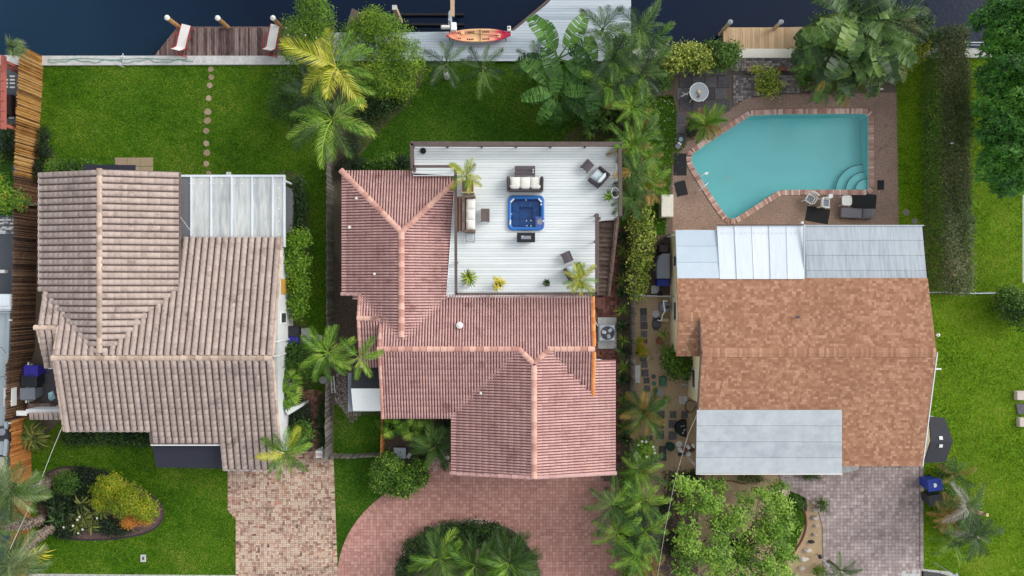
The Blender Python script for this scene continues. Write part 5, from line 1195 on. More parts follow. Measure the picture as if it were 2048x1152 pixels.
for cx_, cy_ in ((-1.28, .16), (-1.28, -.16), (-.45, .22), (-.5, -.22), (.45, .22), (.45, -.22)):
    mb = MB(); [mb.box((cx_-.17+k*.11, cy_, zd+.025), (.05, .1, .02), .4) for k in range(4)]; mb.build('grip_pad', plain('dark_maroon', (96, 30, 34)), ky, local=True)
MB().tube([(-.95, .17, zd+.06), (.2, .05, zd+.09), (1.3, -.06, zd+.1)], .018, 6).build('paddle_shaft', M['cable_black'], ky, local=True)
for cx_, cy_ in ((-.98, .17), (1.25, -.05)): MB().lathe((0, 0, 0), [(.01, -.02), (.13, 0), (.01, .02)], 12).build('paddle_blade', plain('tan_blade', (236, 182, 140)), ky, local=True).location = (cx_, cy_, zd+.08)
for n_, (cx_, hh) in enumerate(((-1.78, .34), (0.1, .40), (1.68, .36))):
    MB().tube([(cx_, -hh, zd-.05), (cx_+.0, -hh*.8, zd+.1), (cx_, 0, zd+.08), (cx_, hh*.8, zd+.1), (cx_, hh, zd-.05)], .024, 6).build('strap', M['cable_black'], ky, local=True)
rk = thing('kayak_rack', 'low grey rack holding the orange kayak', 'rack', (kc[0], kc[1], .18))
for s_ in (-1.3, 1.3):
    MB().box((kc[0]+s_, kc[1], .33), (.06, .5, .06)).build('crossbar', M['alu'], rk); MB().box((kc[0]+s_, kc[1], .25), (.06, .06, .14)).build('leg', M['alu'], rk)
MB().lathe(W(826*0+932, 70, kz), [(.09, 0), (.09, .03), (.07, .03)], 14).build('hatch', mk, label='round hatch') if False else None
# boat lift
bl = thing('boat_lift', 'white and grey boat lift motor and beams at the edge of the grey dock', 'boat lift', W(905, 40, .2))
MB().bevbox((*w(907, 53, 1.0), .85), (.34, .5, .42), 0, .04).build('motor_box', M['white'], bl); MB().bevbox((*w(891, 54, .9), .9), (.55, .2, .22), 0, .06).build('motor', M['offwhite'], bl)
MB().box((*w(905, 12, .8), .8), (.24, 1.3, .16)).build('beam', M['pile_pale'], bl); MB().box((*w(902, 36, .8), .8), (.12, .9, .14), .08).build('arm', M['alu'], bl); MB().box((*w(898, 40, .6), .55), (.08, 1.0, .1), .0).build('arm', M['steel'], bl)
for y_ in (29, 49): MB().box((*w(865, y_, -.7), -.72), (4.0, .14, .16)).build('cradle_beam', M['cable_black'], bl)
x, y = w(901, 50, .2); MB().tube([(x, y, -1.5), (x, y, 1.1)], .07, 8).build('post', M['alu'], bl)
ww = thing('dock_pedestal', 'small white dock pedestal with a dark socket beside the kayak tip', 'pedestal', W(1018, 60, .18))
q = w(1018, 57, .9); MB().bevbox((*q, .55), (.22, .32, .75), 0, .03).build('box', M['offwhite'], ww); MB().box((q[0], q[1]+.03, .935), (.1, .1, .02)).build('socket', M['slab'], ww)
def pile2(px, py, lab): 
    x, y = w(px, py, 1.0); t = thing('mooring_pile', lab, 'piling', (x, y, -1.5)); MB().box((x, y, 0), (.24, .24, 3.0)).build('post', M['pile_pale'], t); MB().box((x, y, 1.52), (.28, .28, .05)).build('cap', M['concrete'], t)
pile2(792, 22, 'square pale piling left of the boat lift, beside the leafy bush')
MB().prism(wp([(704, 16), (728, 28), (720, 60), (690, 60)], .3), .2, .3).build('slanting_board', M['rail'], label='dark slanting dock board half hidden behind the leafy bush', cat='board')

# ================================================================ AIR CONDITIONER, BINS, COVERS
ac = thing('air_conditioner', 'square grey outdoor air conditioner with round fan beside the pink roof', 'air conditioner', W(1214, 666, .1))
q = Vector(w(1214.5, 666, .95)+(0,)); MB().bevbox((q.x, q.y, .5), (.95, 1.0, .8), 0, .05).build('casing', M['alu'], ac)
MB().lathe((q.x+.03, q.y, .905), [(.40, 0), (.40, .008)], 28).build('fan_well', M['black'], ac)
for k in range(3):
    a = R(45+120*k); MB().box((q.x+.03+.22*math.cos(a), q.y+.22*math.sin(a), .93), (.24, .22, .012), a, tilt=(.25, 0)).build('fan_blade', M['alu'], ac)
MB().lathe((q.x+.03, q.y, .925), [(.09, 0), (.09, .04)], 14).build('fan_hub', M['slab'], ac)
for r_ in (.14, .2, .26, .32, .38): MB().tube([(q.x+.03+r_*math.cos(a*.3142), q.y+r_*math.sin(a*.3142), .955) for a in range(21)], .004, 4, cap=False).build('guard_ring', M['alu'], ac)
MB().tube([(q.x+.03+.41*math.cos(a*.262), q.y+.41*math.sin(a*.262), .95) for a in range(25)], .018, 5, cap=False).build('guard_rim', M['slab'], ac)
MB().tube([W(1190, 644, 1.2), W(1198, 654, .6), W(1199, 658, .3)], .03, 6).build('pipe', M['white'], ac)
MB().box((*w(1196, 724, 2.4), 2.45), (.3, .35, .1)).build('roof_flashing', M['white'], label='small white flashing at the corner of the garage roof', cat='flashing')
def wheelie(lab, px, py, rz, mat, h=1.05, sc=1., sticker=False, name='wheelie_bin'):
    t = thing(name, lab, 'bin', W(px, py, 0), rz)
    a, b = .29*sc, .34*sc
    MB().grid([[(x*k, y*k, z) for x, y in ((-a, -b), (a, -b), (a, b), (-a, b), (-a, -b))] for z, k in ((.02, .78), (h*.85, .98), (h*.92, 1.05))]).build('body', M[mat], t, local=True)
    lid = MB().grid([[(x*k, y*k-.02, z) for x, y in ((-a, -b), (a, -b), (a, b), (-a, b), (-a, -b))] for z, k in ((h*.92, 1.1), (h*.97, 1.1), (h*1.02, .95), (h*1.0, .85), (h*1.0, .05))]).build('lid', M[mat], t, local=True)
    MB().tube([(-a*.8, b*1.05, h*.9), (-a*.8, b*1.28, h*.93), (a*.8, b*1.28, h*.93), (a*.8, b*1.05, h*.9)], .022, 6).build('handle', M[mat], t, local=True)
    for s_ in (-1, 1): MB().tube([(s_*a*.8-.03, b*.8, .1), (s_*a*.8+.03, b*.8, .1)], .1, 12).build('wheel', M['cable_black'], t, local=True)
    if sticker: MB().prism([(-.12, -.1), (.12, -.1), (.12, .04), (.0, .1), (-.12, .04)], h*1.003, h*1.006).build('sticker', M['offwhite'], t, local=True)
    return t
wheelie('bright blue wheelie bin with white sticker by the grey paver driveway', 1848, 960, R(-82), 'blue_plastic', 1.15, 1.15, True)
wheelie('black wheelie bin below the bright blue one by the driveway', 1850, 990, R(-80), 'black_plastic', 1.1, 1.05)
wheelie('black wheelie bin beside the grey pad and the white wall', 592, 661, R(90), 'black_plastic', 1.0, 1.05)
wheelie('violet blue wheelie bin partly under the shrub by the white wall', 591, 682, R(90), 'violet_plastic', 1.0, 1.05)
wheelie('violet blue recycling bin in the side yard by the bamboo fence, topmost', 83, 738, R(90), 'violet_plastic', 1.0, 1.1)
wheelie('black wheelie bin in the side yard, between the violet one and the grey one', 79, 757, R(90), 'black_plastic', 1.0, 1.25)
wheelie('black bin with grey lid in the side yard, lowest of three', 76, 783, R(92), 'grey_plastic', 1.0, 1.2)
sy = thing('utility_rack', 'white metal rack beside the side yard bins at the bamboo fence', 'rack', W(60, 770))
MB().tube([W(57, 724, .9), W(52, 806, .9)], .05, 6).tube([W(63, 727, .5), W(57, 806, .5)], .03, 6).build('rail', M['offwhite'], sy)
for py in (730, 760, 790, 802): MB().tube([W(53, py, .9), W(66, py, .5)], .03, 5).build('crossbar', M['offwhite'], sy)
MB().add([W(96, 786, .9), W(106, 782, 1.0), W(111, 796, .7), W(103, 802, .6), W(97, 798, .8), W(103, 791, 1.05)], [(0, 5, 1), (1, 5, 2), (2, 5, 3), (3, 5, 4), (4, 5, 0)]).build('bag', plain('pale_cyan_bag', (160, 200, 204)), label='pale cyan plastic bag on the ground near the side yard bins', cat='bag')
wb = thing('wooden_bench', 'weathered wooden bench beside the tiled garden wall', 'bench', W(84, 815))
for k in range(5): MB().box((*w(62+k*11, 815, .6), .58+.01*(k % 2)), (.33, .5, .05)).build('plank', M['stair'], wb, r=1.)
for k in (60, 108): MB().box((*w(k, 815, .3), .28), (.06, .45, .56)).build('leg', M['stair'], wb)
MB().box((*w(98, 780, 0), .004), (1.1, 3.0, .008)).build('side_yard_slab', M['slab'], kind='structure')
# side of house C
bg_ = thing('covered_grill', 'large grey covered barbecue against the cream wall', 'barbecue', W(1330, 532))
cx_, cy_ = w(1327, 532, .9); prof = [(-.42, -.75), (-.3, -.78), (.40, -.78), (.42, -.70), (.42, .70), (.40, .78), (-.05, .78), (-.30, .60), (-.44, .2), (-.46, -.3)]
MB().grid([[(cx_+x*k, cy_+y*k, z) for x, y in prof+[prof[0]]] for z, k in ((.02, .98), (.85, .99), (.95, .93), (1.0, .75), (1.0, .02))]).build('cover', M['grey_plastic'], bg_)
MB().bevbox((*w(1326, 565, .5), .28), (.76, .44, .56), 0, .03).build('storage_box', M['blue_plastic'], label='blue plastic storage box below the covered barbecue', cat='storage box')
gk = thing('small_grill', 'small dark brown barbecue above the big grey covered one', 'barbecue', W(1328, 495))
q = w(1328, 497, .8); MB().bevbox((*q, .55), (.56, .46, .45), 0, .05).build('lid', M['wicker'], gk); MB().bevbox((*q, .2), (.5, .4, .4), 0, .02).build('base', M['black'], gk); MB().box((q[0]+.05, q[1]-.2, .79), (.1, .03, .02)).build('handle', M['terracotta'], gk)
MB().lathe(W(1329, 482, 0), [(.18, 0), (.24, .4), (.25, .42), (.18, .4), (.06, .36)], 16).build('plant_pot', M['pot_dark'], label='dark round pot beside the small brown barbecue', cat='pot')
MB().lathe(W(1318, 588, 0), [(.12, 0), (.17, .3), (.18, .32), (.1, .3)], 14).build('bucket', M['black'], label='black bucket near the rail by the blue storage box', cat='bucket')
MB().box((*w(1310, 579), .03), (.5, .5, .06), .05).build('concrete_slab', M['concrete'], label='pale square slab left of the black bucket', cat='slab')
pf = thing('pool_filter', 'round grey pool filter tank with white pipes beside the cream wall', 'pool filter', W(1328, 612))
q = W(1326.5, 613, 0); MB().lathe(q, [(.3, 0), (.36, .2), (.36, .6), (.28, .82), (.1, .9), (.08, 1.0), (.02, 1.0)], 24).build('tank', M['grey_plastic'], pf, smooth=True)
MB().lathe((q[0]+.02, q[1], .95), [(.1, 0), (.1, .12), (.06, .14)], 12).build('valve', M['black_plastic'], pf)
MB().tube([W(1334, 602, .9), W(1327, 602, 1.0), W(1328, 612, 1.08), W(1330, 622, 1.0), W(1325, 630, .6), W(1322, 642, .35), W(1315, 640, .3)], .045, 8).build('pipe', M['white'], pf)
MB().bevbox((*w(1330, 640, .3), .2), (.5, .2, .22), 0, .03).build('pump', plain('tan_plastic', (190, 172, 140)), pf); MB().bevbox((*w(1320, 640, .2), .15), (.25, .25, .26), 0, .05).build('motor', M['black_plastic'], pf)
MB().bevbox((*w(1312, 648), .1), (.5, .42, .2), -.1, .03).build('equipment_cover', M['slab'], label='dark grey flat cover below the pool pump', cat='cover')
MB().lathe(W(1311, 628, 0), [(.24, 0), (.24, .06)], 14).build('concrete_disc', M['concrete'], label='round grey disc beside the pool filter', cat='disc')
fr = thing('fence_rail', 'thin galvanised fence rail from the shrub hedge to the cream wall', 'rail', W(1300, 592))
MB().tube([W(1268, 591, 1.2), W(1342, 593, 1.2)], .03, 6).build('rail', M['alu'], fr)
for px in (1269, 1305, 1340): MB().tube([W(px, 592, 0), (*w(px, 592, 0)[0:2], 1.2)], .03, 6).build('post', M['alu'], fr)
mb = MB()
for px in range(1269, 1340, 4): mb.tube([W(px, 592, 0.), (*w(px+4, 592), 1.15)], .005, 3); mb.tube([W(px+4, 592, 0.), (*w(px, 592), 1.15)], .005, 3)
mb.build('mesh_wire', M['alu'], fr, kind='stuff')
MB().lathe(W(1318, 681, 0), [(.2, 0), (.24, .25), (.25, .3), (.2, .28), (.02, .26)], 16).build('plant_pot', M['terracotta'], label='brown round pot in the gravel beside the cream wall', cat='pot')
MB().bevbox((*w(1325, 762), .12), (.42, .6, .24), 0, .06).build('meter_box', M['green_plastic'], label='green box lid set in the gravel path', cat='utility box')
bn = thing('garden_bench', 'narrow white bench at the fence beside the slab path', 'bench', W(1274, 750))
MB().bevbox((*w(1273.5, 748, .45), .43), (.42, 1.1, .06), 0, .02).build('seat', M['concrete'], bn); [MB().box((*w(1273.5, py, .2), .2), (.35, .08, .4)).build('leg', M['concrete'], bn) for py in (735, 762)]
MB().lathe(W(1371, 753, 0), [(.13, 0), (.2, .25), (.21, .28), (.19, .28), (.17, .22), (.02, .2)], 18).build('plant_pot', M['green_plastic'], label='green ringed pot at the foot of the cream wall', cat='pot')
MB().tube([W(1364, 770, .1), W(1371, 768, .25), W(1377, 771, .1), W(1370, 774, .08)], .035, 8).build('garden_ornament', M['steel'], label='small silvery ornament below the green pot', cat='ornament')
MB().box((*w(1318, 786), .02), (.38, .55, .04)).build('paving_slab', plain('lilac_slab', (150, 148, 166)), label='pale lilac slab in the gravel below the green box lid', cat='slab')
MB().box((*w(1366, 800), .02), (.5, .5, .04)).build('paving_slab', M['concrete'], label='worn grey slab near the cream wall and the curled hose', cat='slab')
bin_ = thing('semicircle_planter', 'black half round planter dish standing by the carport corner', 'planter', W(1365, 858))
cx_, cy_ = w(1374, 858, .5); P = [(cx_+.0, cy_+.53)]+[(cx_-.68*math.sin(R(a)), cy_+.53*math.cos(R(a))) for a in range(8, 180, 12)]+[(cx_, cy_-.53)]
MB().prism(P, .0, .42).build('body', M['black'], bin_)
mb = MB(); [mb.box((cx_-rnd(.1, .4), cy_+rnd(-.3, .3), .43), (.05, .05, .02), rnd(0, 3)) for k in range(9)]; mb.build('flower_petals', M['white'], bin_, kind='stuff')
MB().lathe(W(1338, 890, 0), [(.2, 0), (.27, .4), (.28, .45), (.25, .45), (.2, .38), (.02, .36)], 18).build('plant_pot', plain('dark_green_pot', (38, 70, 56)), label='dark green round pot below the black planter', cat='pot')
MB().lathe(W(1358, 888, 0), [(.18, 0), (.2, .03)], 16).build('bird_bath', M['offwhite'], label='white round dish between the dark green pot and the carport', cat='dish')
rg = random.Random(3)
gn = thing('garden_clutter', 'heap of white and rust coloured garden ornaments by the carport', 'ornaments', W(1366, 900))
for k in range(16):
    px, py = rg.uniform(1352, 1386), rg.uniform(890, 908); m_ = rg.choice(('white', 'terracotta', 'white', 'wicker')); r_ = rg.uniform(.06, .13)
    MB().lathe(W(px, py, 0), [(r_, 0), (r_*1.3, r_), (r_*.6, r_*2.2), (r_*.8, r_*2.6), (.01, r_*3)], 8).build('ornament', M[m_], gn)
MB().tube([W(1386, 803, .3), W(1379, 800, .25), W(1372, 806, .05), W(1371, 818, .05), W(1380, 826, .05), W(1386, 822, .4), W(1392, 812, .8), W(1398, 822, .9)], .025, 6).build('garden_hose', M['cable_black'], label='black curled hose on the cream wall above the carport corner', cat='hose')
MB().box((*w(1335, 411, .9), .45), (.72, 1.35, .9)).build('storage_chest', M['concrete_white'], label='white weathered chest at the left side of the pool deck', cat='chest')
# mats
def mat_(px, py, a, b, rz, lab): MB().bevbox((*w(px, py), .025), (a/32, b/32, .025), rz, .006).build('rubber_mat', M['black'], label=lab, cat='mat')
mat_(1360, 329, 26, 44, 0, 'dark mat at the left corner of the pool, upper of two'); mat_(1362, 377, 22, 29, R(13), 'tilted dark mat left of the pool, lower of two')
mat_(1761, 370, 13, 19, 0, 'small black mat right of the pool steps'); mat_(1635, 430, 46, 30, R(-10), 'black mat under the stacked white chairs'); mat_(1727, 402, 50, 29, R(-5), 'black mat behind the grey sun lounger')
def plastic_chair(lab, px, py, rz, stack=1, back=True):
    for s_ in range(stack):
        t = thing('plastic_chair', lab if s_ == 0 else 'white plastic chair stacked on top of the middle chair by the pool', 'chair', (*w(px, py), .02+.09*s_), rz+.12*s_)
        MB().box((0, 0, .42), (.40, .40, .03)).build('seat', M['grey_plastic'], t, local=True)
        frame_ring(MB(), (0, 0, .44), .24, .23, .08, .03).build('seat_rim', M['white'], t, smooth=True, local=True)
        for sx in (-1, 1):
            MB().tube([(sx*.24, .22, .44), (sx*.29, .2, .64), (sx*.30, -.15, .66), (sx*.24, -.26, .62)], .026, 6).build('armrest', M['white'], t, local=True)
            for sy in (-1, 1): MB().tube([(sx*.22, sy*.2, .44), (sx*.27, sy*.27, 0)], .025, 6).build('leg', M['white'], t, local=True)
        if back:
            MB().tube([(-.24, -.26, .5), (-.24, -.34, .85), (0, -.38, .9), (.24, -.34, .85), (.24, -.26, .5)], .03, 6).build('back_frame', M['white'], t, local=True)
            for k in range(4): MB().box((-.15+k*.1, -.31, .68), (.05, .02, .36), tilt=(.2, 0)).build('back_slat', M['white'], t, local=True)
plastic_chair('white plastic armchair near the pool, leftmost of the chairs', 1614, 400, R(150))
plastic_chair('white plastic armchair at the bottom of a stack of two by the pool', 1643, 408, R(-100), 2)
MB().lathe((*w(1655, 394), .0), [(.08, 0), (.05, .3), (.14, .42), (.14, .45)], 16).build('side_table', M['white'], label='tiny round white table behind the stacked chairs', cat='table')
so_ = thing('plastic_stool', 'white square plastic stool by the black mat at the pool', 'stool', W(1694, 401))
q = w(1694, 401, .45); MB().box((*q, .42), (.5, .5, .03)).build('seat', M['offwhite'], so_); frame_ring(MB(), (*q, .44), .28, .28, .12, .035).build('rim', M['white'], so_, smooth=True)
for sx in (-1, 1):
    for sy in (-1, 1): MB().tube([(q[0]+sx*.24, q[1]+sy*.24, .42), (q[0]+sx*.28, q[1]+sy*.28, 0)], .025, 6).build('leg', M['white'], so_)
lg = thing('sun_lounger', 'grey cushioned sun lounger lying by the metal patio roof', 'lounger', W(1707, 428), R(-3))
MB().bevbox((-.33, 0, .36), (1.3, .62, .12), 0, .04).build('mattress', M['lounge'], lg, local=True); mb = cushion(MB(), (0, 0, 0), (.72, .62, .14)); rt = Matrix.Rotation(R(-28), 3, 'Y'); mb.v = [tuple(rt @ Vector(v)+Vector((.66, 0, .48))) for v in mb.v]; mb.build('backrest', M['lounge'], lg, local=True)
MB().box((0, .32, .28), (1.9, .04, .06)).box((0, -.32, .28), (1.9, .04, .06)).build('frame', M['black'], lg, local=True)
for sx in (-.85, .85):
    for sy in (-.3, .3): MB().box((sx, sy, .14), (.05, .05, .26)).build('leg', M['black'], lg, local=True)
MB().tube([(-.2, .34, .3), (.1, .37, .55), (.5, .36, .56)], .02, 5).tube([(-.2, -.34, .3), (.1, -.37, .55), (.5, -.36, .56)], .02, 5).build('armrest', M['black'], lg, local=True)
# glass table
gt = thing('glass_table', 'round glass topped garden table with white frame on the dark slabs', 'table', W(1398, 185))
q = w(1398, 184, .72); glass = pm('frosted_glass', [(142, 150, 156), (162, 170, 174)], rough=.15, spec=.6, la=.05)
MB().lathe((*q, .70), [(.56, 0), (.56, .012)], 32).build('table_top', glass, gt); MB().tube([(q[0]+.57*math.cos(a*.1963), q[1]+.57*math.sin(a*.1963), .71) for a in range(33)], .025, 6, cap=False).build('rim', M['white'], gt)
MB().lathe((*q, .715), [(.13, 0), (.11, .12), (.12, .14), (.06, .13)], 16).build('centre_pot', M['pot_tan'], gt); MB().lathe((q[0]-.03, q[1]-.27, .715), [(.07, 0), (.08, .08), (.02, .07)], 12).build('cup', M['terracotta'], gt)
for a in (20, 110, 200, 290): MB().tube([(q[0]+.12*math.cos(R(a)), q[1]+.12*math.sin(R(a)), .69), (q[0]+.5*math.cos(R(a+20)), q[1]+.5*math.sin(R(a+20)), .66), (q[0]+.62*math.cos(R(a+30)), q[1]+.62*math.sin(R(a+30)), .0)], .022, 6).build('leg', M['white'], gt)
bc = thing('broken_chair', 'tipped white chair frame beside the glass table', 'chair', W(1370, 188)); MB().tube([W(1362, 192, .1), W(1372, 188, .3), W(1378, 184, .35)], .035, 6).tube([W(1364, 185, .1), W(1376, 190, .3)], .03, 6).build('frame', M['white'], bc); MB().tube([W(1362, 193, .12), W(1368, 190, .3)], .05, 6).build('leg', M['offwhite'], bc)
MB().lathe(W(1361, 279, 0), [(.14, 0), (.14, .1)], 12).build('garden_disc', plain('pale_aqua', (150, 180, 182)), label='pale aqua round lid near the dark mats', cat='lid')
MB().lathe(W(1355, 293, 0), [(.17, 0), (.17, .12), (.15, .13)], 14).build('water_jar', M['grey_plastic'], label='grey round container below the pale aqua lid', cat='container'); MB().box((*w(1358, 288), .12), (.25, .1, .1), -.6).build('scoop', M['offwhite'], label='small cream scoop on the grey container', cat='scoop')
for px, py, r_, m_, lb in ((1496, 141, .19, 'step_stone', 'tan round stump beside the small croton bush'), (1559, 140, .16, 'terracotta', 'reddish round pot right of the croton bush, left of two'), (1568, 140, .13, 'terracotta', 'reddish round pot right of the croton bush, right of two')):
    MB().lathe(W(px, py, 0), [(r_*.9, 0), (r_, .3), (r_*.9, .33), (.02, .3)], 14).build('plant_pot', M[m_], label=lb, cat='pot')
# front of house B: bin with flat grey cover in courtyard
cu = thing('water_softener', 'grey square lidded unit with dark pipes in the planted courtyard', 'utility unit', W(800, 905))
q = w(799, 907, .8); MB().bevbox((*q, .76), (.76, .68, .08), 0, .03).build('lid', M['grey_plastic'], cu); MB().bevbox((*q, .36), (.66, .58, .72), 0, .02).build('body', M['slab'], cu)
MB().tube([W(808, 895, .3), W(812, 890, .6), W(820, 892, .5), W(815, 905, .3)], .04, 6).build('pipe', M['slab'], cu)
MB().box((*w(819, 910), .2), (.22, .35, .08), -.5, tilt=(.3, 0)).build('plastic_scrap', M['offwhite'], label='small white scrap beside the grey unit in the courtyard', cat='scrap')
# mailbox-like pier at left driveway
mbx = thing('garden_pier', 'white square pier with pale grey top at the driveway gate', 'pier', W(640, 905)); q = w(638, 909, 1.2)
MB().bevbox((*q, .6), (.42, .42, 1.2), 0, .02).build('pillar', M['white_wall'], mbx); MB().box((q[0], q[1], 1.215), (.3, .2, .03)).build('plate', plain('pinkish_tile', (180, 160, 162)), mbx); MB().prism(wp([(636, 898), (646, 892), (646, 900), (636, 904)], .8), 0, .9).build('wing', M['alu'], mbx)
# ladder / white pipes at the fence
ld = thing('folded_ladder', 'white folded ladder leaning between the palm and the pebble strip', 'ladder', W(664, 765)); MB().tube([W(662, 752, .6), W(664, 786, .2)], .04, 6).tube([W(667, 752, .6), W(670, 786, .2)], .04, 6).build('rail', M['offwhite'], ld)
for py in (758, 768, 778): MB().tube([W(662, py, .45), W(668, py, .45)], .02, 5).build('rung', M['offwhite'], ld)
# irrigation valve cover in the front lawn
vc = thing('valve_cover', 'small grey valve cover set in the left front lawn', 'cover', W(287, 1116)); MB().bevbox((*w(287, 1116), .03), (.34, .46, .06), 0, .015).build('frame', M['concrete'], vc); MB().box((*w(287.5, 1116), .065), (.12, .18, .012)).build('lid', M['slab'], vc)
# right edge things
cf = thing('fence_rail', 'thin galvanised fence rail running right from the shingle house to the round shrub', 'rail', W(1925, 586))
MB().tube([W(1856, 585, 1.2), W(1908, 584, 1.2), W(1945, 587, 1.2), W(1990, 586, 1.2)], .035, 6).build('rail', M['alu'], cf)
for px in (1865, 1908, 1950, 1988): x, y = w(px, 585, 1.2); MB().tube([(x, y, 0), (x, y, 1.25)], .03, 6).build('post', M['alu'], cf)
mb = MB()
for k in range(34):
    x0 = w(1860+k*4, 585, 1.2)[0]; y0 = w(0, 585, 1.2)[1]; mb.tube([(x0, y0, 0), (x0+.12, y0, 1.2)], .004, 3); mb.tube([(x0+.12, y0, 0), (x0, y0, 1.2)], .004, 3)
mb.build('mesh_wire', M['alu'], cf, kind='stuff')
sr = thing('dock_rail', 'white double rail behind the seawall right of the hedge', 'rail', W(1945, 87)); MB().tube([W(1920, 85, .5), W(1968, 85, .5)], .035, 6).tube([W(1920, 90, .3), W(1968, 90, .3)], .03, 6).build('rail', M['alu'], sr)
MB().tube([W(1884, 90, .9), W(1868, 98, .9), W(1888, 72, 1.1)], .03, 6).build('pipe', M['alu'], sr)
for px, py, a, b, lb in ((2037, 790, .6, .55, 'pale concrete block at the right edge, upper of two'), (2042, 843, .6, .55, 'pale concrete block at the right edge, lower of two')): MB().bevbox((*w(px, py), .15), (a, b, .3), 0, .02).build('concrete_block', M['rock'], label=lb, cat='block')
MB().prism(wp([(2030, 808), (2060, 806), (2062, 826), (2034, 828)]), 0, .12).build('rock', M['slab'], label='grey rough stone between the two pale blocks', cat='rock')
rp = thing('chain_link_fence', 'thin white fence at the far right edge behind the lawn', 'fence', W(2046, 500))
for py in (392, 470, 492, 560): x, y = w(2046, py); MB().tube([(x, y, 0), (x, y, 1.3)], .04, 6).build('post', M['offwhite'], rp)
MB().tube([W(2046, 390, 1.3), W(2046, 565, 1.3)], .03, 6).build('rail', M['offwhite'], rp)
MB().tube([W(1868, 1126, .3), W(1912, 1150, 2.2)], .03, 6).lathe(W(1912, 1149, 2.2), [(.06, 0), (.1, .04), (.06, .1)], 10).build('lamp_pole', M['alu'], label='thin grey pole with white tip leaning over the lower right lawn', cat='pole')
# cables
def cable(lab, pts, r=.02, mat='wire'): MB().tube([W(*p) for p in pts], r, 5).build('overhead_cable', M[mat], label=lab, cat='cable')
cable('pale cable hanging from the grey tiled roof to the lower left', [(126, 850, 3.4), (103, 905, 4.2), (76, 975, 5.2), (44, 1046, 6.3), (20, 1098, 7.2)], .011)
cable('short pale cable across the corner of the streaked patio roof', [(361, 434, 3.5), (390, 474, 2.9)], .014)
cable('thin pale cable from the carport corner down to the bottom of the picture', [(1400, 815, 4.0), (1376, 870, 4.4), (1350, 960, 5.0), (1330, 1060, 5.6), (1314, 1160, 6.2)], .007)
# rocks
for k, (px, py, a) in enumerate(((1627, 1004, .3), (1631, 1018, .42), (1629, 1035, .44), (1631, 1051, .28), (1628, 1068, .3), (1622, 1083, .32), (1614, 1100, .4), (1607, 1117, .46), (1601, 1136, .36), (1577, 1142, .26), (1590, 1150, .28))):
    x, y = w(px, py); mb = MB(); n_ = 9; P = [(x+a*.62*rnd(.8, 1.15)*math.cos(j*.698), y+a*.36*rnd(.7, 1.2)*math.sin(j*.698)) for j in range(n_)]
    rw = [[(px_, py_, 0) for px_, py_ in P], [(x+(px_-x)*.95, y+(py_-y)*.9, .13) for px_, py_ in P], [(x+(px_-x)*.55, y+(py_-y)*.5, .2+rnd(0, .04)) for px_, py_ in P]]
    rw = [r_+[r_[0]] for r_ in rw]; mb.grid([list(reversed(r_)) for r_ in rw][::-1]); mb.add(rw[2][:-1], [tuple(range(n_))], rnd(-1, 1))
    mb.build('rock', M['rock'] if k not in (5, 9) else M['wicker'], label='%s rock from the top of the row beside the driveway edge%s' % (ORD[k], ', a dark one' if k in (5, 9) else ''), cat='rock', r=1.)
lt = thing('garden_lamp', 'small black garden lamp among the rocks by the driveway', 'lamp', W(1634, 1108)); MB().lathe(W(1634, 1108), [(.03, 0), (.03, .4), (.14, .42), (.12, .5), (.02, .56)], 10).build('lamp_head', M['black_plastic'], lt); MB().tube([W(1636, 1110, .3), W(1652, 1126, .6), W(1664, 1138, .5)], .03, 5).build('arm', M['alu'], lt)
MB().lathe(W(1567, 981), [(.22, 0), (.24, .3), (.26, .34), (.22, .34), (.18, .3), (.01, .28)], 16).build('plant_pot', M['pot_tan'], label='round tan planter ring on the curved bed edging', cat='pot')
wb2 = MB().tube([W(1610, 997, .1), W(1612, 1012, .3), W(1611, 1020, .1)], .09, 6).build('dark_log', M['wicker'], label='short dark log on the bed edging near the pavers', cat='log')

# ================================================================ LEFT NEIGHBOUR: pergola, chair, boat
pg = thing('pergola', 'red stained timber frame at the left edge over the patio', 'pergola', W(8, 180))
MB().box((*w(7, 185, 2.6), 2.6), (.2, 4.3, .22)).build('beam', M['red_wood'], pg); a = W(5, 126, 2.6); b = W(52, 152, .5); MB().tube([W(8, 131, 2.5), W(52, 152, .2)], .1, 4).build('brace', M['red_wood'], pg)
for py in (122, 250): x, y = w(7, py, 2.6); MB().box((x, y, 1.3), (.16, .16, 2.6)).build('post', M['red_wood'], pg)
for py in (140, 160, 180, 200, 220, 240): MB().box((*w(-8, py, 2.7), 2.72), (1.0, .1, .1)).build('rafter', M['red_wood'], pg)
MB().box((*w(12, 250, .8), .8), (.9, .1, .2)).build('cross_beam', M['red_wood'], pg)
sb_ = thing('patio_sofa', 'dark brown sofa partly hidden under the red timber frame', 'sofa', W(16, 210)); MB().bevbox((*w(14, 210, .4), .3), (.6, 1.3, .4), 0, .08).build('seat', plain('dark_brown', (64, 44, 44)), sb_); MB().bevbox((*w(5, 210, .6), .5), (.2, 1.4, .5), 0, .08).build('backrest', plain('dark_brown_b', (50, 36, 38)), sb_)
yc = thing('toy_chair', 'yellow plastic chair behind the bamboo fence', 'chair', W(33, 300)); MB().bevbox((*w(34, 305, .4), .3), (.36, .42, .1), -.1, .03).build('seat', M['yellow_plastic'], yc); MB().bevbox((*w(35, 294, .6), .5), (.32, .08, .35), -.1, .03).build('backrest', M['yellow_plastic'], yc); [MB().box((*w(34+a*4, 305+b*4, .1), .13), (.05, .05, .26)).build('leg', M['yellow_plastic'], yc) for a in (-1, 1) for b in (-1, 1)]
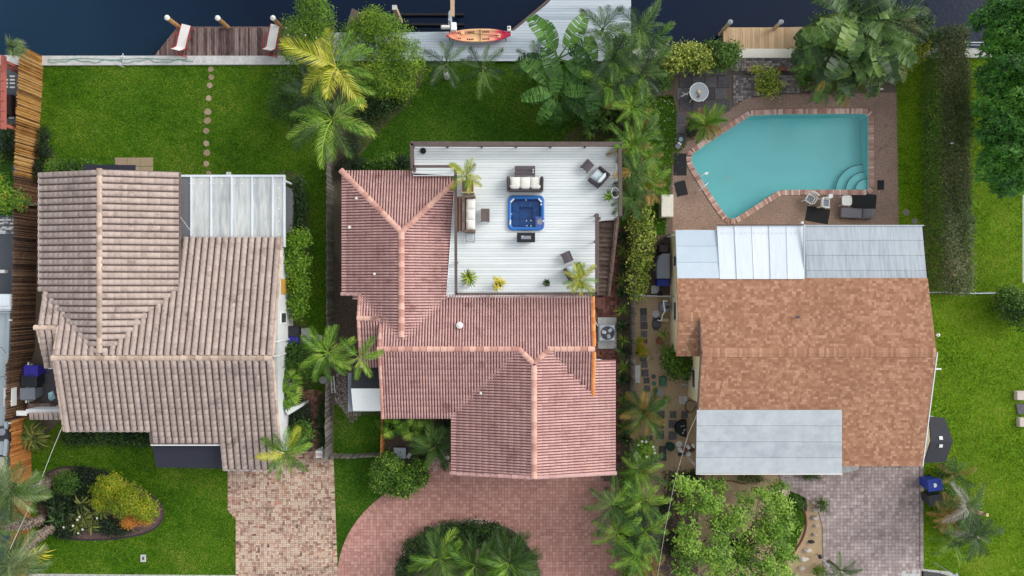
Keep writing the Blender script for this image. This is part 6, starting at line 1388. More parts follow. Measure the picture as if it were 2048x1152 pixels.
bc2 = thing('toy_chair', 'light blue plastic chair behind the bamboo fence, below the yellow one', 'chair', W(32, 335)); MB().bevbox((*w(32, 340, .4), .3), (.36, .42, .1), .3, .03).build('seat', M['ltblue_plastic'], bc2); MB().bevbox((*w(34, 328, .6), .5), (.34, .08, .35), .3, .03).build('backrest', M['ltblue_plastic'], bc2); [MB().box((*w(32+a*4, 340+b*4, .1), .13), (.05, .05, .26)).build('leg', M['ltblue_plastic'], bc2) for a in (-1, 1) for b in (-1, 1)]
bt = thing('motor_boat', 'pale grey motor boat standing on dark gravel at the left edge', 'boat', W(2, 750))
def bp(px, py, z): return W(px, py, z)
rows = []
for py, xr_ in ((588, 19), (600, 20), (640, 20), (700, 18), (760, 16), (810, 14), (850, 15), (890, 15), (912, 13)):
    y = w(0, py, 1.4)[1]; xe = w(xr_, py, 1.4)[0]; rows.append([(xe-3.0, y, 1.35), (xe-2.8, y, 1.1), (xe-.6, y, 1.1), (xe-.28, y, 1.12), (xe-.22, y, 1.38), (xe-.02, y, 1.40), (xe, y, 1.3), (xe-.08, y, .6), (xe-.6, y, .35)])
MB().grid(rows).build('hull', M['boat'], bt, smooth=False)
MB().bevbox((*w(4, 605, 1.8), 1.55), (1.0, 1.0, .4), 0, .1).build('console', M['metal_white'], bt); MB().bevbox((*w(12, 795, 1.7), 1.4), (.5, 1.1, .5), 0, .08).build('seat_box', M['offwhite'], bt)
MB().bevbox((*w(2, 870, 1.6), 1.3), (.8, .9, .3), 0, .2).build('engine_cover', M['black_plastic'], bt); MB().lathe(W(4, 864, 1.6), [(.22, 0), (.2, .05)], 14).build('hatch', M['grey_plastic'], bt)
for py in (640, 737, 846): MB().bevbox((*w(22, py, 1.4), 1.42), (.3, .12, .06), 0, .02).build('cleat', M['offwhite'], bt)
for py in (612, 618, 625): MB().tube([W(0, py, 1.9), W(22, py, 1.7)], .02, 5).build('grab_rail', M['alu'], bt)
for px, py in ((3, 700), (8, 758)): MB().tube([W(-10, py, 1.6), W(px, py-6, 1.7), W(px+9, py+6, 1.5)], .015, 4).build('line', M['cable_black'], bt)
MB().prism(wp([(-30, 912), (9, 914), (9, 965), (-30, 965)]), 0, .02).build('neighbour_path', M['concrete_white'], kind='structure')
MB().bevbox((*w(8, 543, .5), .5), (.3, .2, .3), 0, .02).build('trailer_fitting', M['offwhite'], label='small white trailer fitting on the dark gravel above the boat', cat='fitting')
MB().bevbox((*w(-2, 1098, 1.0), .6), (.7, .9, 1.2), 0, .05).build('blue_drum', M['blue_plastic'], label='blue bin at the lower left edge under the palm crowns', cat='bin')
# ================================================================ FENCES
def fence(lab, pts, h, pitch, wdt, mat, name='picket', round_=False, nmax=300, postpitch=2.4, zt=.08, lean=.0, th=.02, side=-1):
    """pts photograph pixels of the foot line"""
    P = [Vector(w(*p)) for p in pts]; t = thing('wooden_fence' if not round_ else 'bamboo_fence', lab, 'fence', (P[0].x, P[0].y, 0))
    if round_: me = MB().tube([(0, 0, 0), (0, 0, h*.5), (0, 0, h)], [wdt/2, wdt/2*.95, wdt/2*.85], 6).mesh(name, M[mat], r=1.)
    else: me = MB().bevbox((0, 0, h/2), (wdt, th, h), 0, .004).mesh(name, M[mat], r=1.)
    soup = MB(); k = 0
    for a, b in zip(P, P[1:]):
        L = (b-a).length; an = math.atan2((b-a).y, (b-a).x); n = max(1, int(L/pitch))
        for i in range(n):
            c = a+(b-a)*((i+.5)/n); s_ = 1+rnd(-zt, zt)*.5; jt = .006 if round_ else .012; ra = (rnd(-jt, jt)+lean, rnd(-jt, jt), an+rnd(-.08, .08))
            off = (rnd(-.012, .012)); nx, ny = -math.sin(an)*off, math.cos(an)*off
            if k < nmax: inst(me, name, t, (c.x+nx, c.y+ny, 0), ra, (1, 1, s_))
            else:
                rm = Matrix.Rotation(an, 3, 'Z') @ Matrix.Rotation(ra[1], 3, 'Y') @ Matrix.Rotation(ra[0], 3, 'X')
                if round_: q = MB().tube([(0, 0, 0), (0, 0, h*s_)], wdt/2, 6)
                else: q = MB().bevbox((0, 0, h/2*s_), (wdt, th, h*s_), 0, .004)
                soup.add([tuple(rm @ Vector(v)+Vector((c.x+nx, c.y+ny, 0))) for v in q.v], q.f, rnd(-1, 1))
            k += 1
        m_ = max(1, round(L/postpitch)); nx, ny = -side*math.sin(an)*.07, side*math.cos(an)*.07
        for i in range(m_+1):
            c = a+(b-a)*(i/m_); MB().box((c.x+nx, c.y+ny, h*.48), (.08, .08, h*.96), an).build('post', M['rail'] if not round_ else M['bamboo_dark'], t)
        for zz in (h*.2, h*.8): c = (a+b)/2; MB().box((c.x+nx*.6, c.y+ny*.6, zz), (L, .04, .08), an).build('fence_rail', M['rail'] if not round_ else M['bamboo_dark'], t)
    if soup.v: soup.build(name+'s', M[mat], t, kind='stuff')
    return t
fence('honey coloured bamboo cane fence along the left lawn, starting at the seawall', [(87, 114), (84, 180), (80, 240), (78, 300), (76, 360)], 2.05, .042, .052, 'bamboo', 'bamboo_cane', True, nmax=190)
fence('darker brown bamboo cane fence running beside the grey tiled house', [(76, 361), (74, 430), (72, 560), (69, 700), (60, 724), (58, 830)], 2.0, .042, .052, 'bamboo_dark', 'bamboo_cane', True, nmax=300)
fence('orange cedar picket fence at the lower left, behind the palm trunks', [(62, 831), (63, 960), (60, 1060), (52, 1152), (48, 1240)], 1.75, .165, .15, 'fence_orange', lean=0)
fence('weathered grey picket fence between the left house and the pink roofed house', [(667, 300), (667, 470), (667, 700), (664, 800), (664, 914)], 1.6, .15, .135, 'fence_grey')
fence('short grey picket fence crossing the lawn below the white roofed shed', [(664, 906), (700, 908), (764, 904)], 1.1, .12, .11, 'fence_grey')
fence('short orange picket fence beside the planted courtyard', [(772, 832), (768, 905)], 1.3, .14, .13, 'fence_orange')
fence('dark weathered fence behind the deck garden, by the cream house', [(1262, 130), (1262, 330), (1261, 700), (1260, 1000), (1258, 1200)], 1.6, .15, .135, 'fence_grey', nmax=260, side=1)
# grassy green hose-like edges at bamboo: dark screen cloth beside the honey coloured bamboo
MB().prism(wp([(50, 130), (56, 128), (60, 165), (52, 196), (44, 225), (42, 262), (38, 262), (40, 220), (47, 190), (54, 165)], .6), 0, .9).build('screen_cloth', M['cable_black'], label='dark screen cloth strip behind the honey coloured bamboo', cat='screen')

# ================================================================ PLANTS
L = {}
L['green'] = leafm('leaf_green', [(26, 48, 12), (54, 88, 20), (88, 126, 34), (124, 152, 58)])
L['deep'] = leafm('leaf_deep', [(16, 32, 14), (32, 56, 22), (54, 82, 34), (76, 106, 48)])
L['dark'] = leafm('leaf_dark', [(14, 28, 14), (28, 48, 22), (46, 70, 32)], trans=.15)
L['bright'] = leafm('leaf_bright', [(50, 84, 12), (86, 128, 20), (122, 160, 36), (156, 184, 66)])
L['lime'] = leafm('leaf_lime', [(56, 92, 14), (96, 138, 22), (134, 168, 34), (176, 190, 56)])
L['yellow'] = leafm('leaf_yellow_green', [(64, 84, 10), (118, 132, 14), (164, 168, 24), (196, 188, 50)])
L['croton'] = leafm('leaf_croton', [(50, 78, 16), (120, 140, 36), (186, 192, 84), (224, 222, 140)])
L['orange'] = leafm('leaf_orange', [(120, 110, 24), (190, 146, 40), (222, 150, 70), (206, 100, 50)])
L['hedge'] = leafm('hedge_leaf', [(40, 54, 24), (66, 86, 38), (92, 112, 54), (126, 128, 80), (160, 142, 108)])
L['hedge_g'] = leafm('hedge_side_leaf', [(56, 88, 22), (90, 128, 34), (128, 160, 50)])
L['mango'] = leafm('leaf_mango', [(22, 54, 12), (44, 96, 20), (74, 132, 34), (108, 160, 54)])
L['oak'] = leafm('leaf_pale_oak', [(52, 82, 22), (90, 130, 34), (130, 166, 50), (168, 190, 88)])
L['silver'] = leafm('leaf_silver', [(58, 84, 48), (94, 118, 70), (134, 152, 98), (172, 182, 132)])
L['grey'] = leafm('leaf_grey', [(122, 116, 104), (164, 158, 150), (196, 190, 184)])
L['palm'] = leafm('palm_green', [(30, 54, 22), (54, 84, 32), (84, 118, 46), (122, 146, 70)])
L['palm_b'] = leafm('palm_bright', [(44, 78, 18), (78, 122, 26), (122, 160, 44), (166, 186, 82)])
L['palm_y'] = leafm('palm_yellow', [(72, 104, 20), (136, 148, 30), (178, 178, 50), (206, 196, 96)])
L['palm_d'] = leafm('palm_deep', [(20, 40, 24), (38, 62, 34), (62, 88, 48), (92, 114, 66)])
L['banana'] = leafm('banana_leaf', [(44, 80, 28), (70, 114, 40), (102, 144, 60)], ns=6, na=.4)
L['lily'] = leafm('lily_leaf', [(62, 82, 30), (100, 112, 44), (144, 140, 74)])
L['ylily'] = leafm('yellow_strap_leaf', [(150, 150, 30), (206, 190, 50), (226, 206, 90)])
L['orangepalm'] = leafm('old_palm_leaf', [(80, 92, 34), (124, 116, 48), (158, 122, 60), (176, 130, 66)])
M['flower'] = plain('white_petal', (238, 236, 230)); M['flower_y'] = plain('yellow_petal', (232, 220, 130))

def cloud_pts(blobs, n, rg, shell=.35, up=-.25, lump=.18, seed=0.):
    B = np.array(blobs, float); wt = B[:, 3]*B[:, 4]+B[:, 3]*B[:, 5]+B[:, 4]*B[:, 5]; idx = rg.choice(len(B), n, p=wt/wt.sum())
    d_ = rg.normal(0, 1, (n, 3)); d_ /= np.linalg.norm(d_, axis=1)[:, None]; lowm = d_[:, 2] < up; d_[lowm, 2] *= -1
    r = 1-shell*rg.random(n)**1.6
    r *= 1+lump*np.sin(d_[:, 0]*5+idx*1.7+seed)*np.sin(d_[:, 1]*6+idx+seed)*np.cos(d_[:, 2]*4+seed)
    return B[idx, :3]+d_*B[idx, 3:6]*r[:, None], d_
def leaves(name, mat, parent, C, Dn, size, rg, aspect=.45, spread=.0, per=1, val=None, flat=.5, fold=.18, droop=0.):
    """one folded diamond leaf at every point, `per` around each"""
    n = len(C)*per; P = np.repeat(C, per, 0); Dd = np.repeat(Dn, per, 0)
    if spread: P = P+rg.normal(0, spread, P.shape)*np.array([1, 1, .6])
    N_ = Dd*.6+np.array([0, 0, flat])+rg.normal(0, .38, (n, 3)); N_ /= np.linalg.norm(N_, axis=1)[:, None]
    T = rg.normal(0, 1, (n, 3))+Dd*.7+np.array([0, 0, -droop]); T -= N_*(T*N_).sum(1)[:, None]; T /= np.linalg.norm(T, axis=1)[:, None]; Bn = np.cross(N_, T)
    s_ = size*rg.uniform(.65, 1.3, n)[:, None]; V = np.empty((n, 4, 3))
    V[:, 0] = P; V[:, 1] = P+T*s_*.5+Bn*s_*aspect*.5+N_*s_*fold; V[:, 2] = P+T*s_; V[:, 3] = P+T*s_*.5-Bn*s_*aspect*.5+N_*s_*fold
    i = np.arange(n)*4; F = np.concatenate([np.stack([i, i+2, i+1], 1), np.stack([i, i+3, i+2], 1)])
    if val is None: val = rg.uniform(-.9, .7, len(C))
    v = np.repeat(val, per)*.75+rg.uniform(-.35, .35, n); v = np.concatenate([v, v])
    return npmesh(name, V.reshape(-1, 3), F, v, mat, parent=parent)
def px_blobs(lst, z0=0.):
    """(px, py, r px, z centre, height radius[, ry px]) -> world blobs"""
    out = []
    for b in lst:
        px, py, r, z, h = b[:5]; ry = b[5] if len(b) > 5 else r; k = (CAMH-z)/CAMH/S; x, y = w(px, py, z); out.append((x, y, z, r*k, ry*k, h))
    return out
def shrub(lab, blobs, n, size, mat, cat='shrub', seed=1, per=5, spread=None, name='shrub', stems=5, aspect=.5, flat=.5, group=None, mat2=None, droop=0., shell=.42, lump=.26, petals=None, loc=None):
    if n > 2000 and aspect == .5 and mat not in ('dark', 'yellow'): n = int(n*.62); size = size*1.32
    rg = np.random.default_rng(seed); rr = random.Random(seed); B = px_blobs(blobs)
    cx = sum(b[0] for b in B)/len(B); cy = sum(b[1] for b in B)/len(B)
    if loc: cx, cy = w(*loc)
    t = thing(name, lab, cat, (cx, cy, 0), group=group)
    C, Dn = cloud_pts(B, n//per, rg, shell=shell, lump=lump, seed=seed); C[:, 2] = np.maximum(C[:, 2], .05)
    val = np.clip(.5*np.sin(C[:, 0]*2.1+seed)*np.sin(C[:, 1]*2.3+seed*2)+rg.normal(0, .38, len(C)), -1, 1)
    leaves('foliage', L[mat], t, C, Dn, size, rg, aspect, spread if spread is not None else size*1.0, per, val, flat, droop=droop)
    if mat2:
        k = rg.random(len(C)) < mat2[1]; C2 = C[k]+Dn[k]*.06; leaves(mat2[2] if len(mat2) > 2 else 'foliage', L.get(mat2[0]) or M[mat2[0]], t, C2, Dn[k], size*(mat2[3] if len(mat2) > 3 else 1), rg, aspect, size*.6, max(2, per-1), None, flat)
    mb = MB()
    for k in range(stems*len(B)):
        b = B[k % len(B)]; a = rr.uniform(0, 6.28); q = rr.uniform(.3, .85); e = (b[0]+math.cos(a)*b[3]*q, b[1]+math.sin(a)*b[4]*q, max(.15, b[2]+b[5]*rr.uniform(-.1, .5)))
        s0 = (b[0]*.7+cx*.3+rr.uniform(-.1, .1), b[1]*.7+cy*.3+rr.uniform(-.1, .1), 0); mid = tuple((s0[i]*.5+e[i]*.5)+rr.uniform(-.1, .1) for i in range(3)); hh = max(.3, b[2])
        mb.tube([s0, mid, e], [.03+.012*hh, .02+.008*hh, .008], 5)
    mb.build('stem', M['trunk'], t)
    if petals:
        for k in range(petals[0]):
            i = rr.randrange(len(C)); c = Vector(C[i])+Vector(Dn[i])*.1; c.z = B[0][2]+B[0][5]*1.0 if False else c.z+.05; f_ = MB(); r_ = petals[1]
            for j in range(5): a = j*1.2566; f_.add([(c.x, c.y, c.z), (c.x+r_*math.cos(a-.45), c.y+r_*math.sin(a-.45), c.z+.02), (c.x+r_*1.25*math.cos(a), c.y+r_*1.25*math.sin(a), c.z+.03), (c.x+r_*math.cos(a+.45), c.y+r_*math.sin(a+.45), c.z+.02)], [(0, 1, 2, 3)])
            f_.build('flower', M['flower'], t)
    return t
# ---- palm fronds (shared meshes)
def frond_mesh(name, mat, L_, n=32, ll=.55, wd=.023, droop=.5, ang=50, vv=.25, lift=.35, seed=1, curl=0., tipval=.0):
    rr = random.Random(seed); mb = MB()
    cur = lambda s: Vector((L_*(s-.12*s*s), curl*L_*s*s, L_*(lift*s-droop*s*s)))
    pts = [cur(i/8) for i in range(9)]; mb.tube(pts, [.030*L_/2*(1-.8*i/8)+.004 for i in range(9)], 4, .35)
    for i in range(n):
        s = .12+.88*(i+.5)/n; p = cur(s); t = (cur(min(1, s+.03))-cur(s-.03)).normalized(); l_ = ll*L_/2*(math.sin(math.pi*min(1, .12+s*.86))**.6)*rr.uniform(.85, 1.12)
        for sd in (-1, 1):
            a = R(ang*(1.05-.55*s))*sd+rr.uniform(-.1, .1); side = Vector((-t.y, t.x, 0)).normalized(); up_ = t.cross(side)*-1
            if up_.z < 0: up_ = -up_
            dr = (t*math.cos(a)+side*math.sin(a)+up_*rr.uniform(vv-.15, vv+.15)).normalized(); wv = t.cross(dr).cross(dr).normalized()
            wv = (t-dr*t.dot(dr)).normalized()*wd*L_/2
            m_ = p+dr*l_*.55; e = p+dr*l_+Vector((0, 0, -l_*rr.uniform(.25, .45)))
            mb.add([p-wv*.4, p+wv*.4, m_+wv*.5, m_-wv*.5, e], [(0, 1, 2, 3), (3, 2, 4)], rr.uniform(-.8, .6)+tipval*s)
    return mb.mesh(name, mat, r=.5)
def fan_mesh(name, mat, L_, n=22, seed=1, pet=.5, spread=300, droop=.25, split=.55):
    rr = random.Random(seed); mb = MB(); b = Vector((L_*pet, 0, L_*.25)); mb.tube([(0, 0, 0), (L_*pet*.5, 0, L_*.16), b], .014, 4, .2)
    rl = L_*(1-pet*.4); st = spread/n
    for i in range(n):
        a = R(-spread/2+st*(i+.5)); h = R(st/2); l_ = rl*rr.uniform(.88, 1.05)*(.75+.25*math.cos(a)); z1 = -droop*l_*.15; z2 = -droop*l_*rr.uniform(.6, 1.3)
        q = lambda an, r_, z: (b.x+math.cos(an)*r_, math.sin(an)*r_, b.z+z)
        mb.add([tuple(b), q(a-h, l_*split, z1), q(a, l_*split, z1+.03), q(a+h, l_*split, z1), q(a+rr.uniform(-.03, .03), l_, z2)], [(0, 1, 2), (0, 2, 3), (1, 4, 2), (2, 4, 3)], rr.uniform(-.7, .7))
    return mb.mesh(name, mat, r=.5)
def blade_leaf(name, mat, L_, wd, droop=.4, lift=.7, n=7, fold=.15, seed=1, tears=0, rib=None):
    rr = random.Random(seed); mb = MB(); cur = lambda s: Vector((L_*s*(1-.1*s), 0, L_*(lift*s-(lift+droop)*s*s*.8)))
    if tears:     # banana style: petiole then a wide torn blade
        mb.tube([cur(s/8*.98) for s in range(9)], [.035*(1-.1*s) for s in range(9)], 4, .9)
        m_ = tears; s0 = .22
        for sd in (-1, 1):
            for i in range(m_):
                a = s0+(1-s0)*i/m_; b = s0+(1-s0)*(i+1)/m_; g = rr.choice((0, .0, .012, .03)); wa = wd*math.sin(math.pi*min(.97, (.06+.88*((a-s0)/(1-s0)))))**.55; wb_ = wd*math.sin(math.pi*min(.97, (.06+.88*((b-s0)/(1-s0)))))**.55
                pa_, pb_ = cur(a), cur(b); ro = rr.uniform(-.12, .06)
                mb.add([tuple(pa_), tuple(cur(b-g)), (pb_.x-g+.05, sd*wb_, pb_.z+fold*wb_+ro), (pa_.x+.05, sd*wa, pa_.z+fold*wa+ro*.6)], [(0, 1, 2, 3) if sd < 0 else (3, 2, 1, 0)], rr.uniform(-.5, .5))
    else:
        rows = []
        for i in range(n+1):
            s = i/n; p = cur(s); ww_ = wd*(math.sin(math.pi*min(.985, .12+.86*s))**.7)*.5
            rows.append([(p.x, -ww_, p.z+fold*ww_*2), (p.x, 0, p.z), (p.x, ww_, p.z+fold*ww_*2)])
        mb.grid([r_[::-1] for r_ in rows], 0.)
    return mb.mesh(name, mat, r=1.)
FR = {}
for key, mt, kw in (('green', 'palm', {}), ('bright', 'palm_b', dict(ll=.5)), ('yellow', 'palm_y', dict(ll=.62, wd=.03, tipval=.2)), ('deep', 'palm_d', dict(ll=.6)), ('fluffy', 'palm_b', dict(ll=.7, ang=38, vv=.35, n=40, wd=.024)), ('fluffyg', 'palm', dict(ll=.8, ang=34, vv=.4, n=42, wd=.02)), ('orange', 'orangepalm', dict(ll=.6)), ('grey', 'grey', dict(ll=.6, droop=.9)), ('silver', 'silver', dict(ll=.7, n=56, wd=.013, vv=.4))):
    FR[key] = [frond_mesh('frond', L[mt], 2., seed=s_+1, droop=kw.get('droop', (.45, .6, .38)[s_]), curl=(-.12, .1, .03)[s_], **{k_: v_ for k_, v_ in kw.items() if k_ != 'droop'}) for s_ in range(3)]
FAN = {'bright': [fan_mesh('fan_leaf', L['palm_b'], 1., seed=s_, droop=.3) for s_ in (1, 2)], 'silver': [fan_mesh('fan_leaf', L['silver'], 1., n=34, seed=s_, droop=.6, split=.35) for s_ in (3, 4)]}
STRAP = {'lily': [blade_leaf('leaf', L['lily'], 1., .13, seed=s_, droop=.35+.2*s_) for s_ in range(2)], 'ylily': [blade_leaf('leaf', L['ylily'], 1., .07, droop=.7, seed=1)],
         'green': [blade_leaf('leaf', L['green'], 1., .26, droop=.2, lift=.4, seed=1)], 'deep': [blade_leaf('leaf', L['deep'], 1., .2, droop=.3, seed=1)], 'grass': [blade_leaf('leaf', L['yellow'], 1., .035, droop=.5, lift=.8, seed=1)], 'thin': [blade_leaf('leaf', L['bright'], 1., .07, droop=.5, lift=.8, seed=1)]}
BAN = [blade_leaf('leaf', L['banana'], 2., .34, droop=.35, lift=.55, tears=16, seed=s_) for s_ in range(4)]
BAN2 = [blade_leaf('leaf', L['palm'], 2., .36, droop=.3, lift=.6, tears=13, seed=s_+7) for s_ in range(4)]
def palm(lab, px, py, z, rpx, n, kind, foot=None, r0=.13, seed=0, group=None, name='palm_tree', cat='palm', pitch=(5, 50), azs=None, kinds=None, trunkmat='trunk', zf=0., fan=False, sweep=360, az0=0, squeeze=1., trunk=True, boots=False):
    """crown centre at pixel px,py at height z; fronds reach rpx pixels"""
    rr = random.Random(seed*7+int(px)); cx, cy = w(px, py, z); fx, fy = w(*foot, zf) if foot else (cx, cy)
    t = thing(name, lab, cat, (fx, fy, zf), group=group); Lr = rpx/S*(CAMH-z)/CAMH
    if trunk:
        nseg = max(4, int((z-zf)/.16)) if boots else 8
        pts = [Vector((fx+(cx-fx)*(s/nseg)**1.3, fy+(cy-fy)*(s/nseg)**1.3, zf+(z-zf)*s/nseg)) for s in range(nseg+1)]
        MB().tube(pts, [r0*(1.25 if s == 0 else 1-.25*s/nseg+(.08 if s % 2 else 0)) for s in range(nseg+1)], 9).build('trunk', M[trunkmat], t)
        if boots:
            mb = MB()
            for i_ in range(int((z-zf)/.085)*9):
                s = rr.random(); k = min(nseg-1, int(s*nseg)); p = pts[k].lerp(pts[k+1], s*nseg-k); a = rr.uniform(0, 6.28); rad = Vector((math.cos(a), math.sin(a), 0)); b_ = p+rad*r0*.85; l_ = rr.uniform(.14, .3); tg = Vector((-math.sin(a), math.cos(a), 0))
                mb.add([tuple(b_-tg*.04), tuple(b_+tg*.04), tuple(b_+rad*l_*.7+Vector((0, 0, l_*.6))+tg*.015), tuple(b_+rad*l_*.7+Vector((0, 0, l_*.6))-tg*.015)], [(0, 1, 2, 3)], rr.uniform(-1, 1))
            mb.build('leaf_boots', M['trunk_boot'], t, kind='stuff')
    src = (FAN[kind] if fan else FR[kind]); Lm = 1.25 if fan else 1.72
    for k in range(n):
        az = R(azs[k]) if azs else R(az0+sweep*k/n+rr.uniform(-14, 14))
        me = rr.choice(src)
        if kinds and rr.random() < kinds[1]: me = rr.choice((FAN if fan else FR)[kinds[0]])
        pt = R(rr.uniform(*pitch)) if k % 3 else R(pitch[0]*.5)
        s_ = Lr/Lm*rr.uniform(.82, 1.12)/max(.55, math.cos(pt*.7))
        inst(me, 'frond', t, (cx, cy, z), (rr.uniform(-.35, .35), -pt+.1, az), (s_, s_*squeeze, s_))
    return t
def rosette(lab, px, py, z, rpx, n, kind, seed=0, group=None, pitch=(10, 65), name='plant', cat='plant', heads=1, hr=0., wsc=1., stem=True, foot=None, src=None, kinds=None, zf=0., squash=1.):
    rr = random.Random(seed*13+int(px)+int(py)); cx, cy = w(px, py, z); t = thing(name, lab, cat, (cx, cy, zf), group=group); Lr = rpx/S*(CAMH-z)/CAMH
    for h in range(heads):
        a = 6.283*h/heads+rr.uniform(-.3, .3); hx_ = cx+math.cos(a)*hr/S*rr.uniform(.6, 1.1)*(heads > 1); hy_ = cy+math.sin(a)*hr/S*rr.uniform(.6, 1.1)*(heads > 1); zz = z*rr.uniform(.85, 1.1) if heads > 1 else z
        if stem: MB().tube([(cx, cy, zf), ((cx+hx_)/2, (cy+hy_)/2, zf+(zz-zf)*.55), (hx_, hy_, zz)], [.05, .035, .025], 6).build('stem', M['trunk'], t)
        for k in range(n):
            me = rr.choice(src or STRAP[kind])
            if kinds and rr.random() < kinds[1]: me = rr.choice(STRAP[kinds[0]])
            base = 2. if src else 1.
            pt = R(rr.uniform(*pitch)); s_ = Lr/base*rr.uniform(.75, 1.1)
            inst(me, 'leaf', t, (hx_, hy_, zz), (rr.uniform(-.2, .2), -pt+R(25), 2.4*k+rr.uniform(-.2, .2)), (s_, s_*wsc, s_))
    return t
# ---------------------------------------------------------------- left garden
shrub('low clipped green hedge along the back wall of the grey tiled house', [(112, 340, 18, .5, .45, 12), (140, 338, 18, .5, .5, 11), (168, 339, 18, .5, .45, 11), (190, 342, 12, .45, .4, 9)], 5200, .11, 'green', 'hedge', 11, name='hedge')
shrub('dark ground shrub at the foot of the honey coloured bamboo', [(88, 300, 12, .4, .35, 22), (90, 268, 8, .3, .3, 14), (82, 340, 9, .4, .4, 20)], 2400, .1, 'dark', seed=12)
shrub('low green hedge strip in front of the grey tiled house', [(150, 876, 28, .35, .32, 12), (200, 874, 30, .35, .34, 11), (250, 876, 30, .35, .34, 12), (285, 880, 18, .3, .3, 11)], 6500, .1, 'deep', 'hedge', 13, name='hedge', mat2=('green', .35))
shrub('long bright green bush against the white side wall of the left house', [(590, 490, 20, 1.3, .7, 24), (596, 530, 21, 1.3, .7, 24), (598, 572, 19, 1.2, .6, 24), (596, 612, 13, 1.1, .5, 22), (604, 478, 14, 1.3, .5, 14)], 7500, .13, 'bright', seed=14)
shrub('dark green creeper beside the streaked patio roof', [(598, 370, 10, .7, .6, 16), (602, 410, 10, .7, .6, 24), (598, 445, 10, .6, .6, 18)], 2600, .11, 'deep', seed=15)
shrub('round green shrub below the violet blue bin by the white wall', [(598, 715, 28, 1.0, .8, 28), (618, 735, 22, .9, .7, 20), (585, 700, 14, .9, .6, 14)], 5200, .12, 'green', seed=16)
shrub('dark oval clipped shrub inside the brick path', [(600, 832, 20, .6, .6, 30), (602, 870, 20, .6, .6, 30)], 6500, .1, 'dark', seed=17)
shrub('narrow dark hedge strip between the brick path and the fence', [(647, 830, 6, .4, .4, 34), (647, 880, 6, .4, .4, 26)], 2600, .1, 'deep', 'hedge', 18, name='hedge')
shrub('pale green leafy bush growing from the dark oval shrub', [(606, 855, 14, 1.1, .4), (612, 868, 12, 1.1, .4)], 900, .14, 'green', seed=19)
for i, (px, py, lb) in enumerate(((578, 765, 'bright fan palm beside the round green shrub, upper of two'), (572, 790, 'bright fan palm at the start of the brick path, lower of two'))):
    palm(lb, px, py, 1.6, 34, 9, 'bright', fan=True, name='fan_palm', seed=i+3, r0=.07, pitch=(0, 40))
palm('large yellowing palm leaning over the corner of the grey tiled roof', 572, 905, 4.0, 52, 15, 'bright', foot=(588, 930), seed=4, kinds=('yellow', .25), pitch=(0, 45))
palm('small palm of silvery green fans above the top of the bamboo fence', 34, 97, 3.4, 24, 18, 'silver', fan=True, foot=(52, 112), name='fan_palm', seed=2, r0=.09, pitch=(-10, 60))
# bottom left bed
shrub('round yellow green bush in the oval bed of the left lawn', [(222, 975, 34, .8, .6, 26), (258, 1000, 40, .85, .65, 30), (292, 1018, 26, .75, .55, 22), (205, 1000, 18, .6, .5, 18)], 11000, .1, 'yellow', seed=21, mat2=('lime', .3))
shrub('orange flowering bush at the edge of the oval bed, left of two', [(260, 1043, 15, .4, .35, 12)], 1500, .08, 'orange', seed=22)
shrub('orange flowering bush at the edge of the oval bed, right of two', [(290, 1036, 13, .4, .35, 11)], 1300, .08, 'orange', seed=23)
shrub('small green ball shrub between the boot covered palm trunks', [(133, 966, 20, .9, .55, 20)], 2600, .09, 'green', seed=24)
shrub('dark ground cover shrub filling the oval bed', [(175, 960, 44, .3, .28, 24), (95, 985, 20, .3, .25, 24), (235, 1058, 30, .25, .2, 12), (130, 1060, 34, .25, .2, 14), (160, 965, 34, .3, .28, 26), (120, 1000, 36, .3, .28, 30), (170, 1010, 36, .3, .28, 26), (110, 1045, 28, .3, .25, 18), (205, 1050, 28, .25, .2, 14)], 12000, .13, 'dark', seed=25, stems=2)
rosette('broad clump of olive strap leaves in the middle of the oval bed', 182, 1020, .45, 26, 26, 'lily', 1, heads=3, hr=24, cat='lily clump', name='lily_plant')
rosette('lower clump of olive strap leaves at the edge of the oval bed', 170, 1052, .4, 22, 20, 'lily', 2, heads=2, hr=14, cat='lily clump', name='lily_plant')
rosette('green strap leaved clump beside the upper palm trunk', 118, 1024, .5, 24, 24, 'deep', 3, heads=3, hr=18, cat='lily clump', name='lily_plant', wsc=.7)
rosette('olive and yellow strap leaved plant at the orange fence', 68, 873, .6, 30, 44, 'lily', 4, heads=3, hr=9, cat='lily clump', name='lily_plant')
rosette('bright yellow strap leaved plant by the lower palm crown', 72, 1108, .7, 26, 18, 'ylily', 5, heads=2, hr=14, cat='plant', wsc=1.3)
shrub('small green hedge piece below the tiled garden wall', [(62, 848, 16, .4, .35, 7)], 900, .09, 'green', seed=26)
for px, py in ((188, 1010),): pass
fl = shrub('sparse pale flowering plant in the oval bed', [(160, 1045, 40, .55, .1, 18)], 300, .08, 'lily', seed=27, petals=(7, .06), stems=2)
palm('tall palm with shaggy crown at the left edge, upper of two', 22, 985, 6.4, 60, 34, 'silver', foot=(112, 960), r0=.2, seed=5, trunkmat='trunk_boot', boots=True, pitch=(-30, 60), kinds=('green', .4))
palm('leaning palm with boot covered trunk in the middle of the three', -20, 1050, 6.6, 50, 24, 'silver', foot=(92, 1036), r0=.2, seed=6, trunkmat='trunk_boot', boots=True, pitch=(-30, 60), kinds=('green', .4))
palm('tall palm with shaggy crown at the lower left corner', 18, 1130, 6.0, 58, 34, 'silver', foot=(112, 1050), r0=.2, seed=7, trunkmat='trunk_boot', boots=True, pitch=(-30, 60), kinds=('green', .4))
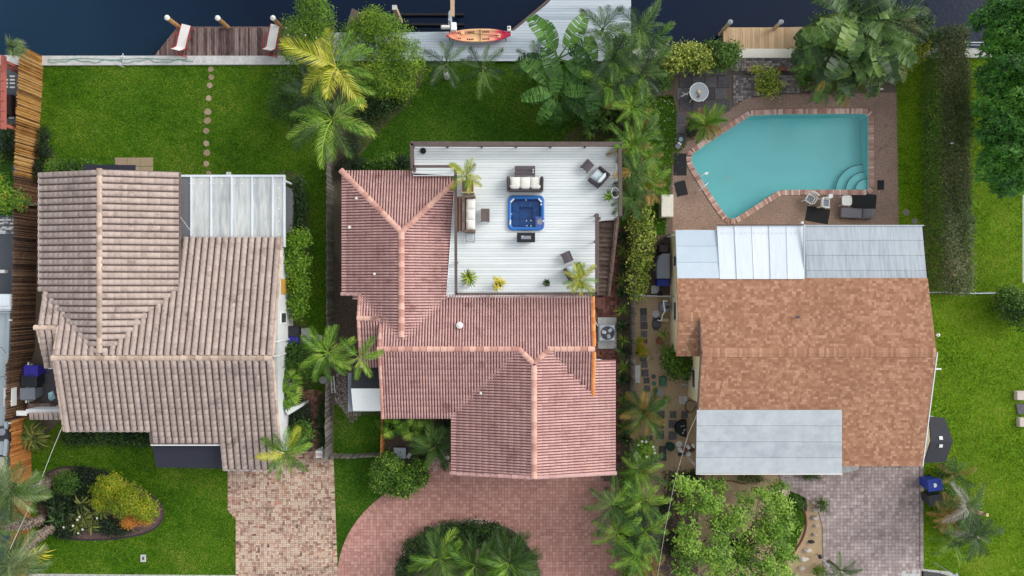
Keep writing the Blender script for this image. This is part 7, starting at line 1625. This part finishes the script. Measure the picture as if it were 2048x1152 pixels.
# left edge greenery
shrub('mixed green bush behind the bamboo fence with a few red leaves', [(18, 395, 24, 1.6, .7, 24), (40, 405, 14, 2.0, .4, 10), (0, 370, 20, 1.2, .7, 20)], 3400, .12, 'bright', seed=31, mat2=('orange', .06))
shrub('dark leafy plant below the red timber frame', [(20, 268, 20, .7, .6, 14), (8, 300, 18, .6, .6, 24)], 2200, .12, 'deep', seed=32)
shrub('lime green plant at the very left edge', [(-2, 310, 8, .8, .4, 16)], 500, .1, 'lime', seed=33)
# ---------------------------------------------------------------- big trees around the left of the centre lot
shrub('large feathery bright green bush beside the grey dock', [(770, 70, 44, 2.2, 1.4, 40), (810, 120, 42, 2.0, 1.4, 40), (765, 150, 46, 2.0, 1.4, 46), (745, 55, 36, 2.4, 1.0, 34), (800, 175, 30, 1.5, 1.2, 26), (715, 80, 30, 2.0, 1.1, 36)], 17000, .13, 'lime', 'bush', 41, per=7, spread=.16, aspect=.32, mat2=('green', .35), shell=.5, lump=.3, stems=8, name='bush')
shrub('feathery green bush beside the right red lounger', [(605, 70, 38, 2.0, 1.2, 34), (635, 40, 34, 2.2, 1.2, 34), (600, 110, 34, 1.8, 1.1, 26), (645, 90, 34, 2.0, 1.2, 40), (625, 10, 28, 2.2, 1., 26)], 11000, .12, 'bright', 'bush', 42, per=7, spread=.17, aspect=.32, shell=.5, lump=.3, mat2=('green', .4), stems=8, name='bush', petals=(8, .045))
shrub('wispy dark green bush at the edge of the left lawn', [(585, 170, 38, 1.4, .9, 34), (570, 215, 34, 1.3, .8, 30), (620, 190, 34, 1.6, 1.0, 44), (600, 250, 22, 1.0, .7, 18)], 7500, .12, 'green', 'bush', 43, per=6, spread=.18, aspect=.3, shell=.55, lump=.35, mat2=('deep', .4), stems=8, name='bush')
shrub('dark dense bush at the lower foot of the feathery bush', [(765, 205, 26, 1.0, .9, 24), (738, 225, 18, .8, .7, 20), (790, 195, 20, .9, .8, 20)], 5200, .12, 'deep', 'bush', 44, name='bush')
shrub('dark planting behind the palm at the pink roof corner', [(705, 290, 14, .5, .5, 30), (690, 335, 14, .5, .5, 18), (720, 330, 14, .5, .5, 12)], 3000, .1, 'dark', seed=45)
shrub('bright low bush against the pink roof, left of the deck rail', [(775, 326, 22, .8, .6, 15), (750, 332, 14, .6, .5, 10)], 2600, .1, 'green', seed=46, mat2=('bright', .3))
shrub('dark green bush touching the corner of the deck rail', [(806, 328, 12, .8, .6, 14)], 1100, .12, 'deep', seed=47)
palm('big yellow palm with glowing fronds left of the feathery bush', 672, 135, 5.6, 84, 13, 'yellow', foot=(672, 170), seed=10, r0=.15, pitch=(0, 45), azs=(185, 160, 205, 130, 100, 65, 40, 20, -15, -42, -60, -95, -120, 80, -78), kinds=('bright', .35))
palm('green palm with arching fronds below the yellow palm', 664, 240, 5.0, 82, 12, 'bright', foot=(672, 250), seed=11, r0=.14, pitch=(0, 40), azs=(-10, -28, -65, -85, -105, -140, 170, 150, 120, 60, 20, 200), kinds=('green', .35))
palm('dusky palm crown half hidden left of the yellow palm', 645, 195, 4.2, 62, 9, 'deep', seed=12, r0=.1, azs=(150, 170, 190, 215, 240, 130, 110, 300, 330))
for i, (px, py, lb, k) in enumerate(((893, 128, 'young palm with white painted foot at the grey dock, leftmost of three', 0), (966, 138, 'young palm in the middle of the row along the grey dock', 1), (1072, 128, 'young palm with white foot beside the big banana clump', 2))):
    t = palm(lb, px, py, 2.1, 50, 10, 'green', foot=((893, 150), (968, 138), (1072, 152))[k], seed=20+i, r0=.13, group='young palms along the grey dock', pitch=(0, 40), kinds=('deep', .4))
    if k != 1: x, y = w((893, 0, 1072)[k], 152, .3); MB().lathe((x, y, 0), [(.16, 0), (.2, .25), (.15, .8), (.1, .85)], 14).build('painted_foot', M['pot_white'], t)
# banana clump and neighbours
rosette('huge clump of torn banana leaves at the end of the grey dock', 1140, 150, 2.6, 100, 9, None, 1, src=BAN, heads=3, hr=44, name='banana_plant', cat='banana plant', pitch=(5, 60))
rosette('second clump of banana leaves nearer the lawn', 1150, 185, 1.7, 74, 9, None, 2, src=BAN, heads=2, hr=30, name='banana_plant', cat='banana plant', pitch=(0, 55))
for i, (px, py, z, r_, lb) in enumerate(((1205, 60, 4.6, 54, 'tall feathery palm over the slanting corner of the grey dock'), (1225, 120, 4.2, 56, 'feathery palm between the banana clump and the fence, upper'), (1215, 170, 3.4, 50, 'feathery palm between the banana clump and the fence, lower'), (1278, 60, 4.4, 60, 'palm hanging over the dark water beside the fence'), (1300, 95, 3.6, 50, 'palm crown leaning towards the croton hedge'), (1282, 150, 4.0, 60, 'palm crown above the dark fence, level with the glass table'))):
    palm(lb, px, py, z, r_, 11, ('green', 'green', 'bright', 'green', 'bright', 'green')[i], seed=30+i, r0=.09, kinds=('deep', .3), pitch=(0, 50), foot=(px-4, py+8))
for i, (px, py) in enumerate(sorted(((1158, 232), (1178, 245), (1200, 232), (1180, 262), (1212, 250), (1190, 218), (1222, 226), (1142, 216), (1232, 205), (1206, 210)))):
    rosette('%s whorled green shrub head from the left, in the cluster below the banana leaves' % ORD[i], px, py, .9+.05*(i % 4), 21, 17, 'green', 40+i, pitch=(-5, 45), name='whorled_shrub', cat='shrub', group='whorled shrubs below the banana clump', wsc=.95)
for i, (px, py, z, r_, k_, lb) in enumerate(((1262, 215, 3.4, 46, 'bright', 'palm crown by the fence beside the grass strip, topmost'), (1285, 262, 3.0, 44, 'green', 'palm crown by the fence level with the top of the white deck'), (1262, 290, 3.6, 48, 'bright', 'bright palm crown reaching over the upper right deck corner'), (1290, 315, 3.0, 44, 'bright', 'shaggy palm crown beside the dark mats of the pool'), (1265, 345, 3.4, 42, 'green', 'dark palm crown beside the right rail of the deck'), (1288, 368, 2.6, 46, 'orange', 'palm with orange brown fronds beside the white chest'), (1262, 395, 3.6, 46, 'green', 'palm crown hanging over the hose reel'))):
    palm(lb, px, py, z, r_, 13, k_, seed=50+i, r0=.09, kinds=('orange', .14) if k_ != 'orange' else ('bright', .5), pitch=(0, 60), foot=(px, py+4))
shrub('dense bright leafy growth under the palms beside the white deck', [(1270, 190, 24, 1.6, .9, 30), (1285, 240, 24, 1.5, .8, 30), (1268, 290, 22, 1.8, .8, 30), (1288, 330, 20, 1.5, .8, 26), (1266, 370, 20, 1.6, .8, 26), (1280, 405, 16, 1.4, .7, 14), (1245, 150, 26, 1.8, .9, 30), (1240, 100, 26, 2.0, .9, 34)], 9000, .15, 'bright', 'shrub', 58, mat2=('green', .5), aspect=.36)
shrub('dense leafy growth under the palms between the brick driveway and the weedy ground', [(1262, 960, 18, 1.2, .8, 24), (1255, 1010, 24, 1.4, .8, 30), (1260, 1060, 26, 1.4, .8, 30), (1264, 1115, 28, 1.3, .8, 36), (1262, 1170, 28, 1.3, .8, 30)], 6500, .15, 'green', 'shrub', 59, mat2=('bright', .5), aspect=.36)
for i in range(17):
    py = 445+i*29+rnd(-5, 5); px = 1247+rnd(-4, 3)
    if 900 < py < 960: continue
    rosette('%s strappy green plant from the top, in the narrow bed beside the dark fence' % ORD[i], px, py, .45, rnd(15, 21), 22, 'deep' if i % 2 else 'thin', 70+i, pitch=(0, 65), group='strappy plants along the dark fence', wsc=.8)
# courtyard of house B
for i, (px, py, lb) in enumerate(((784, 852, 'fan palm at the left end of the courtyard under the roof edge'), (826, 858, 'fan palm in the middle of the courtyard, left of two together'), (850, 860, 'fan palm in the middle of the courtyard, right of two together'))):
    palm(lb, px, py, .9, 30, 8, 'bright', fan=True, name='fan_palm', seed=60+i, r0=.05, pitch=(0, 35))
palm('fluffy soft green palm in the courtyard corner beside the garage roof', 873, 885, 1.5, 44, 20, 'fluffyg', seed=63, r0=.06, pitch=(0, 60))
shrub('dark undergrowth in the planted courtyard', [(850, 900, 24, .4, .35, 20), (800, 850, 30, .2, .2, 14), (890, 850, 14, .4, .35, 14)], 2600, .1, 'dark', seed=64)
rosette('dark red spiky plant at the driveway corner of the courtyard', 888, 932, .3, 13, 18, 'deep', 65, wsc=.6)
shrub('rounded glossy green bush at the courtyard front, left lobe', [(775, 940, 28, .9, .7, 34), (768, 960, 22, .8, .6, 22), (790, 972, 18, .7, .5, 14)], 7500, .12, 'green', seed=66, mat2=('lime', .25))
shrub('rounded glossy green bush at the courtyard front, right lobe', [(812, 958, 26, .9, .7, 28), (838, 945, 16, .8, .6, 26), (800, 970, 16, .7, .5, 14)], 6500, .12, 'green', seed=67, mat2=('lime', .25))
shrub('low green plants at the very bottom of the roof by the lawn gate', [(762, 846, 8, .4, .3, 8)], 300, .1, 'bright', seed=68)
palm('pair palm over the fence beside the white roofed shed, left crown', 655, 706, 4.4, 52, 12, 'fluffy', foot=(665, 720), seed=70, r0=.13, pitch=(0, 45))
palm('pair palm over the fence beside the white roofed shed, right crown', 718, 716, 4.6, 46, 6, 'fluffy', foot=(690, 730), seed=71, r0=.13, pitch=(5, 25), azs=(8, 62, 128, 195, 262, 315))
# driveway island
shrub('dark clipped hedge ring round the driveway island', [(830, 1105, 24, .45, .4, 30), (862, 1078, 26, .45, .4, 22), (900, 1062, 28, .45, .4, 18), (945, 1058, 30, .45, .4, 16), (985, 1066, 26, .45, .4, 18), (1022, 1090, 24, .45, .4, 24), (1048, 1125, 22, .45, .4, 28), (1055, 1160, 22, .45, .4, 30), (812, 1145, 20, .45, .4, 30), (940, 1100, 60, .35, .3, 40)], 24000, .1, 'deep', 'hedge', 72, name='hedge', stems=2, mat2=('green', .2))
for i, (px, py, z, lb) in enumerate(((878, 1118, 3.0, 'bushy palm in the driveway island, leftmost of three'), (950, 1130, 2.8, 'bushy palm in the driveway island, middle of three'), (1018, 1128, 3.0, 'bushy palm in the driveway island, rightmost of three'))):
    palm(lb, px, py, z, 60, 19, 'fluffy', seed=75+i, r0=.12, kinds=('fluffyg', .65), pitch=(0, 40))
# lower right of house B
for i, (px, py, z, r_, k_, lb) in enumerate(((1225, 1010, 3.2, 54, 'green', 'large palm leaning over the brick driveway, upper of two'), (1235, 1065, 3.0, 50, 'bright', 'large palm leaning over the brick driveway, lower of two'), (1285, 1000, 3.0, 48, 'bright', 'bright palm at the dark fence above the weedy ground'), (1290, 1060, 2.8, 50, 'deep', 'dark palm at the dark fence beside the driveway'), (1268, 1110, 3.0, 54, 'green', 'shaggy palm at the fence near the bottom of the picture'), (1298, 1130, 2.6, 40, 'orange', 'palm with brownish fronds near the bottom by the fence'), (1278, 940, 2.6, 46, 'green', 'palm between the white flowering shrub and the driveway'))):
    palm(lb, px, py, z, r_, 12, k_, seed=80+i, r0=.1, kinds=('bright', .3), pitch=(0, 55))
palm('fluffy golden green palm beside the dark square slabs', 1288, 822, 2.4, 46, 26, 'fluffyg', seed=90, r0=.06, pitch=(0, 65), kinds=('orange', .2))
shrub('bright shrub with many white flowers at the fence', [(1286, 905, 24, 1.2, .6, 26), (1272, 918, 18, 1.0, .5, 18)], 2600, .12, 'bright', seed=91, petals=(20, .07))
rosette('golden spiky plant below the white flowering shrub', 1290, 940, .6, 22, 26, 'ylily', 92, wsc=.8, heads=2, hr=8)
shrub('yellow croton by the slab path at the fence', [(1279, 690, 8, .7, .4, 14), (1284, 703, 10, .6, .4, 8)], 900, .1, 'yellow', seed=93, mat2=('orange', .2))
shrub('long variegated yellow croton hedge at the fence', [(1280, 440, 20, 1.2, .7, 26), (1284, 480, 20, 1.2, .7, 30), (1280, 520, 18, 1.1, .7, 28), (1276, 560, 14, 1.0, .6, 24), (1272, 585, 9, .9, .5, 12)], 8000, .13, 'croton', 'hedge', 94, name='hedge', mat2=('green', .3))
shrub('pale yellow croton bush along the seawall left of the tan dock', [(1345, 118, 24, 1.0, .7, 22), (1378, 115, 26, 1.0, .7, 22), (1408, 122, 22, 1.0, .6, 20)], 6500, .13, 'croton', seed=95, mat2=('green', .2))
shrub('dark green bush at the corner of the tan dock', [(1440, 116, 24, 1.1, .7, 24), (1462, 108, 16, 1.0, .6, 18), (1425, 98, 14, 1.0, .5, 12)], 4200, .13, 'green', seed=96)
shrub('low leafy plants between the fence and the glass table', [(1325, 155, 14, .6, .5, 24), (1335, 135, 16, .6, .5, 14)], 1700, .14, 'green', seed=97)
for i, (px, py) in enumerate(((1320, 160), (1332, 172), (1318, 145))): rosette('%s green rosette plant of the three left of the slab patio' % ('middle', 'lowest', 'topmost')[i], px, py, .6, 17, 16, 'green', 98+i, group='rosettes left of the slab patio', wsc=.6, pitch=(0, 50))
shrub('yellow croton bush standing on the cobble patio, largest', [(1538, 160, 15, .8, .5, 22), (1548, 175, 14, .7, .4, 14), (1530, 178, 10, .6, .4, 12)], 2200, .12, 'croton', seed=101, mat2=('green', .35))
shrub('small yellow croton left of the larger one on the cobble patio', [(1513, 139, 10, .5, .35, 7), (1520, 165, 8, .4, .3, 8)], 700, .1, 'croton', seed=102)
shrub('green bush beside the red mulch bed under the big leaves', [(1608, 120, 20, 1.0, .7, 30), (1618, 90, 24, 1.2, .8, 22), (1606, 160, 12, .7, .5, 14)], 4200, .13, 'green', seed=103)
palm('small bushy palm with golden tips at the pool deck', 1410, 250, 1.6, 34, 26, 'fluffy', seed=104, r0=.05, kinds=('orange', .3), pitch=(0, 70))
shrub('dark undergrowth at the foot of the small bushy palm', [(1382, 262, 9, .3, .3, 16)], 500, .1, 'dark', seed=105)
# traveller palm group
rosette('giant paddle leaved plant overhanging the pool garden, tallest', 1700, 80, 4.2, 108, 13, None, 7, src=BAN2, heads=3, hr=36, name='traveller_palm', cat='palm', pitch=(0, 60))
rosette('paddle leaved plant reaching towards the pool deck', 1690, 130, 2.8, 84, 12, None, 8, src=BAN2, heads=2, hr=30, name='traveller_palm', cat='palm', pitch=(0, 60))
for i, (px, py, z, r_, k_, lb) in enumerate(((1655, 120, 3.0, 60, 'green', 'feathery palm at the left of the giant paddle leaves'), (1740, 60, 4.0, 70, 'green', 'feathery palm behind the giant paddle leaves'), (1790, 40, 3.6, 60, 'deep', 'dark feathery palm over the water near the mooring pole'), (1765, 110, 3.0, 62, 'silver', 'grey green feathery palm at the right of the giant leaves'), (1700, 165, 2.2, 46, 'bright', 'bright palm touching the top of the pool deck'), (1650, 170, 2.0, 40, 'green', 'low palm between the red mulch bed and the pool deck'))):
    palm(lb, px, py, z, r_, 12, k_, seed=110+i, r0=.09, pitch=(0, 55), kinds=('orange', .12))
shrub('yellow green leaved bush between the giant leaves and the hedge', [(1815, 110, 22, 1.4, .7, 24), (1800, 130, 16, 1.2, .6, 12), (1835, 95, 18, 1.3, .6, 18)], 3000, .14, 'yellow', seed=117, mat2=('green', .4))
shrub('green undergrowth below the giant paddle leaves', [(1700, 110, 60, .9, .7, 50), (1770, 120, 40, .9, .7, 40), (1650, 60, 30, 1.0, .8, 26), (1750, 40, 50, 1.6, 1.0, 30), (1830, 60, 26, 1.4, .9, 34)], 9000, .16, 'deep', seed=118, mat2=('green', .3))
for px, py, lb in ((1763, 178, 'white scrap on the pool deck corner below the giant leaves'), (1903, 286, 'small white object caught in the top of the tall hedge')):
    z = .05 if px < 1800 else 2.0; x, y = w(px, py, z); MB().add([(x-.15, y, z), (x, y-.08, z+.05), (x+.16, y, z), (x, y+.09, z+.02), (x, y, z+.1)], [(0, 1, 4), (1, 2, 4), (2, 3, 4), (3, 0, 4)]).build('white_scrap', M['white'], label=lb, cat='scrap')
# tall dark hedge
rg = np.random.default_rng(120); hx0, hy0 = w(1868, 585); hx1, hy1 = w(1905, 78)
hg = thing('hedge', 'long tall clipped hedge with brown top right of the pool garden', 'hedge', ((hx0+hx1)/2, (hy0+hy1)/2, 0))
def hedge_pts(n, top=True):
    y = rg.uniform(hy0, hy1, n); xa_ = np.interp(y, [hy0, hy1], [w(1852, 0)[0], w(1842, 0)[0]]); xb_ = xa_+1.6
    if top: x = rg.uniform(xa_, xb_); z = 2.05+.12*np.sin(y*2.1)+.1*np.sin(x*5+y)+rg.normal(0, .1, n); Dn = np.tile([0, 0, 1.], (n, 1))
    else:
        sd = rg.random(n) < .5; x = np.where(sd, xa_, xb_)+rg.normal(0, .08, n); z = rg.uniform(.05, 2.0, n); Dn = np.stack([np.where(sd, -1., 1.), np.zeros(n), np.full(n, .3)], 1)
    return np.stack([x, y, z], 1), Dn
C, Dn = hedge_pts(9500); C[:, 2] -= np.abs(rg.normal(0, .16, len(C))); leaves('foliage', L['hedge'], hg, C, Dn, .11, rg, .5, .1, 3, np.clip(rg.normal(-.1, .5, len(C))+.3*np.sin(C[:, 1]*1.1), -1, 1), .6)
C, Dn = hedge_pts(5200, False); leaves('foliage', L['hedge_g'], hg, C, Dn, .12, rg, .5, .1, 3, None, .5)
mb = MB()
for k in range(60):
    y = hy0+(hy1-hy0)*k/60; x = w(1848, 0)[0]+.8+rnd(-.2, .2); mb.tube([(x, y, 0), (x+rnd(-.3, .3), y+rnd(-.2, .2), 1.0), (x+rnd(-.6, .6), y+rnd(-.3, .3), 1.95)], [.05, .03, .012], 5)
mb.build('stem', M['trunk'], hg)
C = np.stack([rg.uniform(w(1913, 0, 1)[0], w(1919, 0, 1)[0], 1500), rg.uniform(w(0, 575)[1], w(0, 110)[1], 1500), rg.uniform(.6, 1.5, 1500)], 1)
ys_ = thing('hedge_fringe', 'thin bright yellow green fringe along the right face of the tall hedge', 'creeper', (w(1914, 0)[0], 5, 0)); leaves('foliage', L['lime'], ys_, C, np.tile([.5, 0, .7], (1500, 1)), .10, rg, .5, .05, 2)
# ---------------------------------------------------------------- big tree at the right edge
def whorl_tree(lab, blobs, nwh, size, mat, seed, foot, name='tree', cat='tree', per=11, trunk_h=3., r0=.28, crown='crown', brn=26, aspect=.22, droop=.6, spr=.05, shell=.3, lump=.2, bmat='trunk'):
    rg = np.random.default_rng(seed); rr = random.Random(seed); B = px_blobs(blobs); fx, fy = w(*foot); t = thing(name, lab, cat, (fx, fy, 0))
    C, Dn = cloud_pts(B, nwh, rg, shell=shell, lump=lump, seed=seed); n = nwh*per; P = np.repeat(C, per, 0); Dd = np.repeat(Dn, per, 0)
    ax = Dd*.55+np.array([0, 0, .8]); ax /= np.linalg.norm(ax, axis=1)[:, None]; rt = rg.normal(0, 1, (n, 3)); T = rt-ax*(rt*ax).sum(1)[:, None]; T /= np.linalg.norm(T, axis=1)[:, None]
    T = T+ax*rg.uniform(-.25, .75, n)[:, None]; T /= np.linalg.norm(T, axis=1)[:, None]; Bn = np.cross(ax, T); Bn /= np.linalg.norm(Bn, axis=1)[:, None]
    s_ = size*rg.uniform(.7, 1.25, n)[:, None]; P = P+rg.normal(0, spr, P.shape); V = np.empty((n, 4, 3)); V[:, 0] = P; V[:, 1] = P+T*s_*.45+Bn*s_*aspect; V[:, 2] = P+T*s_-np.array([0, 0, 1])*s_*droop*.5; V[:, 3] = P+T*s_*.45-Bn*s_*aspect
    i = np.arange(n)*4; F = np.concatenate([np.stack([i, i+1, i+2], 1), np.stack([i, i+2, i+3], 1)]); cv = np.clip(rg.normal(0, .4, nwh)+.35*np.sin(C[:, 0]*1.7)*np.sin(C[:, 1]*1.9+1), -1, 1)
    v = np.repeat(cv, per)*.8+rg.uniform(-.3, .3, n); npmesh(crown, V.reshape(-1, 3), F, np.concatenate([v, v]), L[mat], parent=t)
    MB().tube([(fx, fy, 0), (fx+.1, fy, trunk_h*.5), (fx, fy+.1, trunk_h)], [r0*1.2, r0, r0*.8], 10).build('trunk', M['trunk'], t)
    mb = MB()
    for k in range(brn):
        b = B[k % len(B)]; q = C[rg.integers(len(C))] if k >= len(B) else np.array(b[:3]); m_ = (np.array([fx, fy, trunk_h])*.5+q*.5)+rg.normal(0, .2, 3); mb.tube([(fx, fy, trunk_h*rr.uniform(.5, .95)), tuple(m_), tuple(q*.97+np.array([fx, fy, trunk_h])*.03)], [r0*(.45 if brn < 60 else .3), r0*(.28 if brn < 60 else .14), .012], 6)
    mb.build('branches', M[bmat], t)
    return t
whorl_tree('dense mid green tree with drooping whorled leaves at the right edge', [(2014, 55, 56, 4.2, 1.9, 62), (2016, 150, 56, 4.4, 2.0, 60), (2020, 240, 62, 4.4, 2.0, 62), (2018, 328, 60, 4.2, 1.9, 60), (2075, 100, 60, 4.6, 2.2, 90), (2080, 260, 60, 4.6, 2.2, 90)], 8500, .21, 'mango', 201, (2040, 190), trunk_h=3.2, shell=.42, lump=.32)
shrub('round green shrub at the right edge of the lawn below the fence rail', [(2020, 610, 28, .9, .8, 30), (2045, 620, 26, .9, .8, 34), (2012, 590, 16, .9, .6, 14)], 5200, .13, 'green', seed=202)
# sparse tree at the bottom
rt_ = random.Random(33); tb_ = []
while len(tb_) < 120:
    px, py = rt_.uniform(1362, 1580), rt_.uniform(968, 1190)
    if px > 1560 and py < 1040 and rt_.random() < .5: continue
    if math.hypot(px-1470, py-985) < 26 and rt_.random() < .7: continue
    tb_.append((px, py, rt_.uniform(15, 26), rt_.uniform(1.6, 3.3), rt_.uniform(.3, .6), rt_.uniform(13, 24)))
whorl_tree('sparse light green tree with open grey branches at the bottom of the picture', tb_, 2000, .165, 'oak', 203, (1470, 1085), per=9, trunk_h=1.3, r0=.13, brn=150, aspect=.28, bmat='twig', droop=.2, spr=.12, shell=.9, lump=.5)
shrub('weedy low green ground plants at the left of the sparse tree', [(1350, 960, 30, .15, .15, 20), (1330, 1010, 26, .15, .15, 40), (1375, 985, 16, .3, .2, 16), (1345, 1090, 24, .15, .15, 50), (1380, 950, 26, .2, .2, 10)], 3200, .1, 'deep', seed=204, stems=1, shell=.9)
shrub('green and yellow shrub in the nook of the cream walls', [(1346, 725, 20, .9, .6, 18), (1358, 742, 18, .8, .6, 14), (1338, 708, 14, .8, .5, 12), (1368, 722, 12, .8, .5, 14)], 3200, .12, 'green', seed=205, mat2=('lime', .15))
rosette('grassy green plant beside the brown pot in the gravel', 1326, 668, .5, 16, 26, 'thin', 206)
shrub('small weedy plants under the round planter on the bed edging', [(1586, 998, 9, .3, .25, 7), (1600, 1008, 8, .3, .2, 6), (1645, 1010, 7, .3, .3, 12)], 900, .1, 'green', seed=207)
shrub('low green growth at the front of the carport, beside the gravel', [(1500, 958, 30, .15, .12, 8), (1400, 968, 16, .2, .15, 10), (1622, 953, 18, .2, .2, 5)], 1400, .09, 'green', seed=208, stems=1)
palm('small feathery palm at the bottom edge of the grey paver driveway', 1680, 1140, 1.4, 32, 11, 'green', seed=209, r0=.08)
shrub('small red leaved plant next to the small feathery palm', [(1638, 1142, 12, .4, .3, 8)], 500, .1, 'bright', seed=210)
# messy palms right of the grey driveway
for i, (px, py, z, r_, k_, lb) in enumerate(((1908, 948, 1.5, 30, 'green', 'feathery palm clump behind the blue wheelie bin'), (1930, 1010, 3.0, 48, 'green', 'dishevelled palm with grey dead fronds on the right lawn, upper'), (1950, 1070, 2.8, 46, 'deep', 'dishevelled palm lower on the right lawn'), (1893, 1028, 2.0, 38, 'orange', 'palm with orange brown old fronds at the driveway edge'), (1900, 1080, 1.6, 40, 'bright', 'low golden palm at the driveway edge'))):
    palm(lb, px, py, z, r_, 13, k_, seed=220+i, r0=.09, pitch=(-10, 60), kinds=(('grey', .12) if i in (1, 2) else ('orange', .3)), foot=(px, py+3))
shrub('dark ground shrubs under the dishevelled palms', [(1895, 1010, 26, .5, .4, 36), (1925, 1045, 36, .5, .4, 40), (1890, 938, 18, .5, .4, 14)], 4200, .12, 'green', seed=226, mat2=('deep', .4))
x0 = W(1938, 1018, 2.2); x1 = W(1975, 1030, 3.4); MB().tube([x0, ((x0[0]+x1[0])/2, (x0[1]+x1[1])/2, 3.0), x1], [.13, .12, .11], 10).tube([(x0[0], x0[1], 0), x0], .13, 10).build('dead_trunk', M['pile_pale'], label='pale bare palm stump rising from the dishevelled palms', cat='stump')
# ---------------------------------------------------------------- pots on the deck
def pot(lab, px, py, r_, h, mat, zb=DZ, sq=False):
    if sq: t = thing('planter', lab, 'planter', W(px, py, zb)); q = W(px, py, zb); MB().bevbox((q[0], q[1], zb+h/2), (r_*2, r_*2, h), 0, .02).build('box', M[mat], t); MB().box((q[0], q[1], zb+h+.003), (r_*1.7, r_*1.7, .02)).build('soil', M['mulch'], t); return t
    MB().lathe(W(px, py, zb), [(r_*.75, 0), (r_, h), (r_*1.08, h), (r_*.92, h), (r_*.9, h-.05), (.01, h-.06)], 18).build('plant_pot', M[mat], label=lab, cat='pot')
pot('large square tan planter at the left rail of the deck', 937, 376, .37, .7, 'pot_tan', sq=True)
palm('potted yellow green palm in the square tan planter', 932, 352, DZ+1.5, 34, 11, 'yellow', foot=(937, 374), zf=DZ+.6, seed=300, r0=.04, kinds=('bright', .5), pitch=(0, 60), name='potted_palm')
pot('white pot with spiky yellow plant, lower left of the deck', 934, 568, .22, .45, 'pot_white')
rosette('spiky yellow grass plant in the lower left corner of the deck', 939, 556, DZ+.7, 22, 60, 'grass', 301, zf=DZ, pitch=(0, 70), wsc=1.8, kinds=('thin', .3), name='potted_plant')
pot('small pot with croton at the lower rail of the deck', 996, 570, .17, .35, 'pot_dark')
rosette('croton with yellow blotched leaves at the lower rail of the deck', 997, 566, DZ+.6, 13, 16, 'ylily', 302, zf=DZ, wsc=2.2, pitch=(-10, 50), name='potted_plant', heads=3, hr=8)
pot('small square dark pot at the lower rail, right of the croton', 1094, 567, .14, .3, 'pot_dark', sq=True)
rosette('little green plant in the square dark pot', 1093, 565, DZ+.45, 9, 16, 'deep', 303, zf=DZ, wsc=1.5, name='potted_plant')
pot('dark pot of the palm in the lower right deck corner', 1161, 570, .2, .4, 'pot_dark')
palm('potted yellow green palm in the lower right corner of the deck', 1160, 560, DZ+1.4, 34, 12, 'yellow', foot=(1161, 569), zf=DZ+.3, seed=304, r0=.04, kinds=('bright', .5), pitch=(-5, 60), name='potted_palm')
pot('small pot near the hose reel', 1216, 396, .14, .3, 'pot_dark')
rosette('small spiky yellow green plant near the hose reel', 1216, 394, DZ+.4, 13, 40, 'thin', 305, zf=DZ, wsc=1.3, name='potted_plant')
